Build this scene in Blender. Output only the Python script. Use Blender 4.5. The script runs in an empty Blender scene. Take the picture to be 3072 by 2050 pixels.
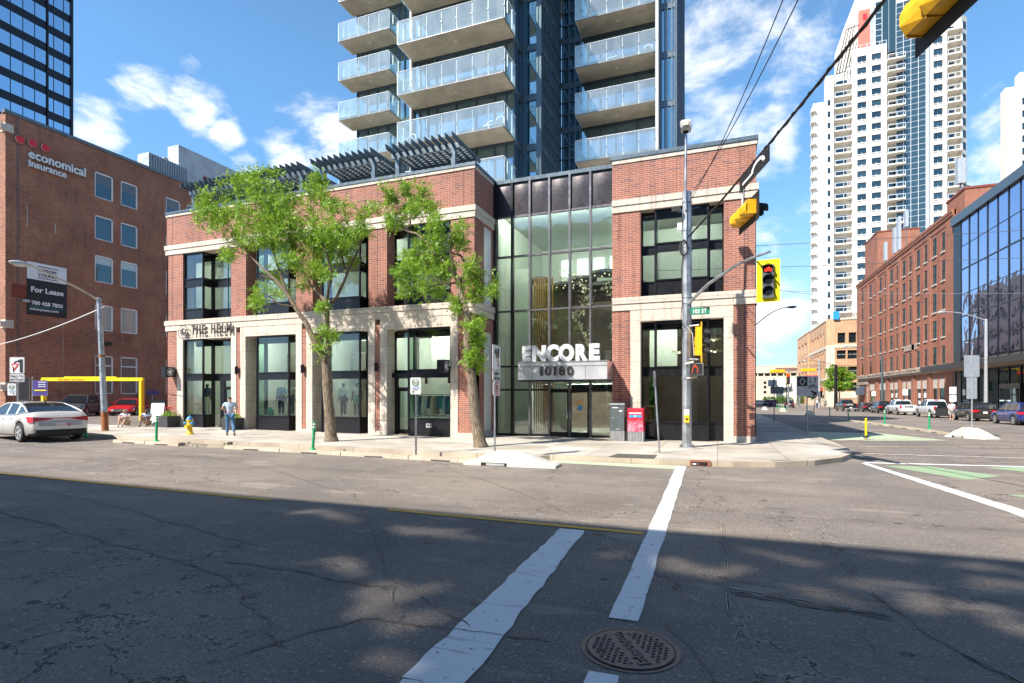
import bpy, math, random
import numpy as np
from mathutils import Vector, Matrix, Quaternion
R = math.radians
random.seed(7); rnd = random.random
def U(a, b): return a + (b - a) * random.random()
sc = bpy.context.scene
col = sc.collection
# ---------------- camera, sun, sky, exposure ----------------
cam_d = bpy.data.cameras.new('camera'); cam = bpy.data.objects.new('camera', cam_d); col.objects.link(cam); sc.camera = cam
cam.location = (0, 0, 2.0); cam.rotation_euler = (R(90), 0, R(20.65))
cam_d.sensor_width = 36; cam_d.lens = 36 * 1637 / 3072; cam_d.shift_y = (1188 - 1025) / 3072; cam_d.clip_end = 3000; cam_d.clip_start = .05
sun_d = bpy.data.lights.new('sun', 'SUN'); sun_d.energy = 5.0; sun_d.angle = R(.53); sun_d.color = (1, .93, .83)
sun = bpy.data.objects.new('sun', sun_d); col.objects.link(sun); sun.location = (-40, -60, 80)
sun.rotation_euler = Vector((.545, .82, -1)).to_track_quat('-Z', 'Y').to_euler()
sc.view_settings.view_transform = 'Standard'; sc.view_settings.look = 'None'; sc.view_settings.exposure = .85; sc.view_settings.gamma = 1
sc.render.engine = 'CYCLES'; sc.cycles.max_bounces = 8; sc.cycles.transparent_max_bounces = 16; sc.cycles.use_denoising = True
sc.cycles.sample_clamp_indirect = 6
world = bpy.data.worlds.new('World'); sc.world = world; world.use_nodes = True

class NT:
    """small helper for node trees"""
    def __init__(s, tree): s.t = tree; s.n = tree.nodes; s.l = tree.links; s.n.clear()
    def add(s, typ, ins=None, **kw):
        n = s.n.new('ShaderNode' + typ)
        for k, v in kw.items(): setattr(n, k, v)
        for k, v in (ins or {}).items():
            sock = n.inputs[k]
            if isinstance(v, bpy.types.NodeSocket): s.l.new(v, sock)
            else: sock.default_value = v
        return n
    def math(s, op, a, b=0., c=0., clamp=False):
        n = s.add('Math', {0: a, 1: b, 2: c}, operation=op); n.use_clamp = clamp; return n.outputs[0]
    def vmath(s, op, a, b=(0, 0, 0)): n = s.add('VectorMath', {0: a, 1: b}, operation=op); return n.outputs['Value'] if op in ('DOT_PRODUCT', 'DISTANCE', 'LENGTH') else n.outputs[0]
    def ramp(s, v, lo, hi, a=0., b=1., smooth=True):
        return s.add('MapRange', {0: v, 1: lo, 2: hi, 3: a, 4: b}, interpolation_type='SMOOTHSTEP' if smooth else 'LINEAR').outputs[0]
    def mix(s, f, a, b, mode='MIX'):
        n = s.add('Mix', data_type='RGBA', blend_type=mode)
        for i, v in ((0, f), (6, a), (7, b)):
            if isinstance(v, bpy.types.NodeSocket): s.l.new(v, n.inputs[i])
            else: n.inputs[i].default_value = v if i == 0 else c4(v)
        return n.outputs[2]
    def noise(s, vec, scale, detail=4., rough=.55, dist=0.):
        return s.add('TexNoise', {'Vector': vec, 'Scale': scale, 'Detail': detail, 'Roughness': rough, 'Distortion': dist}).outputs[0]
def c4(c): return tuple(c) if len(c) == 4 else (*c, 1)

w = NT(world.node_tree)
sky = w.add('TexSky', sky_type='NISHITA'); sky.sun_disc = False; sky.sun_elevation = R(45.4); sky.sun_rotation = R(213.6)
sky.air_density = 1.0; sky.dust_density = .6; sky.ozone_density = 2.5
dirv = w.add('TexCoord').outputs['Generated']
sep = w.add('SeparateXYZ', {0: dirv})
zz = w.math('ADD', w.math('MAXIMUM', sep.outputs[2], 0.), .16)
pl = w.add('CombineXYZ', {0: w.math('DIVIDE', sep.outputs[0], zz), 1: w.math('DIVIDE', sep.outputs[1], zz), 2: 0.}).outputs[0]
rot = w.add('Mapping', {'Vector': dirv, 'Rotation': (R(20), R(25), R(-20)), 'Scale': (1.0, 1.0, 1.7)}).outputs[0]
n1 = w.noise(rot, 6.5, 12., .62, .25)
n2 = w.noise(rot, 2.0, 3., .5)
def blob(u, v, r, s=1.):
    d = Vector((math.cos(R(20.65)), math.sin(R(20.65)), 0)) * (u - 1536) + Vector((-math.sin(R(20.65)), math.cos(R(20.65)), 0)) * 1637 + Vector((0, 0, 1188 - v))
    return w.ramp(w.vmath('DISTANCE', dirv, tuple(d.normalized())), r, r * .15, 0., s)
acc = None
for b in ((430, 260, .085, .9), (560, 310, .075, .85), (290, 385, .08, .9), (680, 410, .05, .75), (970, 380, .12, 1.), (860, 440, .08, .9), (260, 190, .045, .7), (560, 190, .04, .6), (690, 150, .045, .6), (350, 160, .035, .6), (740, 500, .05, .8),
          (2150, 200, .20, .92), (2330, 120, .18, .95), (2290, 430, .15, .88), (2060, 330, .10, .7), (2330, 700, .12, .85), (2420, 620, .10, .8), (2310, 950, .12, 1.), (2360, 880, .12, .9), (2990, 330, .10, .5), (2960, 560, .10, .8)):
    o = blob(*b); acc = o if acc is None else w.math('MAXIMUM', acc, o)
behind = w.ramp(sep.outputs[1], .1, -.25, 0., .34)
right = w.math('MAXIMUM', acc, behind)
dens = w.math('ADD', w.math('ADD', w.math('MULTIPLY', n1, .95), w.math('MULTIPLY', right, .36)), w.math('MULTIPLY', n2, .22))
zen = w.ramp(sep.outputs[2], .45, .95, 0., 1.)
cl = w.math('MULTIPLY', w.ramp(dens, .80, 1.04, 0., .96), w.ramp(zen, .2, 1., 1., .35))
skyc = w.mix(1., sky.outputs[0], (1.00, 1.42, 1.68), 'MULTIPLY')
skyc = w.mix(1., skyc, (.35, .75, .80), 'ADD')
skyc = w.mix(1., skyc, w.mix(zen, (.96, .97, 1.), (.46, .42, .48)), 'MULTIPLY')
hz = w.ramp(sep.outputs[2], .38, 0., 0., .6)
skyc = w.mix(hz, skyc, (4.6, 6.4, 8.2))
cc = w.mix(w.ramp(n2, .35, .7), (8.6, 8.9, 9.4), (11., 11., 11.))
fin = w.mix(cl, skyc, cc)
bg = w.add('Background', {'Color': fin, 'Strength': .078})
w.l.new(bg.outputs[0], w.add('OutputWorld').inputs[0])

# ---------------- materials ----------------
def newmat(name):
    m = bpy.data.materials.new(name); m.use_nodes = True; return m, NT(m.node_tree)
def out(t, sh): t.l.new(sh, t.add('OutputMaterial').inputs[0])
def bsdf(t, color, rough=.6, metal=0., bump=None, bs=.3, bd=.02, **kw):
    ins = {'Base Color': c4(color) if isinstance(color, tuple) else color, 'Roughness': rough, 'Metallic': metal}; ins.update(kw)
    if bump is not None: ins['Normal'] = t.add('Bump', {'Strength': bs, 'Distance': bd, 'Height': bump}).outputs[0]
    return t.add('BsdfPrincipled', ins).outputs[0]
MATS = {}
def plain(name, color, rough=.5, metal=0., var=.12, scale=6., spec=.5, coat=0.):
    """a colour with a little mottling"""
    m, t = newmat(name); tc = t.add('TexCoord').outputs['Object']
    n = t.noise(tc, scale, 5.); hi = tuple(min(1, c * (1 + var)) for c in color); lo = tuple(c * (1 - var) for c in color)
    out(t, bsdf(t, t.mix(t.ramp(n, .3, .7), lo, hi), t.ramp(n, .2, .8, max(0, rough - .06), min(1, rough + .08)), metal, **{'Specular IOR Level': spec, 'Coat Weight': coat, 'Coat Roughness': .05}))
    MATS[name] = m; return m
def brick(name, c1, c2, mortar, bw=.30, bh=.085, dark=None, darkamt=.2, mw=.009, bump=.4, stain=.15):
    m, t = newmat(name); uv = t.add('UVMap').outputs[0]
    b = t.add('TexBrick', {'Vector': uv, 'Color1': c4(c1), 'Color2': c4(c2), 'Mortar': c4(mortar), 'Scale': 1., 'Mortar Size': mw, 'Mortar Smooth': .15, 'Bias': -.1, 'Brick Width': bw, 'Row Height': bh})
    cell = t.add('TexBrick', {'Vector': uv, 'Color1': (0, 0, 0, 1), 'Color2': (1, 1, 1, 1), 'Mortar': (0, 0, 0, 1), 'Scale': 1., 'Mortar Size': 0., 'Brick Width': bw, 'Row Height': bh}).outputs[0]
    cbase = b.outputs[0]
    if dark: cbase = t.mix(t.math('MULTIPLY', t.math('GREATER_THAN', cell, 1 - darkamt), t.math('SUBTRACT', 1., b.outputs[1])), cbase, dark)
    n = t.noise(uv, .35, 5.); n2 = t.noise(uv, 9., 3.)
    cbase = t.mix(1., cbase, t.mix(t.ramp(n, .3, .72), (1 - stain,) * 3, (1 + stain,) * 3), 'MULTIPLY')
    cbase = t.mix(1., cbase, t.mix(n2, (.85,) * 3, (1.15,) * 3), 'MULTIPLY')
    sk = t.noise(t.add('Mapping', {'Vector': uv, 'Scale': (2.6, .22, 1)}).outputs[0], 1.6, 6., .65); cbase = t.mix(1., cbase, t.mix(t.ramp(sk, .48, .70), (1.04,) * 3, (.78, .76, .74)), 'MULTIPLY')
    out(t, bsdf(t, cbase, .85, bump=t.math('SUBTRACT', 1., b.outputs[1]), bs=bump, bd=.012)); MATS[name] = m; return m
brick('red_brick', (.325, .115, .077), (.25, .086, .061), (.44, .31, .24), bw=.30, bh=.0857, dark=(.20, .075, .07), darkamt=.12)
brick('old_brick', (.25, .078, .042), (.34, .115, .060), (.42, .28, .19), bw=.30, bh=.105, dark=(.17, .07, .05), darkamt=.15, mw=.012, stain=.18)
brick('orange_brick', (.31, .125, .078), (.26, .098, .062), (.29, .14, .09), bw=.4, bh=.13, mw=.008, stain=.12)
brick('buff_brick', (.55, .33, .19), (.50, .29, .165), (.5, .34, .22), bw=.8, bh=.3, mw=.01, stain=.08)
brick('granite', (.60, .53, .45), (.55, .49, .42), (.16, .13, .12), bw=1.2, bh=.86, mw=.006, bump=.2, stain=.05)
def speckle(name):   # lays fine granite grain over the block colours
    t = MATS[name].node_tree; P = [n for n in t.nodes if n.type == 'BSDF_PRINCIPLED'][0]; src = P.inputs[0].links[0].from_socket
    N = NT.__new__(NT); N.t = t; N.n = t.nodes; N.l = t.links
    v = N.add('TexVoronoi', {'Vector': N.add('TexCoord').outputs['Object'], 'Scale': 46.}).outputs[1]
    g = N.add('RGBToBW', {0: v}).outputs[0]
    N.l.new(N.mix(1., src, N.mix(N.ramp(g, .15, .6), (.76, .73, .71), (1.10, 1.09, 1.08)), 'MULTIPLY'), P.inputs[0])
speckle('granite')
for bn, c1_, c2_ in (('bark', (.10, .075, .05), (.31, .245, .175)), ('twig_bark', (.08, .06, .04), (.17, .125, .085))):
    m, t = newmat(bn); P_ = t.add('TexCoord').outputs['Object']; st = t.add('Mapping', {'Vector': P_, 'Scale': (16., 16., 2.6)}).outputs[0]; n_ = t.noise(st, 1.6, 7., .7, .6); out(t, bsdf(t, t.mix(t.ramp(n_, .38, .62), c1_, c2_), .95, bump=n_, bs=1., bd=.04)); MATS[bn] = m
for a in (('black_metal', (.018, .018, .022), .32, .4), ('bronze_panel', (.07, .060, .062), .34, .55, .03), ('mullion_grey', (.17, .16, .17), .35, .6), ('tower_metal', (.095, .128, .155), .38, .35),
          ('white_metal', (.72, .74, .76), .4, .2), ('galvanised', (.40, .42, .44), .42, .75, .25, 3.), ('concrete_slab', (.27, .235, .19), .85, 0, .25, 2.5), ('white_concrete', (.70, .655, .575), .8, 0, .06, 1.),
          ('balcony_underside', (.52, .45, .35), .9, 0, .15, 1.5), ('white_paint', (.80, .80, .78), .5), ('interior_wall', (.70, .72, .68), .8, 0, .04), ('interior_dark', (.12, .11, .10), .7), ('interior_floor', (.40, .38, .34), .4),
          ('wood_slats', (.42, .20, .07), .5, 0, .3, 4.), ('brown_wall', (.22, .15, .12), .6), ('chrome', (.80, .81, .84), .2, .8, .04), ('dark_letter', (.07, .065, .06), .4, .3), ('grey_letter', (.22, .22, .23), .35, .7),
          ('stone_sill', (.46, .41, .36), .85, 0, .2), ('stone_band', (.33, .27, .22), .9, 0, .3, 2.), ('black_matte', (.012, .012, .013), .6), ('rubber', (.02, .02, .02), .85), ('yellow_paint', (.80, .50, .01), .4), ('signal_yellow', (.85, .43, .01), .4, 0, .15), ('bright_yellow', (.90, .76, .0), .45, 0, .05),
          ('hydrant_yellow', (.85, .50, .02), .4), ('hydrant_blue', (.04, .22, .42), .4), ('green_plastic', (.01, .33, .12), .4), ('reflective_white', (.75, .78, .76), .4), ('sign_white', (.78, .78, .77), .45, 0, .04), ('sign_green', (.01, .22, .13), .45, 0, .05), ('sign_back', (.48, .49, .50), .45, .5, .1), ('sign_black', (.015, .015, .017), .5),
          ('sign_red', (.68, .02, .03), .45), ('sign_purple', (.08, .05, .25), .5), ('red_plastic', (.62, .02, .05), .35), ('postal_grey', (.10, .12, .13), .4, .2), ('postal_light', (.42, .43, .44), .45, .3), ('light_grey', (.42, .43, .44), .5),
          ('dark_glass', (.012, .016, .02), .06, 0, .05), ('tail_red', (.45, .012, .02), .15), ('head_clear', (.62, .64, .66), .1, .3), ('skin', (.50, .30, .21), .55, 0, .06), ('skin_dark', (.16, .085, .055), .55, 0, .06), ('hair', (.03, .02, .016), .7), ('hair_brown', (.20, .10, .04), .7),
          ('shirt_blue', (.44, .54, .66), .85, 0, .1), ('shirt_white', (.70, .70, .72), .85, 0, .1), ('jeans', (.07, .16, .30), .85, 0, .3, 12.), ('khaki', (.42, .33, .22), .85), ('navy_cloth', (.02, .04, .09), .85), ('cream_cloth', (.62, .58, .48), .85), ('teal_cloth', (.03, .30, .27), .8), ('black_cloth', (.02, .02, .022), .85), ('shoe', (.03, .03, .035), .6),
          ('planter', (.05, .05, .055), .6), ('flower_red', (.55, .02, .03), .5), ('rust', (.30, .11, .04), .9, 0, .5, 12.), ('awning_navy', (.05, .07, .10), .7), ('blue_logo', (.02, .30, .65), .5), ('pink_banner', (.62, .08, .18), .7), ('coral_panel', (.80, .17, .12), .6), ('terracotta', (.20, .045, .025), .8),
          ('brass', (.75, .50, .20), .3, .9), ('corrugated', (.42, .44, .45), .55, .4, .15, 1.), ('roof_membrane', (.55, .53, .50), .9), ('beige_panel', (.62, .52, .40), .85, 0, .06, .6), ('cast_iron', (.17, .16, .158), .45, .6, .2, 20.), ('drain_rust', (.30, .12, .07), .8), ('grey_metal', (.16, .17, .18), .4, .6)):
    plain(*a)
for n_, c_ in (('paint_silver', (.66, .65, .63)), ('paint_grey', (.075, .08, .09)), ('paint_red', (.55, .012, .015)), ('paint_black', (.012, .013, .018)), ('paint_white', (.72, .74, .76)), ('paint_blue', (.012, .035, .22)), ('paint_brown', (.035, .028, .026))):
    plain(n_, c_, .28, .25, .04, 1., .5, 1.)
def emis(name, c, s, base=None):
    m, t = newmat(name); out(t, t.add('Emission', {'Color': c4(c), 'Strength': s}).outputs[0]); MATS[name] = m
emis('red_light', (1., .04, .02), 2.2); emis('hand_light', (1., .12, .05), 1.1); emis('bulb', (1., .80, .50), 3.5); emis('sky_glow', (.92, 1., .96), 1.5); emis('fill_glow', (1., .97, .88), 95.); emis('sconce_glow', (1., .55, .22), 2.)
def pane(name, tint, ior=1.5, add=.0, wav=0., rough=0.):
    m, t = newmat(name); tc = t.add('TexCoord').outputs['Object']
    nrm = {}
    if wav: nrm = {'Normal': t.add('Bump', {'Strength': wav, 'Distance': .05, 'Height': t.noise(tc, 1.1, 2.)}).outputs[0]}
    fr = t.add('Fresnel', {'IOR': ior, **nrm}).outputs[0]
    tr = t.add('BsdfTransparent', {0: c4(tint)}).outputs[0]; gl = t.add('BsdfGlossy', {0: (.95, 1, 1, 1), 'Roughness': rough, **nrm}).outputs[0]
    out(t, t.add('MixShader', {0: t.math('ADD', fr, add, clamp=True), 1: tr, 2: gl}).outputs[0]); MATS[name] = m
pane('shop_glass', (.72, .88, .77), 1.5, .06, .1); pane('lobby_glass', (.68, .86, .75), 1.6, .10, .15); pane('upper_glass', (.60, .76, .68), 1.55, .10, .1); pane('car_glass', (.22, .30, .30), 1.5, .06)
def mirrorglass(name, base, tint, fac, wav=.12, wscale=.5, rough=.02, ior=1.8):
    m, t = newmat(name); tc = t.add('TexCoord').outputs['Object']
    nrm = t.add('Bump', {'Strength': wav, 'Distance': .06, 'Height': t.noise(tc, wscale, 2.)}).outputs[0]
    fr = t.add('Fresnel', {'IOR': ior, 'Normal': nrm}).outputs[0]
    df = t.add('BsdfDiffuse', {0: c4(base)}).outputs[0]; gl = t.add('BsdfGlossy', {0: c4(tint), 'Roughness': rough, 'Normal': nrm}).outputs[0]
    out(t, t.add('MixShader', {0: t.math('ADD', fr, fac, clamp=True), 1: df, 2: gl}).outputs[0]); MATS[name] = m
mirrorglass('tower_glass', (.02, .07, .095), (.50, .70, .80), .34, .1, .7)
mirrorglass('office_glass', (.01, .03, .06), (.70, .85, 1.), .62, .05, .3)
mirrorglass('violet_glass', (.02, .025, .05), (.72, .75, .95), .55, .55, .45)
mirrorglass('far_glass', (.03, .06, .075), (.30, .38, .41), .12, .5, .12)
mirrorglass('window_dark', (.012, .022, .026), (.55, .70, .75), .06, .1, .5)
mirrorglass('window_blind', (.42, .42, .38), (.8, .85, .85), .04, .05, .5)
mirrorglass('window_green', (.008, .016, .012), (.5, .6, .55), .0, .1, .5)
m, t = newmat('balcony_glass')
tr = t.add('BsdfTransparent', {0: (.77, .92, .88, 1)}).outputs[0]; df = t.add('BsdfDiffuse', {0: (.80, .86, .87, 1)}).outputs[0]
tl = t.add('BsdfTranslucent', {0: (.74, .86, .88, 1)}).outputs[0]; gl = t.add('BsdfGlossy', {0: (.9, 1, 1, 1), 'Roughness': .04}).outputs[0]
uvn = t.noise(t.add('Mapping', {'Vector': t.add('UVMap').outputs[0], 'Scale': (1.2, .5, 1)}).outputs[0], 1., 3.)
a1 = t.add('MixShader', {0: .35, 1: df, 2: tl}).outputs[0]
a2 = t.add('MixShader', {0: t.ramp(uvn, .3, .7, .20, .34), 1: tr, 2: a1}).outputs[0]
out(t, t.add('MixShader', {0: t.math('ADD', t.add('Fresnel', {'IOR': 1.5}).outputs[0], .10, clamp=True), 1: a2, 2: gl}).outputs[0]); MATS['balcony_glass'] = m
def leafmat(name, c1, c2, c3):
    m, t = newmat(name); g = t.add('NewGeometry')
    n = t.noise(g.outputs['Position'], 1.4, 3.); rr = g.outputs['Random Per Island']
    c = t.mix(t.ramp(n, .35, .65), c1, c2); c = t.mix(t.ramp(rr, .55, 1., 0., .85), c, c3)
    df = t.add('BsdfDiffuse', {0: c}).outputs[0]; tl = t.add('BsdfTranslucent', {0: t.mix(.5, c, c3)}).outputs[0]; gl = t.add('BsdfGlossy', {0: (.8, .9, .7, 1), 'Roughness': .45}).outputs[0]
    out(t, t.add('MixShader', {0: .05, 1: t.add('MixShader', {0: .42, 1: df, 2: tl}).outputs[0], 2: gl}).outputs[0]); MATS[name] = m
leafmat('leaf', (.11, .27, .02), (.20, .40, .03), (.44, .56, .06)); leafmat('leaf_dark', (.05, .14, .02), (.09, .21, .025), (.16, .29, .04))

def asphalt(name, c1, c2, crack=1., patch=True):
    m, t = newmat(name); P = t.add('TexCoord').outputs['Object']
    big = t.noise(P, .22, 5., .6); mid = t.noise(P, 1.3, 5., .6); fine = t.noise(P, 38., 3., .7)
    c = t.mix(t.ramp(big, .35, .65), c1, c2)
    c = t.mix(1., c, t.mix(mid, (.80,) * 3, (1.22,) * 3), 'MULTIPLY')
    c = t.mix(1., c, t.mix(t.ramp(fine, .3, .72), (.72,) * 3, (1.28,) * 3), 'MULTIPLY')
    vor = t.add('TexVoronoi', {'Vector': P, 'Scale': 55.}).outputs[1]; sp = t.add('RGBToBW', {0: vor}).outputs[0]
    c = t.mix(t.ramp(sp, .80, .86, 0., .55), c, (.42, .39, .34)); c = t.mix(t.ramp(sp, .16, .1, 0., .5), c, (.04, .038, .036))
    # tyre-polished bands running along the street
    wob = t.noise(t.add('Mapping', {'Vector': P, 'Scale': (.05, .55, 1)}).outputs[0], 1.4, 3.)
    c = t.mix(t.ramp(wob, .5, .75, 0., .5), c, tuple(x * .58 for x in c1))
    pt = t.noise(t.add('Mapping', {'Vector': P, 'Location': (3, 7, 0), 'Scale': (.35, 1.1, 1)}).outputs[0], .9, 8., .72); c = t.mix(t.ramp(pt, .56, .63, 0., .5), c, tuple(x * 1.5 for x in c2)); c = t.mix(t.ramp(t.noise(P, .75, 9., .75), .60, .66, 0., .45), c, tuple(x * .5 for x in c1))
    # cracks
    dv = t.add('VectorMath', {0: t.add('TexNoise', {'Vector': P, 'Scale': 1.6, 'Detail': 6., 'Roughness': .65}).outputs[1], 1: (.5, .5, .5)}, operation='SUBTRACT').outputs[0]
    dv = t.add('VectorMath', {0: dv, 'Scale': 1.1}, operation='SCALE').outputs[0]
    wp = t.vmath('ADD', P, dv)
    e1 = t.add('TexVoronoi', {'Vector': wp, 'Scale': .17}, feature='DISTANCE_TO_EDGE').outputs[0]
    e2 = t.add('TexVoronoi', {'Vector': wp, 'Scale': 1.1}, feature='DISTANCE_TO_EDGE').outputs[0]
    zone = t.ramp(t.noise(P, .16, 2.), .50, .60)
    k1 = t.ramp(e1, .0024, .0008); k2 = t.math('MULTIPLY', t.ramp(e2, .014, .005), zone)
    k = t.math('MULTIPLY', t.math('MAXIMUM', k1, k2), crack)
    halo = t.math('MULTIPLY', t.math('MAXIMUM', t.ramp(e1, .012, .004), t.math('MULTIPLY', t.ramp(e2, .05, .014), zone)), crack * .5)
    c = t.mix(t.math('MULTIPLY', halo, t.ramp(mid, .42, .6)), c, (.42, .35, .28)); c = t.mix(k, c, (.03, .027, .025))
    out(t, bsdf(t, c, t.ramp(fine, .2, .8, .72, .95), bump=t.math('SUBTRACT', t.math('ADD', sp, fine), t.math('MULTIPLY', k, 4.)), bs=.5, bd=.012)); MATS[name] = m
asphalt('asphalt', (.155, .138, .124), (.235, .196, .163)); asphalt('asphalt_pale', (.42, .36, .29), (.48, .42, .34), 0.); asphalt('asphalt_dark', (.07, .065, .06), (.10, .09, .08), .3); asphalt('asphalt_new', (.16, .137, .118), (.215, .178, .148), .5)
def paving(name, c1, c2, jx, jy, rough=.85):
    m, t = newmat(name); P = t.add('TexCoord').outputs['Object']
    b = t.add('TexBrick', {'Vector': P, 'Color1': c4(c1), 'Color2': c4(c2), 'Mortar': c4(tuple(x * .45 for x in c1)), 'Scale': 1., 'Mortar Size': .011, 'Mortar Smooth': .2, 'Brick Width': jx, 'Row Height': jy}, offset=0.)
    c = t.mix(1., b.outputs[0], t.mix(t.ramp(t.noise(P, .7, 5.), .3, .7), (.80, .78, .75), (1.14, 1.13, 1.12)), 'MULTIPLY')
    c = t.mix(1., c, t.mix(t.noise(P, 30., 3.), (.86,) * 3, (1.14,) * 3), 'MULTIPLY')
    c = t.mix(t.ramp(t.noise(P, 2.6, 6., .7), .60, .68, 0., .35), c, (.26, .20, .15))
    out(t, bsdf(t, c, rough, bump=t.noise(P, 45., 3.), bs=.25, bd=.006)); MATS[name] = m
paving('sidewalk', (.37, .33, .275), (.50, .475, .43), 1.9, 1.75); paving('kerb', (.45, .39, .31), (.50, .43, .34), 2.4, 50.); paving('barrier_concrete', (.56, .53, .48), (.62, .58, .52), 60., 60.)
paving('kerb_front', (.44, .38, .30), (.50, .43, .34), 2.4, 50.)
def worn(name, c, under, amt=.5):
    m, t = newmat(name); P = t.add('TexCoord').outputs['Object']
    n = t.noise(P, 7., 8., .75); g = t.noise(P, 60., 2.)
    cc = t.mix(t.ramp(n, amt, amt + .07, 0., 1.), c, under); cc = t.mix(1., cc, t.mix(g, (.8,) * 3, (1.15,) * 3), 'MULTIPLY')
    st = t.add('Mapping', {'Vector': P, 'Scale': (.8, 9., 1)}).outputs[0]
    cc = t.mix(t.ramp(t.noise(st, 1.5, 4.), .60, .68, 0., .45), cc, under)
    out(t, bsdf(t, cc, .7)); MATS[name] = m
worn('road_white', (.80, .80, .78), (.22, .19, .165), .585); worn('road_white_faded', (.60, .52, .42), (.2, .17, .14), .50); worn('road_yellow', (.78, .42, .07), (.3, .2, .1), .66); worn('road_green', (.26, .42, .23), (.34, .32, .24), .50)
worn('road_green_pale', (.44, .54, .36), (.40, .36, .28), .53)

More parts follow.
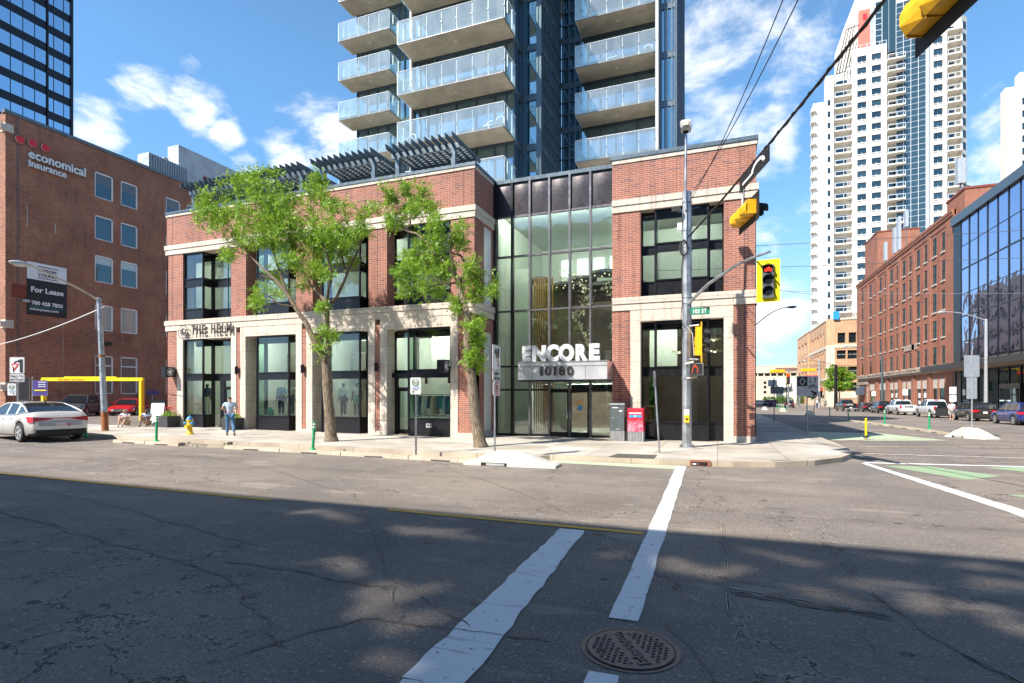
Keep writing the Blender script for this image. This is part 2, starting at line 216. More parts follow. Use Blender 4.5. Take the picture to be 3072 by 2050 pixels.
# ---------------- mesh helper ----------------
def gz(x, y):
    z = .0085 * min(max(0, -x - 9), 30)
    if x > -5: z -= .006 * min(max(0, y - 25), 90)
    return z
class MB:
    def __init__(s, o=(0, 0, 0), a=0.):
        s.v = []; s.f = []; s.m = []; s.k = []; s.o = Vector(o); s.c = math.cos(R(a)); s.s = math.sin(R(a)); s.sm = []
    def P(s, p):
        x, y, z = p; return (s.o.x + x * s.c - y * s.s, s.o.y + x * s.s + y * s.c, s.o.z + z)
    def mi(s, mat):
        if mat not in s.k: s.k.append(mat)
        return s.k.index(mat)
    def poly(s, pts, mat, smooth=False):
        i = len(s.v); s.v += [s.P(p) for p in pts]; s.f.append(tuple(range(i, i + len(pts)))); s.m.append(s.mi(mat)); s.sm.append(smooth)
    def box(s, x0, y0, z0, x1, y1, z1, mat):
        if x0 > x1: x0, x1 = x1, x0
        if y0 > y1: y0, y1 = y1, y0
        if z0 > z1: z0, z1 = z1, z0
        i = len(s.v); s.v += [s.P(p) for p in ((x0, y0, z0), (x1, y0, z0), (x1, y1, z0), (x0, y1, z0), (x0, y0, z1), (x1, y0, z1), (x1, y1, z1), (x0, y1, z1))]
        for q in ((3, 2, 1, 0), (4, 5, 6, 7), (0, 1, 5, 4), (1, 2, 6, 5), (2, 3, 7, 6), (3, 0, 4, 7)):
            s.f.append(tuple(i + j for j in q)); s.m.append(s.mi(mat)); s.sm.append(False)
        return s
    def grid(s, rows, mat, smooth=True, closed=False, flip=False):
        i = len(s.v); n = len(rows[0])
        for r in rows: s.v += [s.P(p) for p in r]
        for a in range(len(rows) - 1):
            for b in range(n if closed else n - 1):
                q = (i + a * n + b, i + a * n + (b + 1) % n, i + (a + 1) * n + (b + 1) % n, i + (a + 1) * n + b)
                s.f.append(q[::-1] if flip else q); s.m.append(s.mi(mat)); s.sm.append(smooth)
    def tube(s, pts, rad, mat, n=8, caps=True, smooth=True):
        pts = [Vector(p) for p in pts]; rad = rad if isinstance(rad, (list, tuple)) else [rad] * len(pts)
        up = None; rows = []
        for i, p in enumerate(pts):
            d = (pts[min(i + 1, len(pts) - 1)] - pts[max(i - 1, 0)]).normalized()
            if up is None: up = Vector((0, 0, 1)) if abs(d.z) < .9 else Vector((1, 0, 0))
            x = d.cross(up).normalized(); y = x.cross(d).normalized(); up = y
            rows.append([tuple(p + (x * math.cos(2 * math.pi * k / n) + y * math.sin(2 * math.pi * k / n)) * rad[i]) for k in range(n)])
        s.grid(rows, mat, smooth, True)
        if caps: s.poly(rows[0], mat); s.poly(rows[-1][::-1], mat)
        return s
    def disc(s, c, nrm, r, mat, n=20, th=0., ry=None):
        nrm = Vector(nrm).normalized(); a = nrm.orthogonal().normalized() if abs(nrm.z) > .9 else Vector((0, 0, 1)).cross(nrm).normalized(); b = nrm.cross(a); ry = ry or r
        top = [tuple(Vector(c) + nrm * th + a * r * math.cos(2 * math.pi * k / n) + b * ry * math.sin(2 * math.pi * k / n)) for k in range(n)]
        s.poly(top, mat)
        if th: s.grid([[tuple(Vector(p) - nrm * th) for p in top], top], mat, False, True)
        return s
    def ring(s, c, nrm, r0, r1, mat, n=24, a0=0, a1=360):
        nrm = Vector(nrm).normalized(); a = Vector((0, 0, 1)).cross(nrm).normalized() if abs(nrm.z) < .9 else Vector((1, 0, 0)); b = nrm.cross(a)
        def row(r): return [tuple(Vector(c) + a * r * math.cos(R(a0 + (a1 - a0) * k / n)) + b * r * math.sin(R(a0 + (a1 - a0) * k / n))) for k in range(n + 1)]
        s.grid([row(r1), row(r0)], mat, False, False, True); return s
    def prism(s, pts, y0, y1, mat):
        """polygon in local x,z pushed from y0 (outer) to y1"""
        a = [(p[0], y0, p[1]) for p in pts]; b = [(p[0], y1, p[1]) for p in pts]
        s.poly(a, mat); s.poly(b[::-1], mat); s.grid([a + [a[0]], b + [b[0]]], mat, False, False, True); return s
    def slab(s, pts, h, mat, side=None, drop=.2):
        """horizontal polygon following the ground slope"""
        top = [(x, y, gz(x, y) + h) for x, y in pts]; bot = [(x, y, gz(x, y) + h - drop) for x, y in pts]
        s.poly(top, mat); s.grid([bot + [bot[0]], top + [top[0]]], side or mat, False); return s
    def wall(s, x0, x1, z0, z1, holes, mat, depth=.2, rmat=None, y=0., back=False):
        """wall face at local y with rectangular holes (x0,x1,z0,z1) and their reveals"""
        xs = sorted({x0, x1, *[h[0] for h in holes], *[h[1] for h in holes]}); zs = sorted({z0, z1, *[h[2] for h in holes], *[h[3] for h in holes]})
        xs = [x for x in xs if x0 <= x <= x1]; zs = [z for z in zs if z0 <= z <= z1]
        for j in range(len(zs) - 1):
            run = None
            for i in range(len(xs) - 1):
                cx = (xs[i] + xs[i + 1]) / 2; cz = (zs[j] + zs[j + 1]) / 2
                inside = any(h[0] < cx < h[1] and h[2] < cz < h[3] for h in holes)
                if not inside and run is None: run = xs[i]
                if run is not None and (inside or i == len(xs) - 2):
                    e = xs[i] if inside else xs[i + 1]
                    s.poly([(run, y, zs[j]), (e, y, zs[j]), (e, y, zs[j + 1]), (run, y, zs[j + 1])], mat); run = None
        rm = rmat or mat
        for a, b, c, d in holes:
            e = y + depth
            s.poly([(a, y, c), (a, y, d), (a, e, d), (a, e, c)], rm); s.poly([(b, y, d), (b, y, c), (b, e, c), (b, e, d)], rm)
            s.poly([(a, y, d), (b, y, d), (b, e, d), (a, e, d)], rm); s.poly([(b, y, c), (a, y, c), (a, e, c), (b, e, c)], rm)
        return s
    def build(s, name, parent=None, origin=None):
        me = bpy.data.meshes.new(name); v = s.v
        base = Vector(origin) if origin is not None else (Vector(parent_loc(parent)) if parent is not None else None)
        if base is not None: v = [(p[0] - base.x, p[1] - base.y, p[2] - base.z) for p in v]
        me.from_pydata(v, [], s.f); me.update()
        for k in s.k: me.materials.append(MATS[k])
        me.polygons.foreach_set('material_index', s.m); me.polygons.foreach_set('use_smooth', s.sm)
        uv = me.uv_layers.new(name='UVMap'); n = len(me.loops)
        if n:
            li = np.empty(n, np.int32); me.loops.foreach_get('vertex_index', li); co = np.array(s.v, float)[li]
            npoly = len(me.polygons); nr = np.empty(npoly * 3); me.polygons.foreach_get('normal', nr); nr = nr.reshape(-1, 3)
            tot = np.empty(npoly, np.int32); me.polygons.foreach_get('loop_total', tot); nl = np.repeat(nr, tot, axis=0)
            hor = np.abs(nl[:, 2]) > .7; tx = -nl[:, 1]; ty = nl[:, 0]; ln = np.hypot(tx, ty) + 1e-9; tx /= ln; ty /= ln
            uu = np.where(hor, co[:, 0], co[:, 0] * tx + co[:, 1] * ty); vv = np.where(hor, co[:, 1], co[:, 2])
            uv.data.foreach_set('uv', np.stack([uu, vv], 1).ravel())
        o = bpy.data.objects.new(name, me); col.objects.link(o)
        if parent is not None: o.parent = parent; o.location = (0, 0, 0)
        elif base is not None: o.location = base
        return o
WL = {}
def parent_loc(p):
    while p is not None:
        if p.name in WL: return WL[p.name]
        p = p.parent
    return (0, 0, 0)
def tag(o, label=None, cat=None, group=None, kind=None):
    for k, v in (('label', label), ('category', cat), ('group', group), ('kind', kind)):
        if v: o[k] = v
    return o
def thing(name, loc, label, cat, group=None, rz=0.):
    """an empty at the thing's base; children are built in its own axes when rz is used"""
    o = bpy.data.objects.new(name, None); col.objects.link(o); o.location = loc; o.rotation_euler = (0, 0, rz); o.empty_display_size = .3
    tag(o, label, cat, group); return o
def wthing(name, loc, label, cat, group=None):
    """thing whose children are given in world coordinates"""
    o = thing(name, loc, label, cat, group); WL[o.name] = tuple(loc); return o
def sub(o, parent):
    return o
def struct(name, mb, mname=None):
    o = mb.build(name); tag(o, kind='structure'); return o
def copy_tree(o, parent=None):
    c = o.copy(); col.objects.link(c); c.parent = parent
    for ch in list(o.children): copy_tree(ch, c)
    return c
def txt(name, s, size, mat, loc, a=0., parent=None, ext=.01, bold=0., align='LEFT', sx=1., base=None, flat=False, tilt=0.):
    cu = bpy.data.curves.new(name, 'FONT'); cu.body = s; cu.size = size; cu.extrude = ext; cu.offset = bold; cu.align_x = align; cu.resolution_u = 3
    tmp = bpy.data.objects.new(name, cu); me = bpy.data.meshes.new_from_object(tmp); bpy.data.objects.remove(tmp); bpy.data.curves.remove(cu)
    M = Matrix.Translation(Vector(loc)) @ Matrix.Rotation(R(a), 4, 'Z') @ (Matrix() if flat else Matrix.Rotation(R(90), 4, 'X')) @ Matrix.Rotation(R(tilt), 4, 'Z') @ Matrix.Diagonal((sx, 1, 1, 1))
    if base is not None: M = Matrix.Translation(-Vector(base)) @ M
    me.transform(M); me.materials.clear(); me.materials.append(MATS[mat])
    o = bpy.data.objects.new(name, me); col.objects.link(o)
    if parent is not None: o.parent = parent
    return o
def wtxt(name, s, size, mat, loc, a, parent, **kw):
    return txt(name, s, size, mat, loc, a, parent, base=parent_loc(parent), **kw)
# ---------------- ground, roads, pavements, markings ----------------
def sheet(name, xs, ys, h, mat):
    b = MB(); b.grid([[(x, y, gz(x, y) + h) for x in xs] for y in ys], mat, False); return struct(name, b)
sheet('ground', [-900, -300, -120, -60, -39, -24, -9, -5.001, -5, 10, 30, 60, 120, 300, 900], [-900, -200, -60, -20, 0, 8, 16, 25, 45, 70, 95, 115, 160, 250, 500, 1200], -.03, 'asphalt_new')
sheet('road', [-120, -60, -39, -24, -9, -5, 0, 4.6, 12, 23], [-6, 0, 8, 16.8, 25], .0, 'asphalt')
sheet('cross_street', [4.3, 12, 23.2], [25, 45, 70, 95, 115, 160, 250], .0, 'asphalt')
KF = [(-120, 16.2), (-60, 16.2), (-39, 16.15), (-27, 16.05), (-9, 15.95), (-5.3, 15.9), (-4.9, 16.35), (-2.6, 16.4), (-1.6, 16.35), (.4, 16.5), (1.5, 16.9), (2.6, 17.7), (3.5, 18.9), (4.05, 20.3), (4.3, 22.), (4.35, 25)]
b = MB()
outer = KF; inner = [(x, max(y, 0)) for x, y in KF]
def kerb_run(b, line, wdt, h0, top, mat, side):
    n = len(line); nrm = []
    for i in range(n):
        a = Vector(line[max(i - 1, 0)]); c = Vector(line[min(i + 1, n - 1)]); d = (c - a).normalized(); nrm.append(Vector((-d.y, d.x)))
    r0 = [(p[0], p[1], gz(*p) + h0) for p in line]; r1 = [(p[0], p[1], gz(*p) + top) for p in line]
    r2 = [(p[0] + nrm[i].x * wdt, p[1] + nrm[i].y * wdt, gz(*p) + top) for i, p in enumerate(line)]
    r3 = [(p[0] + nrm[i].x * wdt, p[1] + nrm[i].y * wdt, gz(*p) + h0) for i, p in enumerate(line)]
    b.grid([r0, r1], side, False); b.grid([r1, r2], mat, False); b.grid([r2, r3], side, False); return [(x, y) for x, y, z in r2]
def ktop(i): return (.155, .155)
b = MB(); inn = kerb_run(b, KF, .17, -.05, .15, 'kerb', 'kerb_front'); struct('kerb', b)
b = MB()     # sidewalk along the avenue, behind the kerb
ins = [p for p in inn if p[0] < 1.42] + [(1.42, 17.15)]
b.grid([[(x, y, gz(x, y) + .154) for x, y in ins], [(x, 24.3, gz(x, 20) + .154) for x, y in ins]], 'sidewalk', False)
cor = [(1.42, 17.15)] + [p for p in inn if p[0] > 1.42]
b.poly([(x, y, .154) for x, y in cor] + [(1.42, 25, .154)], 'sidewalk')
struct('sidewalk', b)
b = MB(); YS = [25, 45, 70, 95, 115, 160, 250]
b.grid([[(x, y, gz(x, y) + .154) for x in (-4.9, 1.3, 4.18)] for y in YS], 'sidewalk', False); struct('side_street_sidewalk', b)
b = MB(); kerb_run(b, [(4.35, y) for y in YS], .17, -.05, .15, 'kerb', 'kerb_front'); kerb_run(b, [(23.2, y) for y in [200, 115, 95, 70, 45, 30]], .17, -.05, .15, 'kerb', 'kerb_front'); struct('side_street_kerb', b)
b = MB(); b.grid([[(x, y, gz(x, y) + .154) for x in (23.37, 27.5)] for y in [30, 45, 70, 95, 115, 132]], 'sidewalk', False); struct('east_sidewalk', b)
b = MB(); b.grid([[(x, y, gz(x, y) + .156) for x in (-60, -39, -28.35)] for y in (20.9, 24.3)], 'asphalt_new', False); b.grid([[(x, y, gz(x, y) + .156) for x in (-60, -39, -28.35)] for y in (24.3, 70)], 'asphalt_new', False); struct('parking_lot', b)
# markings: thin sheets 4 mm above the road
def mark(name, pts, mat, h=.004): b = MB(); b.poly([(x, y, gz(x, y) + h) for x, y in pts], mat); return struct(name, b)
def rough_strip(name, a, c, w0, w1, mat, n=34, j=.012, h=.009):
    a = Vector(a); c = Vector(c); d = (c - a).normalized(); nn = Vector((-d.y, d.x)); b = MB(); rows = []
    for i in range(n + 1):
        p = a.lerp(c, i / n); wd = (w0 + (w1 - w0) * i / n) / 2
        l = p + nn * (wd + U(-j, j)); r = p - nn * (wd + U(-j, j)); rows.append([(r.x, r.y, gz(*r) + h), (l.x, l.y, gz(*l) + h)])
    b.grid(rows, mat, False); return struct(name, b)
rough_strip('crosswalk_line', (-.965, 16.15), (-.785, 4.9), .27, .255, 'road_white')
rough_strip('crosswalk_line', (-2.02, 7.93), (-1.86, 3.35), .38, .46, 'road_white', 26, .018); rough_strip('crosswalk_line', (-1.86, 3.35), (-1.7, 1.9), .46, .5, 'road_white', 10, .018, .0095)
rough_strip('crosswalk_line', (-.765, 3.9), (-.70, 1.9), .235, .26, 'road_white', 12)
rough_strip('centre_line', (-60, 8.62), (-8.0, 8.16), .13, .13, 'road_yellow', 50, .006); rough_strip('centre_line', (-5.41, 8.19), (-1.01, 8.07), .13, .13, 'road_yellow', 20, .006)
rough_strip('turn_line', (4.05, 18.75), (4.85, 11.75), .17, .36, 'road_white', 30); rough_strip('turn_line', (4.85, 11.75), (5.1, 6.), .36, .36, 'road_white', 10)
mark('bike_lane_paint', [(-7.7, 15.95), (-.87, 15.45), (-1.0, 16.25), (-4.7, 16.3), (-5.1, 15.88), (-7., 15.92)], 'road_green_pale')
mark('bike_crossing_paint', [(4.47, 18.35), (5.55, 15.98), (6.6, 17.0), (5.6, 18.6)], 'road_green'); mark('bike_crossing_paint', [(6.9, 18.8), (9.5, 16.4), (11.5, 17.4), (8.4, 19.6)], 'road_green')
mark('bike_crossing_paint', [(5.45, 13.8), (7.6, 11.2), (9., 12.2), (6.8, 14.3)], 'road_green'); mark('bike_box_paint', [(4.45, 28.4), (4.45, 35.4), (8.4, 35.0), (9.8, 30.2), (6.5, 28.7)], 'road_green_pale')
rough_strip('stop_line', (4.5, 27.7), (16., 36.5), .14, .14, 'road_white_faded', 20, .012, .013); rough_strip('stop_line', (5.3, 24.6), (22., 30.9), .20, .20, 'road_white_faded', 20, .012, .017)
rough_strip('crossing_edge_line', (4.6, 21.9), (22., 22.6), .22, .22, 'road_white_faded', 20); rough_strip('crossing_edge_line', (4.1, 18.95), (22., 21.0), .22, .22, 'road_white', 20)
rough_strip('lane_line', (6.2, 66.), (8.3, 34.8), .12, .12, 'road_white_faded', 20)
for y0 in (44., 52., 60., 70., 82.): rough_strip('lane_line', (16.8, y0), (16.8, y0 + 4.4), .12, .12, 'road_white_faded', 6)
# repaired patches and tar seams of the carriageway
mark('road_patch', [(.05, 8.95), (1.35, 8.6), (1.55, 6.2), (.12, 6.35)], 'asphalt_new', .003)
mark('road_patch', [(-3.1, 16.42), (-1.75, 16.42), (-1.75, 17.5), (-3.0, 17.5)], 'asphalt_dark', .159)
mark('road_patch', [(-4.2, 11.2), (-1.6, 11.0), (-1.7, 8.9), (-4.1, 9.1)], 'asphalt_new', .003)
def seam(pts, w0=.035, j=.03, mat='asphalt_dark', pale=True):
    st_ = random.getstate()
    for mt_, ww, hh_ in (('asphalt_pale', w0 * 1.1, .0105), (mat, w0 * .6, .0125)):
        random.setstate(st_)
        if mt_ != 'asphalt_pale' or pale: seam1(pts, ww, j, mt_, hh_)
def seam1(pts, w0, j, mat, hh_):
    b = MB(); rows = []; k = []
    for (x0, y0), (x1, y1) in zip(pts, pts[1:]):
        n = max(2, int(math.hypot(x1 - x0, y1 - y0) / .12)); k += [(x0 + (x1 - x0) * i / n, y0 + (y1 - y0) * i / n) for i in range(n)]
    ox = oy = 0.
    for i, (x, y) in enumerate(k):
        ox = ox * .8 + U(-j, j); oy = oy * .8 + U(-j, j); a = k[min(i + 1, len(k) - 1)]; c = k[max(i - 1, 0)]
        d = Vector((a[0] - c[0], a[1] - c[1])).normalized(); nn = Vector((-d.y, d.x)) * w0 * U(.2, 1.)
        rows.append([(x + ox - nn.x, y + oy - nn.y, gz(x, y) + hh_), (x + ox + nn.x, y + oy + nn.y, gz(x, y) + hh_)])
    b.grid(rows, mat, False); struct('road_seam', b)
seam([(.13, 6.05), (.9, 5.92), (1.6, 5.80)], .06, .02); seam([(.15, 5.96), (.9, 5.84), (1.58, 5.72)], .03, .02); seam([(.08, 9.0), (.1, 5.2)], .022, .012); seam([(1.3, 8.7), (1.6, 5.6), (2.1, 4.4), (2.35, 2.6)], .02); seam([(1.75, 5.2), (2.5, 3.8), (3.0, 2.6)], .018)
seam([(-14, 6.2), (-8.5, 5.1), (-5.2, 4.6), (-3.1, 3.4)], .014, .05); seam([(-12, 11.8), (-6.9, 9.2), (-3.4, 5.2), (-1.9, 4.2)], .012, .03); seam([(-5.6, 4.9), (-3.2, 4.9), (-2.4, 3.9)], .014, .05)
seam([(-3.6, 3.0), (-2.9, 4.1), (-1.2, 4.3)], .014, .03); seam([(-20, 7.2), (-11, 6.9), (-6, 5.6)], .012, .05); seam([(-7.5, 13.8), (-4.1, 10.9), (-2.2, 8.8)], .010, .02); seam([(-.4, 5.0), (.0, 4.2), (-.02, 2.6)], .012, .03)
for _ in range(26):   # dark oil spots and fragments
    x = U(-7, 4); y = U(3.2, 14); rr = U(.015, .05); mark('road_stain', [(x + rr * 1.6 * math.cos(q) * U(.7, 1.2), y + rr * math.sin(q) * U(.7, 1.2)) for q in [i * .7 for i in range(9)]], 'asphalt_dark', .0035)
# concrete divider of the bike lane, its broken piece and sloped ends
def divider(name, pts, label, wd=.32, ht=.12):
    b = MB()
    for i, (p, q) in enumerate(zip(pts, pts[1:])):
        n = max(1, int(round(math.hypot(q[0] - p[0], q[1] - p[1]) / 2.4)))
        for k in range(n):
            a0 = Vector(p).lerp(Vector(q), k / n); a1 = Vector(p).lerp(Vector(q), (k + 1) / n); d = (a1 - a0).normalized(); nn = Vector((-d.y, d.x)); a0 += d * .02; a1 -= d * .02
            c = []
            for (pt, tt) in ((a0, 0), (a1, 0)):
                g = gz(*pt); h = ht + U(-.008, .008)
                c.append([(pt.x - nn.x * wd / 2, pt.y - nn.y * wd / 2, g - .02), (pt.x - nn.x * wd * .42, pt.y - nn.y * wd * .42, g + h), (pt.x + nn.x * wd * .42, pt.y + nn.y * wd * .42, g + h), (pt.x + nn.x * wd / 2, pt.y + nn.y * wd / 2, g - .02)])
            b.grid(c, 'kerb', False, False, True); b.poly(c[0][::-1] if False else c[0], 'kerb'); b.poly(c[1][::-1], 'kerb')
            m = (a0 + a1) / 2; g = gz(*m)     # drainage notch
            for sgn in (-1,): b.poly([(m.x - d.x * .35 - nn.x * (wd / 2 + .004), m.y - d.y * .35 - nn.y * (wd / 2 + .004), g), (m.x + d.x * .35 - nn.x * (wd / 2 + .004), m.y + d.y * .35 - nn.y * (wd / 2 + .004), g), (m.x + d.x * .35 - nn.x * (wd / 2 - .012), m.y + d.y * .35 - nn.y * (wd / 2 - .012), g + .045), (m.x - d.x * .35 - nn.x * (wd / 2 - .012), m.y - d.y * .35 - nn.y * (wd / 2 - .012), g + .045)], 'black_matte')
    return tag(b.build(name, origin=(pts[0][0], pts[0][1], gz(*pts[0]))), label, 'kerb')
divider('lane_divider', [(-22.9, 15.1), (-19.2, 15.1)], 'low pale concrete divider kerb beside the bike lane, near the hydrant')
divider('lane_divider', [(-16.9, 15.1), (-9.1, 15.05), (-6.7, 14.85)], 'low pale concrete divider kerb leading to the sloped concrete barrier at the lane end')
divider('lane_divider', [(9.9, 70), (10.4, 56), (11.2, 45.), (11.45, 35.5)], 'long low concrete divider kerb with green posts along the side street')
b = MB(o=(-17.9, 15.2, gz(-17.9, 15.2)), a=12); 
for k in range(15): x = U(-.9, .7); y = U(-.15, .15); q = U(.03, .09); b.box(x, y, 0, x + q * 1.6, y + q, q * .8, 'kerb')
b.poly([(-.1, -.16, .02), (.85, -.16, .2), (.85, .16, .2), (-.1, .16, .02)], 'kerb'); b.poly([(-.1, -.16, -.02), (.85, -.16, -.02), (.85, -.16, .2), (-.1, -.16, .02)], 'kerb'); b.poly([(.85, -.16, -.02), (.85, .16, -.02), (.85, .16, .2), (.85, -.16, .2)], 'kerb')
tag(b.build('broken_kerb_piece', origin=(-17.9, 15.2, 0)), 'broken tilted chunk of divider kerb lying in its rubble', 'rubble')
def barrier(x, y, L, W, Hh, a, label, mat='barrier_concrete'):
    g = gz(x, y); b = MB(o=(x, y, g), a=a)
    prof = [(-L / 2, .0), (-L / 2, .07), (-L * .44, .10), (-L * .30, Hh * .66), (-L * .16, Hh * .97), (-L * .07, Hh), (L * .04, Hh * .94), (L * .10, Hh * .98), (L * .24, Hh * .72), (L * .40, Hh * .30), (L * .47, .10), (L / 2, .06), (L / 2, 0)]
    rows = []
    for px, pz in prof:
        f = .5 + .5 * (1 - pz / Hh * .75); wz = W / 2 * min(1, f)
        j = lambda: U(-.006, .006)
        rows.append([(px, -W / 2, 0), (px + j(), -wz + j(), pz * .9), (px, -wz * .55, pz + j()), (px, wz * .55, pz + j()), (px + j(), wz, pz * .9), (px, W / 2, 0)])
    b.grid(rows, mat, False, False, True)
    b.box(-L * .30, -W / 2 - .012, 0, -L * .02, -W / 2 + .05, .09, 'black_matte'); b.box(-L * .24, -W / 2 - .02, .015, -L * .04, -W / 2 - .008, .075, 'light_grey')
    return tag(b.build('concrete_barrier', origin=(x, y, g)), label, 'barrier')
barrier(-5.55, 14.75, 2.75, .75, .42, 2, 'white sloped concrete barrier ending the bike lane divider, in front of the entrance')
barrier(11.5, 32.6, 2.2, .75, .52, -65, 'white sloped concrete barrier holding a signpost seen from behind')
barrier(9.95, 71.5, 3.2, .8, .6, -90, 'grey shaded sloped barrier at the far end of the side street divider', 'kerb')
barrier(9.2, 92., 3.0, .8, .6, -90, 'small grey barrier in the distance under the back-turned grey sign', 'kerb')
barrier(7.6, 104., 3.0, .8, .6, -90, 'tiny sunlit white barrier farthest down the side street')
# kerb inlet
b = MB(o=(-.47, 16.42, 0), a=4); b.box(-.28, -.03, .012, .28, .10, .159, 'drain_rust'); b.box(-.23, -.045, .035, -.06, -.028, .12, 'black_matte'); b.box(-.03, -.045, .035, .2, -.028, .12, 'black_matte'); b.box(-.2, -.048, .04, -.1, -.03, .08, 'white_paint')
tag(b.build('storm_drain', origin=(-.47, 16.42, 0)), 'rusty red storm drain inlet set in the corner kerb', 'drain')
# manhole
mh = thing('manhole_cover', (-.645, 4.36, 0), 'round brown cast iron manhole cover with raised dashes and lettering', 'manhole', rz=0)
b = MB(); b.disc((0, 0, .006), (0, 0, 1), .385, 'cast_iron', 40); b.build('rim', mh)
b = MB(); b.disc((0, 0, .012), (0, 0, 1), .345, 'cast_iron', 40); b.ring((0, 0, .0135), (0, 0, 1), .335, .347, 'black_matte', 40)
for i in range(-7, 8):
    for j in range(-7, 8):
        x, y = i * .045, j * .045 + (i % 2) * .022
        if math.hypot(x, y) < .295 and abs(x * .839 + y * .545) > .085: b.box(x - .014, y - .004, .012, x + .014, y + .004, .019, 'cast_iron')
b.build('cover', mh)
b = MB()
for x, y in ((.2, .12), (-.2, -.12), (-.1, .2), (.1, -.2)): b.disc((x, y, .0200), (0, 0, 1), .016, 'black_matte', 12)
b.build('lifting_hole', mh)
txt('lettering', 'Edmonton', .135, 'cast_iron', (.034, .022, .012), 123, mh, ext=.008, align='CENTER', flat=True, bold=.002)
# ---------------- the brick podium and its glass tower ----------------
PB = wthing('condo_building', (-10, 22, .15), 'red brick and granite podium with glass entrance hall and blue glass balcony tower above', 'building')
LX0, LX1, LY, ZT = -28.5, -9.84, 21.5, 12.11
upb = [(-27.26, -23.79), (-22.77, -19.52), (-18.51, -15.27), (-14.26, -10.98)]      # upper openings
lob = [(-27.25, -23.76), (-22.77, -19.51), (-18.51, -15.27), (-14.26, -10.98)]      # lower openings
WZ0, WZ1, SZ0, SZ1 = 6.10, 9.75, .15, 5.06
# left wing: brick face split into parts by material, each piece with its own place
b = MB(o=(0, LY, 0))
b.wall(LX0, LX1, 10.26, 11.84, [], 'red_brick', 0)
b.wall(LX0 + .12, LX1, 6.11, 9.75, [(x0, x1, 6.11, 9.75) for x0, x1 in upb], 'red_brick', .68)
for x0, x1, z1 in ((-28.42, -27.68, 5.56), (-23.41, -23.13, 5.3), (-19.15, -18.87, 5.3), (-14.9, -14.62, 5.3), (-10.63, LX1, 5.56)): b.box(x0, 0.0, .3, x1, .5, z1, 'red_brick')
# return wall facing east
R1 = MB(o=(LX1, LY, 0), a=90)
R1.wall(0, 2.4, 10.26, 11.84, [], 'red_brick', 0); R1.wall(0, 2.4, 6.11, 9.75, [(1.05, 2.05, 6.11, 9.7)], 'red_brick', .15); R1.wall(0, 2.4, .3, 5.56, [(1.05, 2.05, .3, 4.9)], 'red_brick', .15)
R1.build('side_wall', PB)
# west wall facing the car park and the back
b.poly([(LX0, 0, 0), (LX0, 0, 12), (LX0, 20, 12), (LX0, 20, 0)], 'red_brick'); b.build('brick_wall', PB)
g = MB(o=(0, LY, 0))
for z0, z1, pr in ((9.75, 10.01, .05), (10.02, 10.26, .09), (5.56, 5.85, .05), (5.86, 6.11, .09)):
    g.box(LX0 - pr, -pr, z0, LX1 + pr, .3, z1, 'granite'); g.box(LX1 - .02, .3, z0, LX1 + pr, 2.4, z1, 'granite')
g.box(LX0 - .04, -.04, 11.84, LX1 + .04, .3, 11.98, 'granite'); g.box(LX1 - .02, .3, 11.84, LX1 + .04, 2.4, 11.98, 'granite')
for (a0, a1), (o0, o1) in zip(((-27.68, -23.41), (-23.13, -19.15), (-18.87, -14.9), (-14.62, -10.63)), lob):
    g.wall(a0, a1, .0, 5.56, [(o0, o1, 0, SZ1)], 'granite', .70, y=-.03)
    g.poly([(a1, -.03, 0), (a1, .3, 0), (a1, .3, 5.56), (a1, -.03, 5.56)], 'granite')
for x0, x1 in ((-28.46, -27.68), (-23.41, -23.13), (-19.15, -18.87), (-14.9, -14.62), (-10.63, LX1 + .03)): g.box(x0, -.02, 0, x1, .5, .38, 'granite')
for x0, x1 in upb: g.box(x0, 0, 6.09, x1, .67, 6.112, 'granite'); g.box(x0, 0, 9.745, x1, .67, 9.8, 'granite')
g.box(LX1 - .1, .5, 0, LX1 + .03, 2.4, .38, 'granite')
g.build('granite_trim', PB)
g = MB(o=(0, LY, 0)); g.box(LX0 - .07, -.07, 11.98, LX1 + .07, .32, ZT, 'tower_metal'); g.box(LX1 - .25, .32, 11.98, LX1 + .07, 2.4, ZT, 'tower_metal'); g.box(LX0 - .07, .32, 11.98, LX0 + .25, 16, ZT, 'tower_metal'); g.build('parapet_cap', PB)
for x in (-28.05, -24.0, -14.76, -10.35):     # movement joints
    g = MB(o=(x, LY, 0)); g.box(-.008, -.004, 6.12, .008, .05, 9.74, 'black_matte'); g.box(-.008, -.004, 10.27, .008, .05, 11.83, 'black_matte'); g.build('movement_joint', PB)
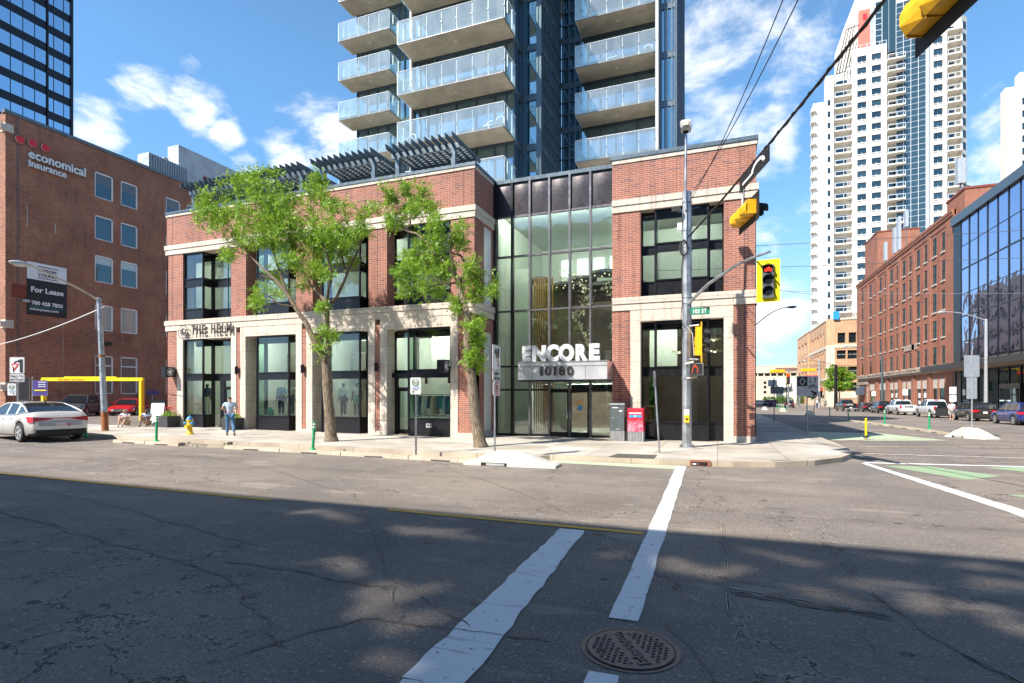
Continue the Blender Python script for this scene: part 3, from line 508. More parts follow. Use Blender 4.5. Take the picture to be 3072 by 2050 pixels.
# bay windows: black frames with greenish panes, a spandrel between two lights
def bay(x0, x1, z0, z1, boxes, zs, panemat, door=None, yb=.67, kick=True, name='bay_window'):
    f = MB(o=(0, LY, 0)); F = 'black_metal'; p = MB(o=(0, LY, 0)); e = .055
    cells = []; cur = x0; segs = []
    for a, c in boxes:
        if a > cur: segs.append((cur, a, yb, 0))
        segs.append((a, c, .08, 1)); cur = c
    if cur < x1: segs.append((cur, x1, yb, 0))
    ks = [z0] + list(zs) + [z1]
    for a, c, y, proud in segs:
        for xx in (a, c - e) if c - a > .25 else (a,): f.box(xx, y - .02, z0, xx + e, y + .09, z1, F)
        for i, (q0, q1) in enumerate(zip(ks, ks[1:])):
            solid = (i % 2 == 0) if kick else (i % 2 == 1)
            isdoor = door and door[0] <= a < door[1] and i <= 1
            if solid and not isdoor: f.box(a + e, y + .012, q0, c - e, y + .06, q1, F)
            elif not solid: p.poly([(a + e, y + .045, q0), (c - e, y + .045, q0), (c - e, y + .045, q1), (a + e, y + .045, q1)], panemat)
            if not isdoor or i == 1: f.box(a, y - .035, q1 - .05, c, y + .07, q1, F)
            if i == 0 and not isdoor: f.box(a, y - .03, q0, c, y + .07, q0 + .05, F)
        if proud:
            for sx, other in ((a, a > x0 + .02), (c, c < x1 - .02)):
                if not other: continue
                for i, (q0, q1) in enumerate(zip(ks, ks[1:])):
                    solid = (i % 2 == 0) if kick else (i % 2 == 1)
                    if solid: f.box(sx - .025, y + .1, q0, sx + .025, yb, q1, F)
                    else: p.poly([(sx, y + .09, q0), (sx, yb, q0), (sx, yb, q1), (sx, y + .09, q1)], panemat)
                    f.box(sx - .03, y + .09, q1 - .05, sx + .03, yb + .1, q1, F)
                f.box(sx - .05, yb - .05, z0, sx + .05, yb + .12, z1, F)
            f.box(a, y, z1 - .05, c, yb + .05, z1, F)
    o = f.build(name, PB); q = p.build('pane', o); return o
G = [(-27.25, -25.86)], [(-22.14, -20.04)], [(-18.04, -15.80)], [(-13.2, -11.0)]
zl = (1.0, 2.86, 3.20)
D1 = bay(lob[0][0], lob[0][1], .2, 5.02, G[0], zl, 'shop_glass', (-25.9, -23.7)); bay(lob[1][0], lob[1][1], .2, 5.02, G[1], zl, 'shop_glass'); bay(lob[2][0], lob[2][1], .2, 5.02, G[2], zl, 'shop_glass'); D4 = bay(lob[3][0], lob[3][1], .2, 5.04, G[3], zl, 'shop_glass', (-14.3, -13.2))
zu = (6.72, 7.95, 8.36)
for i in range(4): bay(upb[i][0], upb[i][1], 6.12, 9.72, G[i], (6.72, 7.95, 8.36), 'upper_glass', name='upper_bay_window')
def door(x0, x1, z0, z1, y, name='shop_door', handle=1, parent=None, mat='shop_glass', extra=None):
    f = MB(); e = .09
    f.box(x0, y, z0, x0 + e, y + .06, z1, 'black_metal'); f.box(x1 - e, y, z0, x1, y + .06, z1, 'black_metal'); f.box(x0, y, z0, x1, y + .06, z0 + .2, 'black_metal'); f.box(x0, y, z1 - e, x1, y + .06, z1, 'black_metal')
    f.poly([(x0 + e, y + .03, z0 + .2), (x1 - e, y + .03, z0 + .2), (x1 - e, y + .03, z1 - e), (x0 + e, y + .03, z1 - e)], mat)
    o = f.build(name, parent or PB); h = MB(); hx = x1 - .05 if handle > 0 else x0 + .05
    h.tube([(hx, y - .005, .95), (hx, y - .07, .98), (hx, y - .07, 1.28), (hx, y - .005, 1.31)], .014, 'chrome', 8); h.build('handle', o)
    hg = MB()
    for z in (.45, 1.25, 2.05): hg.box((x0 + .005 if handle > 0 else x1 - .02), y - .012, z, (x0 + .02 if handle > 0 else x1 - .005), y, z + .14, 'chrome')
    hg.build('hinge', o); return o
f = MB(); f.box(-25.3, 22.16, .2, -25.0, 22.28, 2.86, 'black_metal'); f.box(-25.0, 22.15, 2.42, -23.76, 22.26, 2.5, 'black_metal'); f.build('door_frame', PB)
door(-25.0, -23.95, .22, 2.42, 22.2, handle=-1)
f = MB(); f.box(-14.26, 22.16, .2, -14.12, 22.28, 2.86, 'black_metal'); f.box(-14.12, 22.15, 2.3, -13.2, 22.26, 2.4, 'black_metal'); f.box(-14.5, 21.9, 2.86, -13.1, 22.2, 3.05, 'black_metal'); f.build('door_frame', PB)
door(-14.12, -13.2, .22, 2.3, 22.2, handle=1)
# east side openings of the left wing
f = MB(o=(LX1, LY, 0), a=90)
for z0, z1 in ((6.12, 9.68), (.3, 4.88)):
    f.box(1.05, .10, z0, 1.13, .2, z1, 'black_metal'); f.box(1.97, .10, z0, 2.05, .2, z1, 'black_metal'); f.box(1.13, .11, z0, 1.97, .18, z0 + .5, 'black_metal'); f.box(1.13, .11, (z0 + z1) / 2, 1.97, .18, (z0 + z1) / 2 + .35, 'black_metal')
o = f.build('side_window', PB); f = MB(o=(LX1, LY, 0), a=90)
for z0, z1 in ((6.12, 9.68), (.3, 4.88)): f.poly([(1.13, .16, z0), (1.97, .16, z0), (1.97, .16, z1), (1.13, .16, z1)], 'window_dark')
f.build('pane', o)
f = MB(o=(LX1 + .01, 0, 0)); f.box(-.06, 23.62, .15, .12, 23.86, 12.0, 'black_metal'); f.build('corner_mullion', PB)
# rooms behind the glass
r = MB()
for z0, z1, w2 in ((.16, 5.1, 'interior_wall'), (6.08, 9.78, 'interior_wall')):
    r.poly([(-28.3, 21.8, z0), (-10, 21.8, z0), (-10, 28, z0), (-28.3, 28, z0)], 'interior_floor'); r.poly([(-28.3, 21.8, z1), (-10, 21.8, z1), (-10, 28, z1), (-28.3, 28, z1)], 'interior_wall')
    r.poly([(-28.3, 28, z0), (-10, 28, z0), (-10, 28, z1), (-28.3, 28, z1)], w2)
    for x in (-28.3, -23.2, -19.0, -14.7, -10.02): r.box(x, 22.35, z0, x + .1, 28, z1, 'interior_wall')
r.box(-22.6, 24.2, 3.0, -19.9, 24.3, 4.35, 'interior_dark'); r.box(-18.3, 24.2, 3.0, -15.7, 24.3, 4.3, 'interior_dark'); r.box(-22.4, 24.8, .2, -19.9, 24.85, 2.85, 'interior_dark'); r.box(-18.2, 24.8, .2, -15.6, 24.85, 2.85, 'brown_wall')
r.box(-13.1, 23.6, .2, -11, 23.68, 4.9, 'interior_wall'); r.box(-14.2, 24.3, .2, -13, 24.36, 4.9, 'interior_wall')
for k in range(8): r.box(-25.4 + k * .22, 24.6, .3, -25.3 + k * .22, 24.68, 3.4, 'wood_slats')
r.box(-24.6, 24.0, 3.2, -23.9, 24.05, 4.1, 'interior_wall')
r.box(-27.1, 21.6, .94, -25.9, 22.3, .99, 'interior_wall'); r.box(-22.1, 21.6, .94, -20.1, 22.9, .99, 'interior_wall'); r.box(-18, 21.6, .94, -15.85, 22.9, .99, 'interior_wall'); r.box(-13.15, 21.6, .94, -11.05, 22.9, .99, 'interior_wall')
r.build('interior', PB)
def cove(x0, x1, y, z0, z1): f = MB(); f.box(x0, y, z0, x1, y + .03, z1, 'fill_glow'); f.build('hidden_fill_strip', PB); f = MB(); f.box(x0 - .05, y - .06, z0 - (.30 if z1 < 10.5 else 0), x1 + .05, y - .03, z1 + .01, 'black_metal'); f.build('fill_strip_cover', PB)   # added glowing strips brighten the rooms; added black covers hide them
for x0, x1 in ((-27.2, -23.9), (-22.7, -19.6), (-18.4, -15.4), (-14.2, -11.1)): cove(x0, x1, 22.35, 5.03, 5.09); cove(x0, x1, 22.35, 9.72, 9.77)
for x, y in ((-26.4, 24.5), (-21, 23.8), (-17, 23.8)):
    f = MB(); f.box(x - .6, y, 4.85, x + .6, y + .15, 4.95, 'light_grey'); f.build('ceiling_vent', PB)
for x, y, z in ((-13.75, 24.27, 2.62), (-12.1, 23.57, 2.62)):     # wall sconces seen lit inside
    f = MB(); f.tube([(x, y - .06, z - .02), (x, y - .06, z + .28)], .06, 'black_metal', 10); o = f.build('wall_sconce', PB)
    f = MB(); f.disc((x, y - .06, z - .03), (0, 0, -1), .05, 'sconce_glow', 10, .008); f.build('bulb', o)
for x in (-23.27, -14.76, -23.27 + 4.26 * 1.0):     # black cylinder lamps on the brick piers
    f = MB(); f.tube([(x, LY - .14, 3.12), (x, LY - .14, 3.52)], .085, 'black_metal', 14); f.box(x - .04, LY - .1, 3.25, x + .04, LY - .03, 3.4, 'black_metal'); f.build('wall_lamp', PB)
# blade signs with a round emblem
def emblem(mbx, cx, z, y, r, mat='sign_white'):
    mbx.ring((cx, y, z), (0, -1, 0), r * .90, r, mat, 28)
    for k in range(9):
        a = R(k * 34 + 100); mbx.prism([(cx + r * .1 * math.cos(a), z + r * .1 * math.sin(a)), (cx + r * .72 * math.cos(a - .16), z + r * .72 * math.sin(a - .16)), (cx + r * .60 * math.cos(a + .14), z + r * .60 * math.sin(a + .14))], y - .004, y + .004, mat)
    mbx.ring((cx, y - .001, z), (0, -1, 0), r * .30, r * .48, mat, 16, -60, 150)
for x, yy in ((-27.75, LY), (-11.0, LY)):
    f = MB(o=(x, yy - .36, 3.28), a=90); f.box(-.28, 0, -.27, .28, .32, .28, 'black_metal'); o = f.build('blade_sign', PB)
    f = MB(o=(x, yy - .36, 3.28), a=90); emblem(f, 0, 0, -.008, .21); f.disc((0, -.005, 0), (0, -1, 0), .12, 'sign_white', 16); f.build('emblem', o)
    f = MB(); f.box(x - .05, yy - .3, 3.22, x + .05, yy - .03, 3.30, 'black_metal'); f.build('bracket', PB)
# shop name standing off the granite
def fit(name, ch, x0, x1, z0, z1, y, mat, par, ext=.05, bold=.05, a=0.):
    """a raised letter stretched to fill the given width and height"""
    cu = bpy.data.curves.new(name, 'FONT'); cu.body = ch; cu.size = z1 - z0; cu.extrude = ext; cu.offset = bold; cu.resolution_u = 6
    tmp = bpy.data.objects.new(name, cu); me = bpy.data.meshes.new_from_object(tmp); bpy.data.objects.remove(tmp); bpy.data.curves.remove(cu)
    vs = [v_.co.copy() for v_ in me.vertices]; ax, bx2 = min(v_.x for v_ in vs), max(v_.x for v_ in vs); az, bz2 = min(v_.y for v_ in vs), max(v_.y for v_ in vs); b0 = parent_loc(par)
    for v_, c_ in zip(me.vertices, vs): v_.co = (x0 + (c_.x - ax) / (bx2 - ax) * (x1 - x0) - b0[0], y - c_.z - b0[1], z0 + (c_.y - az) / (bz2 - az) * (z1 - z0) - b0[2])
    me.materials.clear(); me.materials.append(MATS[mat]); o = bpy.data.objects.new(name, me); col.objects.link(o); o.parent = par; return o
nm = MB(); nm.box(-27.6, LY - .075, 5.50, -27.59, LY - .04, 5.51, 'dark_letter'); SN = nm.build('shop_name', PB)
for ch, x0, x1 in (('T', -26.42, -26.17), ('H', -26.05, -25.78), ('E', -25.66, -25.44), ('H', -25.0, -24.74), ('E', -24.60, -24.38), ('L', -24.24, -24.06), ('M', -23.92, -23.6)): fit('letter', ch, x0, x1, 5.28, 5.78, LY - .15, 'dark_letter', SN, .02, .012)
f = MB(); emblem(f, -27.0, 5.44, LY - .2, .37, 'dark_letter'); f.disc((-26.98, LY - .19, 5.46), (0, -1, 0), .17, 'dark_letter', 18, .015); f.disc((-26.9, LY - .215, 5.50), (0, -1, 0), .07, 'granite', 12, .004); f.build('round_logo', PB)
# ---- right wing
RX0, RX1, RY = -4.23, 1.41, 23.4
b = MB(o=(0, RY, 0))
b.wall(RX0, RX1, 10.34, 11.88, [], 'red_brick', 0); b.wall(RX0, RX1 - .03, 6.17, 9.80, [(-3.04, .23, 6.17, 9.80)], 'red_brick', .55)
b.box(RX0, 0, .36, -3.46, .5, 5.6, 'red_brick'); b.box(.59, 0, .36, RX1 - .03, .5, 5.6, 'red_brick'); b.build('brick_wall', PB)
s_ = MB(o=(RX1, RY, 0), a=90)
s_.wall(0.03, 26, 10.34, 11.88, [], 'red_brick', 0); hs = [(2.2 + 4.2 * k, 5.4 + 4.2 * k, 6.17, 9.8) for k in range(5)]
s_.wall(0.03, 26, 6.17, 9.80, hs, 'red_brick', .5); s_.wall(0.03, 26, .1, 5.62, [(h[0], h[1], .5, 5.1) for h in hs], 'red_brick', .5); s_.build('side_wall', PB)
for h in hs:
    for z0, z1 in ((6.17, 9.8), (.5, 5.1)): s_ = MB(o=(RX1, RY, 0), a=90); s_.box(h[0], .5, z0, h[1], .55, z1, 'window_dark'); s_.box((h[0] + h[1]) / 2 - .04, .44, z0, (h[0] + h[1]) / 2 + .04, .5, z1, 'black_metal'); s_.box(h[0], .44, (z0 + z1) / 2 - .15, h[1], .5, (z0 + z1) / 2 + .15, 'black_metal'); s_.build('side_window', PB)
g = MB(o=(0, RY, 0))
for z0, z1, pr in ((9.80, 10.07, .05), (10.08, 10.34, .09), (5.62, 5.89, .05), (5.90, 6.17, .09)): g.box(RX0, -pr, z0, RX1 + pr, .3, z1, 'granite'); g.box(RX1 - .02, .3, z0, RX1 + pr, 26, z1, 'granite')
g.box(RX0, -.04, 11.88, RX1 + .04, .3, 12.05, 'granite'); g.box(RX1 - .02, .3, 11.88, RX1 + .04, 26, 12.05, 'granite')
g.wall(-3.46, .59, .0, 5.62, [(-3.04, .23, 0, 5.13)], 'granite', .55, y=-.03); g.poly([(.59, -.03, 0), (.59, .3, 0), (.59, .3, 5.6), (.59, -.03, 5.6)], 'granite'); g.box(-3.04, 0, 9.79, .23, .5, 9.84, 'granite')
g.box(RX0, -.02, 0, -3.46, .5, .40, 'granite'); g.box(.59, -.02, 0, RX1, .5, .40, 'granite'); g.box(RX1 - .2, .5, 0, RX1, 26, .40, 'granite'); g.build('granite_trim', PB)
g = MB(o=(0, RY, 0)); g.box(RX0 - .07, -.08, 12.05, RX1 + .08, .32, 12.21, 'tower_metal'); g.box(RX1 - .2, .32, 12.05, RX1 + .08, 26, 12.21, 'tower_metal'); g.box(RX0 - .07, .32, 12.05, RX0 + .2, .5, 12.21, 'tower_metal'); g.build('parapet_cap', PB)
for x in (-3.9, 1.0): g = MB(o=(x, RY, 0)); g.box(-.008, -.004, 6.18, .008, .05, 9.79, 'black_matte'); g.box(-.008, -.004, .4, .008, .05, 5.6, 'black_matte'); g.build('movement_joint', PB)
LYs = LY; LY = RY
bay(-3.04, .23, .17, 5.07, [(-2.46, -.34)], (.92, 2.87, 3.23), 'shop_glass', yb=.42); bay(-3.04, .23, 6.19, 9.78, [(-2.46, -.34)], (6.85, 8.04, 8.38), 'upper_glass', yb=.42, name='upper_bay_window')
LY = LYs
r = MB()
for z0, z1 in ((.16, 5.15), (6.15, 9.85)):
    r.poly([(-4.1, 23.9, z0), (1.2, 23.9, z0), (1.2, 30, z0), (-4.1, 30, z0)], 'interior_floor'); r.poly([(-4.1, 23.9, z1), (1.2, 23.9, z1), (1.2, 30, z1), (-4.1, 30, z1)], 'interior_wall')
    r.poly([(-4.1, 30, z0), (1.2, 30, z0), (1.2, 30, z1), (-4.1, 30, z1)], 'brown_wall' if z0 < 1 else 'interior_wall'); r.poly([(-4.1, 26.4, 6.2), (1.2, 26.4, 6.2), (1.2, 26.4, 9.8), (-4.1, 26.4, 9.8)], 'interior_wall') if z0 > 1 else None; r.box(-4.12, 23.95, z0, -4.05, 30, z1, 'interior_wall'); r.box(1.2, 23.95, z0, 1.25, 30, z1, 'interior_wall')
r.box(-2.9, 25.5, 3.2, -1.7, 25.6, 5.0, 'interior_wall'); r.box(-2.4, 24.0, 6.9, -2.36, 24.1, 9.7, 'interior_wall'); r.build('interior', PB); cove(-3, .2, 23.98, 5.09, 5.14); cove(-3, .2, 23.98, 9.79, 9.84)
# ---- glass entrance hall between the wings
CY = 23.9; mx = [-9.84, -8.97, -8.10, -7.16, -6.21, -5.27, -4.23]
f = MB(o=(0, CY, 0)); f.box(-9.84, -.02, 10.38, -4.24, .12, 12.0, 'bronze_panel')
f.box(-9.84, -.12, 11.93, -4.24, .3, 12.1, 'tower_metal')
for i in range(6):   # pillowed metal panels
    x0, x1 = mx[i] + .05, mx[i + 1] - .05; rows = []
    for k in range(6):
        z = 10.42 + (11.86 - 10.42) * k / 5; rows.append([(x0 + (x1 - x0) * j / 5, -.03 - .05 * math.sin(math.pi * j / 5) * math.sin(math.pi * min(1, k / 4.) * .5) * (1 if k < 5 else .0), z) for j in range(6)])
    f.grid(rows, 'bronze_panel')
CW = f.build('metal_fascia', PB)
f = MB(o=(0, CY, 0))
for i, x in enumerate(mx): f.box(x - .045, -.13, .15, x + .045, .1, 11.93, 'mullion_grey' if i > 1 else 'black_metal')  # first two coloured black for the left wing's shade on them
for z in (10.36, 8.5, 5.95, 3.37, 2.28, .2): f.box(-9.84, -.07, z - .04, -4.24, .08, z + .04, 'mullion_grey' if z > 4 else 'black_metal')
f.build('curtain_wall_frame', PB)
f = MB(o=(0, CY, 0))
for x0, x1 in zip(mx, mx[1:]):
    for z0, z1 in ((.24, 2.24), (2.32, 3.33), (3.41, 5.91), (5.99, 8.46), (8.54, 10.32)):
        if x0 > -7.3 and x1 < -5.2 and z1 < 2.4: continue
        f.poly([(x0 + .045, .02, z0), (x1 - .045, .02, z0), (x1 - .045, .02, z1), (x0 + .045, .02, z1)], 'lobby_glass')
f.build('curtain_wall_glass', PB)
door(-7.15, -6.24, .17, 2.24, CY - .1, 'entrance_door', 1); E2 = door(-6.22, -5.31, .17, 2.24, CY - .1, 'entrance_door', -1)
f = MB(); f.disc((-5.75, CY - .085, 1.72), (0, -1, 0), .12, 'brass', 18, .004); f.disc((-5.75, CY - .085, 1.46), (0, -1, 0), .11, 'blue_logo', 18, .004); f.box(-6.1, CY - .09, 1.35, -5.95, CY - .085, 1.43, 'sign_white'); f.build('sticker', E2)
r = MB(); r.poly([(-9.8, 24, .16), (-4.25, 24, .16), (-4.25, 31, .16), (-9.8, 31, .16)], 'interior_floor'); r.poly([(-9.8, 24, 10.6), (-4.25, 24, 10.6), (-4.25, 31, 10.6), (-9.8, 31, 10.6)], 'interior_wall')
r.poly([(-9.8, 31, .16), (-4.25, 31, .16), (-4.25, 31, 8.2), (-9.8, 31, 8.2)], 'brown_wall'); r.poly([(-9.8, 31, 8.2), (-4.25, 31, 8.2), (-4.25, 31, 10.6), (-9.8, 31, 10.6)], 'interior_wall')
r.box(-9.82, 24.05, .16, -9.75, 31, 10.6, 'interior_wall'); r.box(-4.32, 24.05, .16, -4.25, 31, 10.6, 'interior_wall'); r.box(-9.8, 27.5, 5.9, -8.8, 31, 6.1, 'interior_wall'); r.box(-9.8, 29.5, 8.05, -4.3, 31, 8.25, 'interior_dark')
r.box(-9.7, 25.5, .2, -8.7, 25.6, 8.3, 'interior_wall'); r.box(-8.6, 27, 2.6, -4.3, 31, 2.9, 'interior_wall'); r.box(-7.7, 26.2, .2, -7.0, 26.4, 2.6, 'interior_wall')
for k in range(9): r.box(-8.65 + k * .12, 26.0, .2, -8.60 + k * .12, 26.1, 7.9, 'wood_slats')
r.build('interior', PB); cove(-9.6, -4.5, 24.1, 10.45, 10.55); cove(-8.4, -4.5, 27.2, 2.5, 2.56)
for k in range(5):
    f = MB(); f.box(-8.55 + k * .95, 30.9, 8.95, -7.95 + k * .95, 30.95, 9.9, 'sky_glow'); f.build('clerestory_window', PB)  # panes glow to stand in for bright sky behind them
for k, (x, y) in enumerate(((-6.6, 28), (-5.2, 27), (-7.8, 29.2), (-8.9, 27.5))):
    f = MB(); f.tube([(x, y, 8.02), (x, y, 8.15)], .75, 'interior_dark', 20); o = f.build('ceiling_disc', PB); f = MB()
    for q in range(6): a = q * 2.4; rr = .62 * math.sqrt((q + .5) / 6); f.tube([(x + rr * math.cos(a), y + rr * math.sin(a), 7.98), (x + rr * math.cos(a), y + rr * math.sin(a), 8.01)], .022, 'bulb', 6)
    f.build('spotlight', o)
# the chandelier of glass flowers hangs in the hall
CH = wthing('chandelier', (-6.6, 26.4, 8), 'winding chandelier of pale glass flowers with warm bulbs behind the hall glass', 'chandelier')
plain('flower_glass', (.66, .58, .46), .4, .1)
rs = random.Random(3); f = MB(); q = MB()
path = [(-7.3, 7.9), (-6.9, 8.1), (-6.5, 7.9), (-6.25, 7.4), (-6.0, 7.1), (-5.9, 6.7), (-6.1, 6.4), (-6.4, 6.15), (-6.7, 5.9), (-6.3, 5.4), (-6.0, 5.0), (-5.9, 4.6), (-5.0, 7.2), (-4.75, 6.9), (-4.6, 6.0), (-4.7, 5.3), (-4.6, 4.9), (-6.5, 4.0), (-8.6, 4.6)]
for i, (x, z) in enumerate(path):
    for k in range(34 if i < 17 else 6):
        cx, cy, cz = x + rs.gauss(0, .15), 26.2 + rs.gauss(0, .25), z + rs.gauss(0, .13); n = Vector((rs.gauss(0, 1), rs.gauss(0, 1), rs.gauss(0, 1))).normalized(); a = n.orthogonal().normalized(); c = n.cross(a); rr = rs.uniform(.03, .075)
        for m_ in range(5):
            t0 = m_ * 1.257; p1 = Vector((cx, cy, cz)); d1 = a * math.cos(t0) + c * math.sin(t0); d2 = a * math.cos(t0 + .7) + c * math.sin(t0 + .7)
            f.poly([tuple(p1), tuple(p1 + d1 * rr + n * rr * .3), tuple(p1 + d2 * rr + n * rr * .3)], 'flower_glass')
        if k % 11 == 0: q.tube([(cx, cy, cz - .012), (cx, cy, cz + .012)], .014, 'bulb', 6)
f.build('glass_flower', CH); q.build('bulb', CH)
# canopy over the doors
plain('canopy_metal', (.60, .61, .64), .38, .45, .06, 1.5)
f = MB(); f.box(-8.05, 22.1, 2.62, -4.2, 23.78, 2.68, 'black_metal'); f.box(-8.05, 22.1, 3.40, -4.2, 23.78, 3.46, 'chrome'); f.box(-8.05, 22.1, 2.68, -4.2, 22.14, 3.24, 'canopy_metal'); f.box(-8.05, 22.115, 3.24, -4.2, 22.15, 3.40, 'canopy_metal'); f.box(-4.25, 22.15, 2.68, -4.2, 23.38, 3.40, 'chrome'); f.box(-8.05, 22.15, 2.68, -8.0, 23.78, 3.40, 'chrome')
for x in (-7.4, -6.3, -5.1): f.box(x - .006, 22.094, 2.66, x + .006, 22.1, 3.24, 'mullion_grey')
f.box(-8.05, 22.09, 3.235, -4.2, 22.1, 3.25, 'mullion_grey'); CAN = f.build('canopy', PB)
for ch, x0, x1 in (('E', -7.87, -7.49), ('N', -7.43, -6.83), ('C', -6.79, -6.25), ('O', -6.25, -5.60), ('R', -5.52, -5.02), ('E', -4.95, -4.52)): fit('sign_letter', ch, x0, x1, 3.46 if ch not in 'CO' else 3.44, 4.15 if ch not in 'CO' else 4.17, 22.2, 'white_metal', CAN, .07, .042)
for ch, x0, x1 in (('1', -7.05, -6.93), ('0', -6.83, -6.55), ('1', -6.45, -6.33), ('8', -6.22, -5.95), ('0', -5.88, -5.60)): fit('house_number', ch, x0, x1, 2.85, 3.24, 22.06, 'dark_letter', CAN, .02, .006)
gm = MB(); gm.box(-12.25, 21.565, .58, -11.95, 21.575, .76, 'light_grey'); gm.box(-12.2, 21.555, .64, -12.12, 21.565, .72, 'black_matte'); gm.box(-12.06, 21.555, .64, -11.98, 21.565, .72, 'black_matte'); gm.build('vent_plate', PB)
for k in range(4):
    f = MB(); f.disc((-7.3 + k * .85, 22.9, 2.612), (0, 0, -1), .07, 'sign_white', 14, .008); f.build('downlight', CAN)
# roof of the podium and its pergolas
f = MB(); f.poly([(-28.4, 21.7, 11.85), (-9.9, 21.7, 11.85), (-9.9, 44, 11.85), (-28.4, 44, 11.85)], 'roof_membrane'); f.poly([(-9.9, 24, 11.85), (1.3, 24, 11.85), (1.3, 49, 11.85), (-9.9, 49, 11.85)], 'roof_membrane')
f.box(-28.4, 22.0, 10.2, -10, 40, 10.5, 'interior_dark'); f.build('roof', PB)
# ---- tower
FH = 2.94; Z0 = 16.58; LEV = list(range(-1, 6)); ztop = Z0 + 6 * FH
def twall(name, o, a, W_, cols, z0=11.9, z1=ztop, glass='tower_glass', rail=True, spand='tower_metal'):
    """storey-high glazing: mullions, floor bands and glass in a local frame"""
    f = MB(o=o, a=a); g_ = MB(o=o, a=a); g_.poly([(0, .05, z0), (W_, .05, z0), (W_, .05, z1), (0, .05, z1)], glass)
    for x in cols: f.box(x - .04, -.06, z0, x + .04, .05, z1, spand)
    for k in range(-2, 7):
        z = Z0 + k * FH
        if z + .3 < z0 or z > z1: continue
        f.box(0, -.03, z - .12, W_, .05, z + .22, spand); f.box(0, -.05, z + .20, W_, -.03, z + .24, spand)
    p = f.build(name, PB); g_.build('glass', p); return p
twall('tower_wall', (-17.6, 29.25, 0), 0, 6.7, [0, .55, 1.1, 1.7, 3.0, 4.3, 5.5, 6.2, 6.7])
twall('tower_wall', (-10.9, 29.25, 0), 90, 1.3, [0, .45, 1.25]); twall('tower_wall', (-10.85, 30.5, 0), 0, 1.15, [.12, 1.0])
f = MB(); f.box(-10.74, 30.38, 11.9, -10.62, 30.5, ztop, 'tower_metal'); f.box(-9.92, 30.34, 11.9, -9.62, 30.5, ztop, 'tower_metal'); f.build('corner_post', PB)
twall('tower_wall', (-9.7, 30.5, 0), 90, 4.6, [.4, .95, 1.5, 2.05, 2.6, 3.15, 3.7, 4.25]); twall('tower_wall', (-9.7, 35.1, 0), 0, 6.3, [.1, .5, .9, 1.3, 1.75, 2.6, 3.6, 4.9, 6.2])
for k in LEV:   # extra transoms in the recess
    pass
f = MB()
for k in range(-2, 6):
    z = Z0 + k * FH
    for q in (1.05, 1.9): f.box(-9.6, 35.02, z + q, -8.3, 35.12, z + q + .08, 'tower_metal'); f.box(-9.72, 30.9, z + q * .9, -9.62, 34.9, z + q * .9 + .05, 'tower_metal')
f.build('transom', PB)
f = MB(); f.box(-3.46, 33.25, 11.9, -3.28, 35.3, ztop, 'light_grey'); f.build('blade_wall', PB)
twall('tower_wall', (-3.28, 34.0, 0), 0, .98, [.08, .30, .44, .72, .90, .96]); twall('tower_side', (-2.3, 34.0, 0), 90, 7.6, [.1 + .62 * k for k in range(13)])
twall('tower_wall', (-22.3, 35.2, 0), 0, 5., [0, .5, 1.0, 1.6, 2.4, 3.3, 4.2, 4.9]); twall('tower_wall', (-26.0, 35.2, 0), 0, 3.7, [0, .9, 1.8, 2.7, 3.6])
f = MB(); f.box(-19.2, 34.6, 11.9, -18.85, 35.2, ztop, 'light_grey'); f.poly([(-26., 35.2, 11.9), (-26., 48, 11.9), (-26., 48, ztop), (-26., 35.2, ztop)], 'tower_glass'); f.poly([(-17.6, 29.3, 11.9), (-17.6, 35.2, 11.9), (-17.6, 35.2, ztop), (-17.6, 29.3, ztop)], 'tower_glass')
f.box(-17.62, 29.0, 11.9, -17.5, 29.3, ztop, 'light_grey'); f.build('tower_side', PB)
f = MB(); f.poly([(-26, 35.2, ztop), (-2.3, 34, ztop), (-2.3, 41.6, ztop), (-26, 50, ztop)], 'roof_membrane'); f.poly([(-17.6, 29.3, ztop), (-10.9, 29.3, ztop), (-10.9, 35.2, ztop), (-17.6, 35.2, ztop)], 'roof_membrane'); f.build('tower_roof', PB)
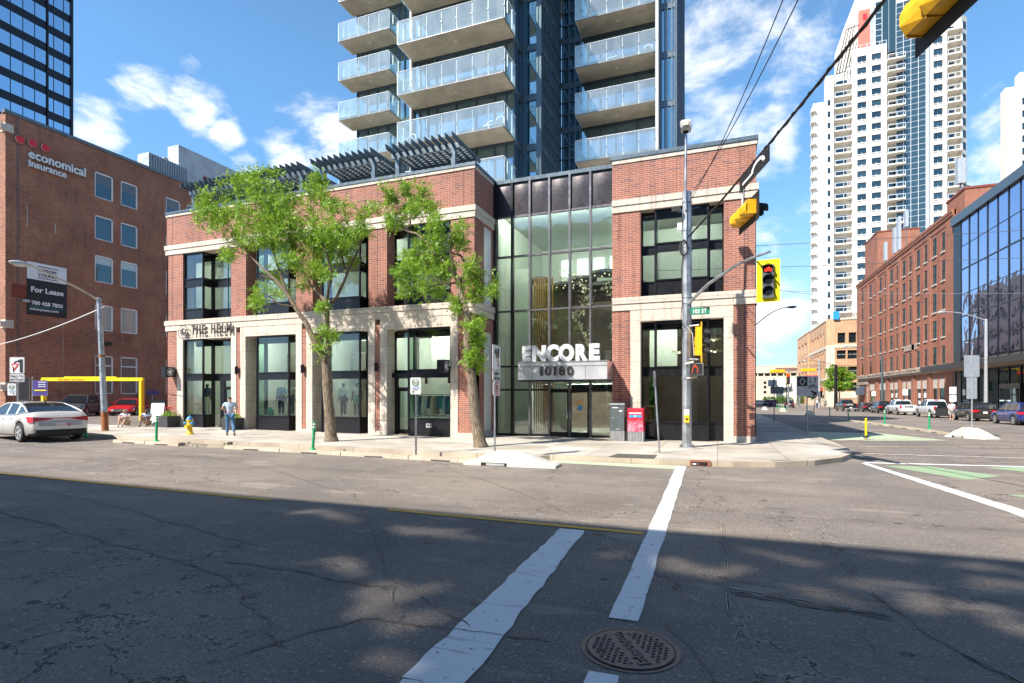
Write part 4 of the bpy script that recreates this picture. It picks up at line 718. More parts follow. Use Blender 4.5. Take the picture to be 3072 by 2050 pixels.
def balcony(x0, x1, yf, yb, z, n, left=True, rightw=True, lights=1):
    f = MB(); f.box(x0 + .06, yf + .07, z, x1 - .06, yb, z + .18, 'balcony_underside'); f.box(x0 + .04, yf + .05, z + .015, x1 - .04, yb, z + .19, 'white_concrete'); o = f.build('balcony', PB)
    f = MB(); gl_ = MB(); e = .02
    f.tube([(x0, yb, z + 1.32), (x0, yf, z + 1.32), (x1, yf, z + 1.32), (x1, yb, z + 1.32)], .025, 'white_metal', 6, smooth=False)
    f.box(x0, yf, z - .03, x1, yf + .04, z + .0, 'mullion_grey'); f.box(x0, yf, z - .03, x0 + .04, yb, z, 'white_metal'); f.box(x1 - .04, yf, z - .03, x1, yb, z, 'mullion_grey')
    for i in range(n + 1):
        x = x0 + (x1 - x0) * i / n; f.box(x - .015, yf + .03, z - .02, x + .015, yf + .07, z + 1.3, 'white_metal')
        if i: f.box(x - .02, yf - .02, z + .62, x + .02, yf, z + .68, 'mullion_grey')
    for y in [yf + (yb - yf) * q for q in (.35, .75)]:
        f.box(x1 - .07, y - .015, z - .02, x1 - .03, y + .015, z + 1.3, 'white_metal'); f.box(x0 + .03, y - .015, z - .02, x0 + .07, y + .015, z + 1.3, 'white_metal')
    f.build('railing', o)
    for i in range(n):
        a, c = x0 + (x1 - x0) * i / n, x0 + (x1 - x0) * (i + 1) / n; gl_.poly([(a + e, yf, z + .0), (c - e, yf, z + .0), (c - e, yf, z + 1.3), (a + e, yf, z + 1.3)], 'balcony_glass')
    gl_.poly([(x1, yf + e, z), (x1, yb, z), (x1, yb, z + 1.3), (x1, yf + e, z + 1.3)], 'balcony_glass'); gl_.poly([(x0, yf + e, z), (x0, yb, z), (x0, yb, z + 1.3), (x0, yf + e, z + 1.3)], 'balcony_glass'); gl_.build('glass_panel', o)
    f = MB(); f.disc(((x0 + x1) / 2, (yf + yb) / 2, z - .002), (0, 0, -1), .085, 'sign_white', 16, .01); f.build('ceiling_light', o)
    return o
for k in LEV:
    z = Z0 + k * FH
    balcony(-17.49, -10.79, 27.4, 29.2, z, 7); balcony(-26.4, -22.0, 33.4, 35.15, z, 5)
    if k > -1: balcony(-8.33, -3.46, 33.25, 35.05, z, 5)
for x, y, k in ((-11.4, 28.1, 0), (-12.1, 28.4, 0), (-17.1, 28.2, 0), (-4.0, 34.0, 2), (-6.2, 34.2, 2)):     # patio chairs on the balconies
    z = Z0 + k * FH + .17; c = wthing('patio_chair', (x, y, z), {(-11.4, 0): 'white patio chair at the right end of a wide balcony just above the pergola', (-12.1, 0): 'white patio chair left of another chair on the wide balcony above the pergola', (-17.1, 0): 'round-backed patio chair at the left end of the wide balcony above the pergola', (-4.0, 2): 'patio chair by the pale blade wall on a right-hand balcony', (-6.2, 2): 'patio chair at the middle of a right-hand balcony'}[(x, k)], 'chair')
    f = MB(); f.box(x - .25, y - .25, z + .42, x + .25, y + .25, z + .46, 'white_paint'); f.build('seat', c); f = MB(); f.tube([(x - .24, y + .24, z + .44), (x - .22, y + .3, z + .85), (x, y + .32, z + .95), (x + .22, y + .3, z + .85), (x + .24, y + .24, z + .44)], .025, 'white_paint', 6); f.build('backrest', c)
    for q, p in ((-1, -1), (1, -1), (-1, 1), (1, 1)): f = MB(); f.tube([(x + q * .22, y + p * .22, z), (x + q * .2, y + p * .2, z + .43)], .02, 'white_paint', 6); f.build('leg', c)
# pergolas of slate-blue steel on the podium roof
def pergola(x0, x1, y0, y1, z, label, n):
    t_ = wthing('pergola', (x0, y0, 11.9), label, 'pergola', 'pergolas on the podium roof'); h = .22
    for x in (x0 + .35, x1 - .35):
        for y in (y0 + .35, y1 - .35): f = MB(); f.box(x - .1, y - .1, 11.86, x + .1, y + .1, z, 'tower_metal'); f.build('post', t_)
    for y in (y0 + .35, y1 - .35): f = MB(); f.box(x0, y - .05, z, x1, y + .05, z + .24, 'tower_metal'); f.build('beam', t_)
    for i in range(n):
        x = x0 + .1 + (x1 - x0 - .2) * i / (n - 1); f = MB(o=(x - .025, 0, 0)); f.poly([(0, y0 - .35, z + .42), (0, y0 - .28, z + .2), (0, y1 + .28, z + .2), (0, y1 + .35, z + .42)], 'tower_metal'); f.poly([(.05, y1 + .35, z + .42), (.05, y1 + .28, z + .2), (.05, y0 - .28, z + .2), (.05, y0 - .35, z + .42)], 'tower_metal')
        f.grid([[(0, y0 - .35, z + .42), (0, y0 - .28, z + .2), (0, y1 + .28, z + .2), (0, y1 + .35, z + .42), (0, y0 - .35, z + .42)], [(.05, y0 - .35, z + .42), (.05, y0 - .28, z + .2), (.05, y1 + .28, z + .2), (.05, y1 + .35, z + .42), (.05, y0 - .35, z + .42)]], 'tower_metal', False); f.build('rafter', t_)
    f = MB()
    for k in range(7): y = y0 + .5 + (y1 - y0 - 1.) * k / 6; f.box(x0, y - .05, z + .24, x1, y + .05, z + .28, 'tower_metal')
    f.build('lath', t_)

pergola(-27.8, -23.85, 22.0, 24.4, 13.28, 'slate blue pergola at the far left of the podium roof', 12); pergola(-23.35, -19.55, 22.0, 24.4, 13.28, 'slate blue pergola second from the left on the podium roof', 11)
pergola(-18.9, -15.2, 22.0, 24.4, 13.28, 'slate blue pergola second from the right on the podium roof', 11); pergola(-14.55, -10.9, 22.0, 24.4, 13.28, 'slate blue pergola at the right end, in front of the lowest wide balcony', 11)
# ---------------- other buildings ----------------
# old brick office building on the left, its blank side facing the car park
OB = wthing('brick_office_building', (-52, 26, .3), 'dark brown brick office building at left with a large lease banner and white framed windows', 'building')
f = MB(o=(-52, 25.9, 0), a=90); C1 = [(32.44, 34.01), (34.70, 36.26), (39.14, 40.71), (41.43, 43.0)]; ROW = [(19.79, 22.06), (16.04, 18.18), (12.23, 14.61), (7.89, 10.21), (2.18, 5.63)]
hol = [(a - 25.9, b_ - 25.9, z0, z1) for a, b_ in C1 for z0, z1 in ROW]
f.wall(0, 40, 0, 24.1, hol, 'old_brick', .16); f.poly([(0, 0, 0), (0, 40, 0), (0, 40, 24.1), (0, 0, 24.1)], 'old_brick')
for z in (7.3, 22.66, 2.39): f.box(-.06, -.09, z, .5, .5, z + .65, 'granite'); f.box(-.4, -.14, z + .1, -.0, .3, z + .5, 'granite')
for zz_ in range(22): f.box(-.02, -.03, .6 + zz_ * 1.05, .34, .2, 1.1 + zz_ * 1.05, 'old_brick')
f.box(4.0, -.02, 2., 4.04, 0, 8.6, 'stone_band'); f.box(6.6, -.02, 2., 6.64, 0, 8.2, 'stone_band'); f.build('brick_wall', OB)
f = MB(o=(-52, 25.9, 0), a=90); f.box(-.1, -.1, 24.1, 40, .35, 24.38, 'grey_metal'); f.build('parapet_cap', OB)
f = MB(o=(-52, 25.9, 0), a=90); f.box(.8, -.05, .3, .86, 0, 24, 'grey_metal'); f.build('conduit', OB)
for k, (a, b_) in enumerate(C1):
    for j, (z0, z1) in enumerate(ROW):
        f = MB(o=(-52, 25.9, 0), a=90); a0, b0 = a - 25.9, b_ - 25.9; e = .07
        for bx in ((a0, a0 + e, z0, z1), (b0 - e * 1.5, b0, z0, z1), (a0, b0, z0, z0 + e), (a0, b0, z1 - e * 1.6, z1)): f.box(bx[0], .02, bx[2], bx[1], .14, bx[3], 'white_paint')
        if j == 4: f.box(a0, .03, z1 - .95, b0, .12, z1 - .85, 'white_paint')
        w_ = f.build('window', OB); f = MB(o=(-52, 25.9, 0), a=90)
        mt = {0: 'window_dark', 1: 'window_dark', 2: 'window_dark', 3: 'window_blind', 4: 'brown_wall'}[j]
        f.poly([(a0 + e, .11, z0 + e), (b0 - e, .11, z0 + e), (b0 - e, .11, z1 - e), (a0 + e, .11, z1 - e)], mt)
        if j in (0, 2): f.poly([(a0 + e, .105, z1 - (1.0 if j == 0 else .75)), (b0 - e, .105, z1 - (1.0 if j == 0 else .75)), (b0 - e, .105, z1 - .1), (a0 + e, .105, z1 - .1)], 'grey_metal' if j == 0 else 'window_blind')
        f.build('pane', w_)
def banner_part(name, y0, y1, z0, z1, mat, off=-.06, par=OB): f = MB(o=(-52, 0, 0), a=90); f.box(y0, off, z0, y1, off + .03, z1, mat); return f.build(name, par)
BN = banner_part('lease_banner', 27.3, 30.15, 8.6, 11.47, 'sign_black'); banner_part('white_panel', 27.3, 30.15, 11.47, 12.85, 'sign_white', par=BN)
T = lambda s, y, z, sz, mt, **k: wtxt('lettering', s, sz, mt, (-51.93, y, z), 90, BN, ext=.008, **k)
T('AVISON', 28.72, 12.16, .37, 'sign_black', align='CENTER', bold=.006); T('YOUNG', 28.72, 11.78, .37, 'sign_black', align='CENTER', bold=.006); T('For Lease', 28.72, 10.45, .60, 'sign_white', align='CENTER', bold=.017); T('780 428 7850', 28.72, 9.42, .42, 'sign_white', align='CENTER', bold=.013, sx=.97); T('avisonyoung.com', 28.5, 8.97, .30, 'sign_white', align='CENTER', bold=.006)
for y0, y1, z in ((28.0, 29.5, 12.55), (28.0, 29.5, 11.62)): banner_part('rule', y0, y1, z, z + .05, 'sign_black', -.09, BN)
banner_part('rule', 27.5, 29.95, 9.24, 9.28, 'teal_cloth', -.09, BN)
banner_part('red_panel', 26.32, 27.25, 9.8, 10.85, 'terracotta'); banner_part('terracotta_door', 43.0, 46.6, 1.2, 4.2, 'terracotta')
f = MB(o=(-52, 0, 0), a=90); f.box(27.0, -.35, 9.5, 27.35, 0, 9.7, 'light_grey'); f.build('flood_lamp', OB); f = MB(o=(-52, 0, 0), a=90); f.box(33.1, -.3, 6.6, 33.7, 0, 6.9, 'black_matte'); f.build('flood_lamp', OB)
f = MB(o=(-52, 0, 0), a=90); f.box(27.3, -.02, 15.6, 27.36, 0, 17.3, 'stone_sill'); f.box(29.3, -.02, 15.6, 29.37, 0, 16.4, 'stone_sill'); f.build('plaster_scar', OB)
f = MB(o=(-52, 0, 0), a=90); f.box(27.31, -.03, 20.9, 27.33, 0, 20.92, 'sign_white'); SG = f.build('company_sign', OB)
wtxt('lettering', 'economical', 1.0, 'light_grey', (-51.86, 27.31, 21.18), 90, SG, ext=.09, bold=.035, sx=.93); wtxt('lettering', 'insurance', .76, 'light_grey', (-51.86, 27.31, 20.50), 90, SG, ext=.09, bold=.03, sx=.93)
wtxt('letter_face', 'economical', 1.0, 'sign_white', (-51.75, 27.31, 21.18), 90, SG, ext=.012, bold=.022, sx=.93); wtxt('letter_face', 'insurance', .76, 'sign_white', (-51.75, 27.31, 20.50), 90, SG, ext=.012, bold=.018, sx=.93)
for y, z in ((26.75, 22.35), (27.6, 22.42), (28.5, 22.42)): f = MB(o=(-52, 0, 0), a=90); f.disc((y, -.16, z), (0, -1, 0), .30, 'sign_white', 24, .05); f.disc((y, -.215, z), (0, -1, 0), .29, 'sign_red', 24, .02); f.build('red_dot', SG)
RF = wthing('cooling_unit', (-53, 38, 24.1), 'long ribbed rooftop cooling unit on the old brick building', 'rooftop unit'); f = MB(o=(-52.6, 37.8, 0), a=90); f.box(0, 0, 24.2, 4.2, 1.6, 26.1, 'corrugated'); f.build('casing', RF)
for k in range(16): f = MB(o=(-52.6, 37.8, 0), a=90); f.box(.1 + k * .26, -.04, 24.5, .2 + k * .26, 0, 26., 'grey_metal'); f.build('louvre', RF)
PH = wthing('plant_room', (-57, 42, 24), 'grey corrugated metal plant room on the old brick roof with a dark red doorway', 'rooftop structure'); f = MB()
f.box(-60, 41.2, 23.5, -55, 45.4, 27.4, 'corrugated'); f.box(-55, 41.6, 23.5, -53.4, 56, 28.6, 'corrugated'); f.build('casing', PH); f = MB(); f.box(-53.4, 44.6, 24., -53.36, 47.6, 26.4, 'terracotta'); f.build('doorway', PH); f = MB(); f.box(-55.1, 41.1, 25.0, -54.6, 41.2, 26.4, 'black_matte'); f.build('vent', PH)
# dark glass office tower, far left
GT = wthing('office_tower', (-112, 40, 0), 'dark office tower with mirrored blue window bands rising behind the old brick building', 'building')
f = MB(o=(-111.7, 36, 0), a=90); f.poly([(0, 0, 20), (29.8, 0, 20), (29.8, 0, 96), (0, 0, 96)], 'black_metal'); f.poly([(29.8, 0, 20), (29.8, 20, 20), (29.8, 20, 96), (29.8, 0, 96)], 'black_metal'); f.poly([(0, 0, 96), (29.8, 0, 96), (29.8, 20, 96), (0, 20, 96)], 'roof_membrane'); f.poly([(0, 20, 20), (0, 0, 20), (0, 0, 96), (0, 20, 96)], 'black_metal'); f.box(25.62, -.3, 20, 25.8, 0, 96, 'black_matte'); f.box(29.4, -.25, 20, 29.8, 0, 96, 'black_metal'); f.build('wall', GT)
ys = [0, 1.8, 3.6, 5.4, 7.2, 9, 10.8, 12.6, 14.4, 16.2, 18.3, 20.3, 22.06, 23.8, 25.6, 26.7, 28.3, 29.5]
for r_ in range(9):
    z1 = 82.3 - 3.83 * r_ - .0; z0 = z1 - 2.35; f = MB(o=(-111.7, 36, 0), a=90)
    for a, b_ in zip(ys, ys[1:]):
        if b_ > 16: dz = -.25 if a > 25.5 else 0; f.poly([(a + .07, -.04, z0 + dz), (b_ - .07, -.04, z0 + dz), (b_ - .07, -.04, z1 + dz), (a + .07, -.04, z1 + dz)], 'office_glass')
    f.build('window_band', GT)
# six-storey orange brick warehouse on the side street
WH = wthing('brick_warehouse', (27, 106, -.5), 'six storey orange brick warehouse with tall narrow windows and a stone band', 'building')
f = MB(o=(27, 131, 0), a=-90); bays = [(84.0, 89.4), (90.4, 95.85), (97.0, 102.3), (103.6, 109.), (110.2, 115.6), (117.0, 122.4), (122.9, 128.4)]
W_ = []
for a, b_ in bays[:6]: c = (b_ - a); W_ += [(a + .28 * 1, a + .28 + 1.35), (b_ - 1.75, b_ - .35)]
W_ = [(84.55, 85.68), (87.4, 88.87), (90.89, 91.99), (93.8, 95.2), (97.32, 98.51), (100.26, 101.71), (103.86, 104.96), (106.77, 108.31), (110.48, 111.51), (113.35, 114.77), (117.09, 118.1), (120.09, 121.59), (126.26, 127.76)]
RW_ = [(20.57, 23.0), (16.63, 19.43), (13.01, 15.48), (9.62, 11.8), (6.39, 8.5)]; RW_ = [(20.57, 23.0), (16.85, 19.43), (13.1, 15.6), (9.62, 12.0), (6.1, 8.45)]
hol = [(131 - b_, 131 - a, z0, z1) for a, b_ in W_ for z0, z1 in RW_]
f.wall(0, 49.4, 5.75, 24.9, hol, 'orange_brick', .10, y=.12)
for a, b_ in ((81.58, 84.0), (89.42, 90.4), (95.85, 97.), (102.3, 103.6), (109., 110.2), (115.6, 117.), (122.42, 122.92), (128.37, 131)): f.box(131 - b_, -.0, 5.75, 131 - a, .2, 24.2, 'orange_brick'); f.box(131 - b_, 0, -1, 131 - a, .2, 5.0, 'stone_band' if a > 122 else 'orange_brick')
for a, b_ in bays: f.box(131 - b_, .03, 23.5, 131 - a, .2, 24.2, 'orange_brick')
f.box(0, -.12, 24.2, 49.4, .3, 24.55, 'orange_brick'); f.box(0, -.2, 24.55, 49.4, .3, 24.92, 'orange_brick')
f.poly([(49.4, 0.12, -1), (49.4, 40, -1), (49.4, 40, 24.9), (49.4, .12, 24.9)], 'orange_brick'); f.poly([(0, 40, -1), (0, .12, -1), (0, .12, 24.9), (0, 40, 24.9)], 'orange_brick'); f.poly([(0, .12, 24.8), (49.4, .12, 24.8), (49.4, 40, 24.8), (0, 40, 24.8)], 'roof_membrane')
gh = [(131 - b_, 131 - a, -.4, 4.3) for a, b_ in ((84.8, 86.7), (87.1, 88.9), (91.1, 93.), (93.4, 95.2), (97.6, 99.6), (100., 101.8), (104.1, 106.), (106.5, 108.4), (110.8, 112.7), (113.1, 114.9), (118., 121.5))]
f.wall(0, 49.4, -1, 5.05, gh, 'orange_brick', .14, y=.12); f.build('brick_wall', WH)
f = MB(o=(27, 131, 0), a=-90); f.box(2, -.25, 5.05, 48.2, .15, 5.35, 'stone_band'); f.box(2, -.45, 5.35, 48.2, .15, 5.75, 'stone_band'); f.box(0, -.1, 4.2, 9, .1, 5.05, 'stone_band')
for k in range(58): f.box(2.2 + k * .8, -.5 - U(0, .1), 5.75, 2.2 + k * .8 + U(.2, .7), .1, 5.75 + U(.02, .22), 'stone_band')
f.build('stone_band', WH)
proto = None
for a, b_, z0, z1 in hol:
    o_ = None
    f = MB(o=(27, 131, 0), a=-90); f.box(a, .20, z0, b_, .3, z1, 'window_green'); o_ = f.build('window', WH)
    s_ = MB(o=(27, 131, 0), a=-90); s_.box(a - .1, -.02, z0 - .2, b_ + .1, .14, z0, 'stone_sill'); s_.build('sill', o_); s_ = MB(o=(27, 131, 0), a=-90); s_.box((a + b_) / 2 - .03, .17, z0, (a + b_) / 2 + .03, .2, z1, 'black_matte'); s_.box(a, .16, (z0 + z1) / 2 - .03, b_, .2, (z0 + z1) / 2 + .03, 'black_matte'); s_.build('frame', o_)
for a, b_ in bays[:6]: f = MB(o=(27, 131, 0), a=-90); m_ = 131 - (a + b_) / 2; f.box(m_ - .05, .08, 6.2, m_ + .05, .125, 22.9, 'terracotta'); f.build('brick_slot', WH)
for i, (a, b_, z0, z1) in enumerate(gh):
    f = MB(o=(27, 131, 0), a=-90); f.box(a, .24, z0, b_, .4, 3.0, 'window_green'); f.box(a, .2, 3.0, b_, .4, 4.3, 'stone_sill'); o_ = f.build('shop_window', WH)
    if i in (2, 3, 6, 7): f = MB(o=(27, 131, 0), a=-90); [f.box(a + .5, .2, z, b_ - .5, .23, z + .7, 'sign_white') for z in (.6, 1.7)]; f.build('poster', o_)
f = MB(o=(27, 131, 0), a=-90); f.box(30.4, .0, 8.8, 36.2, .1, 9.6, 'stone_band'); f.build('faded_sign_band', WH)
f = MB(o=(27, 131, 0), a=-90); f.prism([(0, 0)], 0, 0, 'black_matte') if 0 else None
f.poly([(2.4, -1.5, 2.2), (6.6, -1.5, 2.2), (6.6, -.05, 3.9), (2.4, -.05, 3.9)], 'awning_navy'); f.poly([(6.6, -1.5, 2.2), (6.6, -.05, 2.2), (6.6, -.05, 3.9)], 'awning_navy'); f.poly([(2.4, -.05, 2.2), (2.4, -1.5, 2.2), (2.4, -.05, 3.9)], 'awning_navy'); f.box(2.4, -1.5, 1.95, 6.6, -1.46, 2.2, 'awning_navy'); f.build('awning', WH)
PE = wthing('roof_block', (32, 128, 24.8), 'blank brick block rising above the roof of the orange warehouse', 'rooftop structure'); f = MB(); f.box(29, 124, 24.8, 35.8, 133.5, 33.7, 'orange_brick'); f.build('brick_wall', PE); f = MB(); f.box(28.9, 123.9, 33.7, 35.9, 133.6, 33.95, 'terracotta'); f.build('parapet_cap', PE)
for x, y, z0, z1, w_, lab in ((27.6, 112.5, 24.8, 29.0, .9, 'pale cellular antenna panel, lowest of the four on the warehouse roof'), (27.6, 107.2, 24.8, 30.0, .9, 'pale cellular antenna panel second from the left on the warehouse roof'), (27.7, 105.2, 24.8, 31.2, 1., 'tall pale antenna panel third from the left on the warehouse roof'), (27.8, 101.9, 27.6, 31.2, .9, 'pale drum antenna rightmost of the four on the warehouse roof')):
    f = MB(); f.box(x - .2, y, z0 + 1.0, x + .2, y + w_, z1, 'sign_back'); f.box(x - .05, y + w_ / 2 - .05, 24.8, x + .05, y + w_ / 2 + .05, z0 + 1.2, 'grey_metal'); tag(f.build('antenna', origin=(x, y, 24.8)), lab, 'antenna')
S2 = wthing('stair_block', (30, 82, 24.8), 'small brick roof block beside the glass building carrying a mast', 'rooftop structure'); f = MB(); f.box(27.4, 79.4, 22, 34, 84.8, 26.5, 'orange_brick'); f.build('brick_wall', S2); f = MB(); f.box(27.3, 79.3, 26.5, 34.1, 84.9, 26.75, 'terracotta'); f.build('parapet_cap', S2)
f = MB(); f.tube([(28.2, 83, 26.7), (28.2, 83, 28.4)], .1, 'grey_metal'); f.box(27.8, 82.6, 28.3, 28.6, 83.4, 31.4, 'sign_back'); f.tube([(28.2, 83, 28.4), (28.6, 80.5, 26.9)], .06, 'black_matte'); tag(f.build('antenna', origin=(28.2, 83, 26.7)), 'large grey antenna drum on a mast in front of the white tower', 'antenna')
# mirrored glass building at the right edge
GB = wthing('glass_building', (27, 60, 0), 'modern violet mirrored glass building at the right edge with a dark canopy', 'building')
f = MB(o=(27, 81.4, 0), a=-90); f.box(0, -.05, 5.5, .0 + 2.2, .3, 22.8, 'black_metal'); f.box(0, -.35, 22.6, 45, .5, 23.6, 'tower_metal'); f.poly([(0, .1, -1), (45, .1, -1), (45, .1, 23), (0, .1, 23)], 'interior_dark'); f.poly([(45, .1, -1), (45, 30, -1), (45, 30, 23), (45, .1, 23)], 'tower_metal'); f.poly([(0, .3, 23.5), (45, .3, 23.5), (45, 30, 23.5), (0, 30, 23.5)], 'roof_membrane'); f.box(0, -.02, -1, .5, .3, 23, 'black_metal'); f.build('wall', GB)
f = MB(o=(27, 81.4, 0), a=-90); mx2 = [2.2 + 2.27 * k for k in range(19)]
for i, (a, b_) in enumerate(zip(mx2, mx2[1:])):
    for z0, z1 in ((6.4, 8.4), (8.4, 11.33), (11.33, 13.95), (13.95, 16.86), (16.86, 19.6), (19.6, 22.6)):
        j = rs.uniform(-.012, .012); f.poly([(a + .03, -.02 + j, z0 + .03), (b_ - .03, -.02 - j, z0 + .03), (b_ - .03, -.02, z1 - .03), (a + .03, -.02, z1 - .03)], 'violet_glass')
    f.poly([(a + .05, .0, -.4), (b_ - .05, .0, -.4), (b_ - .05, .0, 5.0), (a + .05, .0, 5.0)], 'window_dark')
f.build('glass', GB)
f = MB(o=(27, 81.4, 0), a=-90)
for i, a in enumerate(mx2): f.box(a - (.07 if i % 2 else .025), -.09, 5.5, a + (.07 if i % 2 else .025), .0, 22.6, 'black_metal'); f.box(a - .06, -.08, -.5, a + .06, 0, 5, 'black_metal')
for z in (8.4, 13.95, 19.6): f.box(2.2, -.06, z - .03, 45, 0, z + .03, 'black_metal')
for z in (11.33, 16.86): f.box(2.2, -.08, z - .07, 45, 0, z + .07, 'black_metal')
f.build('mullion', GB); f = MB(o=(27, 81.4, 0), a=-90); f.box(-1.5, -3.0, 5.0, 45, .1, 5.62, 'black_metal'); f.box(-1.4, -2.9, 4.96, 45, .1, 5.0, 'brown_wall'); f.build('canopy', GB)
f = MB(o=(27, 81.4, 0), a=-90); f.box(13.0, -.6, -.4, 17.0, -.1, 3.2, 'black_metal'); [f.box(13.2 + k * 1.3, -.63, -.2, 14.2 + k * 1.3, -.6, 2.7, 'window_dark') for k in range(3)]; f.build('entrance', GB)
# buff brick office block with a corner sign beyond the warehouse
PS = wthing('buff_office_block', (25, 150, -.5), 'buff brick office block with pale stone corner and a PROTOSTAY roof sign beyond the warehouse', 'building')
f = MB(); hol = [(26.93, 28.53, 14.66, 17.1), (29.23, 30.81, 14.66, 17.1), (26.75, 28.65, 10.86, 12.9), (29.0, 30.98, 10.86, 12.9), (26.75, 28.65, 6.9, 9.0), (29., 30.98, 6.9, 9.0), (26.75, 28.65, 3.2, 5.2), (29., 30.98, 3.2, 5.2)]
f2 = MB(o=(0, 150, 0)); f2.wall(26.4, 42, -1, 20.6, hol, 'buff_brick', .4); f2.box(26.3, -.12, 13.5, 42, .05, 14.4, 'beige_panel'); f2.box(26.3, -.15, 20.2, 42, .3, 20.7, 'beige_panel'); f2.box(26.3, -.1, 1.4, 42, 0, 3.0, 'beige_panel')
f2.poly([(24.8, 1.6, -1), (26.4, 0, -1), (26.4, 0, 20.6), (24.8, 1.6, 20.6)], 'buff_brick'); f2.poly([(24.72, 1.55, -1), (26.35, -.08, -1), (26.35, -.08, 14.2), (24.72, 1.55, 14.2)], 'beige_panel')
s_ = MB(o=(24.8, 178, 0), a=-90); sc_ = [(2.0, 3.8), (5.2, 7.6), (9.6, 11.4), (12.8, 15.2), (17.5, 19.4), (21.5, 23.)]; rc = [(14.6, 17.6), (10.9, 12.7), (6.9, 9.15), (3.2, 5.2)]
s_.wall(0, 26.4, -1, 20.6, [(a, b_, z0, z1) for a, b_ in sc_ for z0, z1 in rc], 'buff_brick', .4); s_.box(0, -.15, 20.2, 26.4, .3, 20.7, 'beige_panel'); s_.box(0, -.12, 13.4, 26.4, .05, 14.2, 'beige_panel'); s_.box(0, -.2, 5.6, 26.4, .05, 6.4, 'beige_panel'); s_.box(0, -.1, -1, 26.4, 0, 3., 'beige_panel')
s2 = MB(o=(24.4, 200, 0), a=-90); s2.wall(0, 22, -1, 20.6, [(a, b_, z0, z1) for a, b_ in ((3, 6.5), (10, 13.5), (16, 19.5)) for z0, z1 in rc], 'buff_brick', .4); s2.box(0, -.15, 20.2, 22, .3, 20.7, 'beige_panel'); s2.poly([(22, 0, -1), (22, 3, -1), (22, 3, 20.6), (22, 0, 20.6)], 'buff_brick')
f2.build('south_wall', PS); s_.build('street_wall', PS); s2.build('street_wall', PS)
f = MB(); f.poly([(24.8, 151.6, 20.5), (26.4, 150, 20.5), (42, 150, 20.5), (42, 200, 20.5), (24.4, 200, 20.5)], 'roof_membrane'); f.build('roof', PS)
for a, b_, z0, z1 in hol: f = MB(o=(0, 150, 0)); f.box(a, .42, z0, b_, .5, z1, 'window_dark'); o_ = f.build('window', PS); f = MB(o=(0, 150, 0)); f.box((a + b_) / 2 - .06, .36, z0, (a + b_) / 2 + .06, .42, z1, 'black_metal'); f.box(a, .36, (z0 + z1) / 2, b_, .42, (z0 + z1) / 2 + .1, 'black_metal' if z0 > 14 else 'light_grey'); f.build('frame', o_)
for orig, cc_ in (((24.8, 178, 0), sc_), ((24.4, 200, 0), ((3, 6.5), (10, 13.5), (16, 19.5)))):
    for a, b_ in cc_:
        for z0, z1 in rc: f = MB(o=orig, a=-90); f.box(a, .42, z0, b_, .5, z1, 'window_dark'); [f.box(a + (b_ - a) * q - .1, .34, z0, a + (b_ - a) * q + .1, .42, z1, 'terracotta') for q in (.33, .67)]; f.build('window', PS)
f = MB(o=(0, 150, 0)); f.box(26.0, -.5, 20.3, 27.2, .2, 22.2, 'blue_logo'); SGN = f.build('roof_sign', PS); wtxt('lettering', 'PROTOSTAY', .95, 'brown_wall', (27.5, 149.75, 20.9), 0, SGN, ext=.05, bold=.03, sx=.82)
for y, z in ((163, 3.4), (172, 3.4)): f = MB(o=(24.7, y, 0), a=-90); f.box(0, -1.2, z, .1, 0, z + 3.2, 'pink_banner'); f.build('banner', PS)
for k in range(5): f = MB(o=(24.8, 154 + k * 6, 0), a=-90); f.poly([(-.9, -.1, 3.), (.9, -.1, 3.), (0, -.6, 1.2)], 'stone_sill'); f.poly([(-.9, -.1, 3.), (0, -.6, 1.2), (0, -.1, 1.2)], 'stone_sill'); f.build('wall_bracket', PS)
# pale parkade closing the side street, with low blocks in front
PK = wthing('concrete_parkade', (20, 240, 0), 'long pale concrete parkade with a brown louvre panel closing the end of the side street', 'building')
f = MB(o=(0, 240, 0)); f.wall(-5, 42, -2, 14.1, [(x, x + 1.9, 9.9, 10.9) for x in [1.2 + 2.35 * k for k in range(17)]], 'beige_panel', .8); f.box(-5, -.3, 11.2, 42, 0, 11.45, 'beige_panel'); f.poly([(-5, 0, 14.1), (42, 0, 14.1), (42, 20, 14.1), (-5, 20, 14.1)], 'roof_membrane'); f.build('wall', PK)
f = MB(o=(0, 240, 0)); f.box(1, .8, 9.8, 42, .85, 11, 'black_matte'); f.build('opening_shade', PK); f = MB(o=(0, 240, 0)); f.box(21.5, -.12, 11.75, 29.2, -.02, 13.1, 'brown_wall'); [f.box(21.5 + k * .5, -.18, 11.8, 21.6 + k * .5, -.12, 13.05, 'terracotta') for k in range(15)]; f.build('louvre_panel', PK)
LB = wthing('beige_low_block', (14, 205, 0), 'small beige plaster block with square windows below the parkade', 'building'); f = MB(o=(0, 205, 0)); hh = [(x, x + .9, z, z + .9) for x in (14.7, 17.) for z in (.8, 2.8, 4.5, 6.)]; f.wall(9, 18.6, -1, 7.6, hh, 'beige_panel', .3); f.box(9, -.15, 7.5, 18.6, .1, 7.8, 'white_concrete'); f.poly([(9, 0, 7.6), (18.6, 0, 7.6), (18.6, 12, 7.6), (9, 12, 7.6)], 'roof_membrane'); f.build('wall', LB)
for a, b_, z0, z1 in hh: f = MB(o=(0, 205, 0)); f.box(a, .3, z0, b_, .35, z1, 'window_dark'); f.build('window', LB)
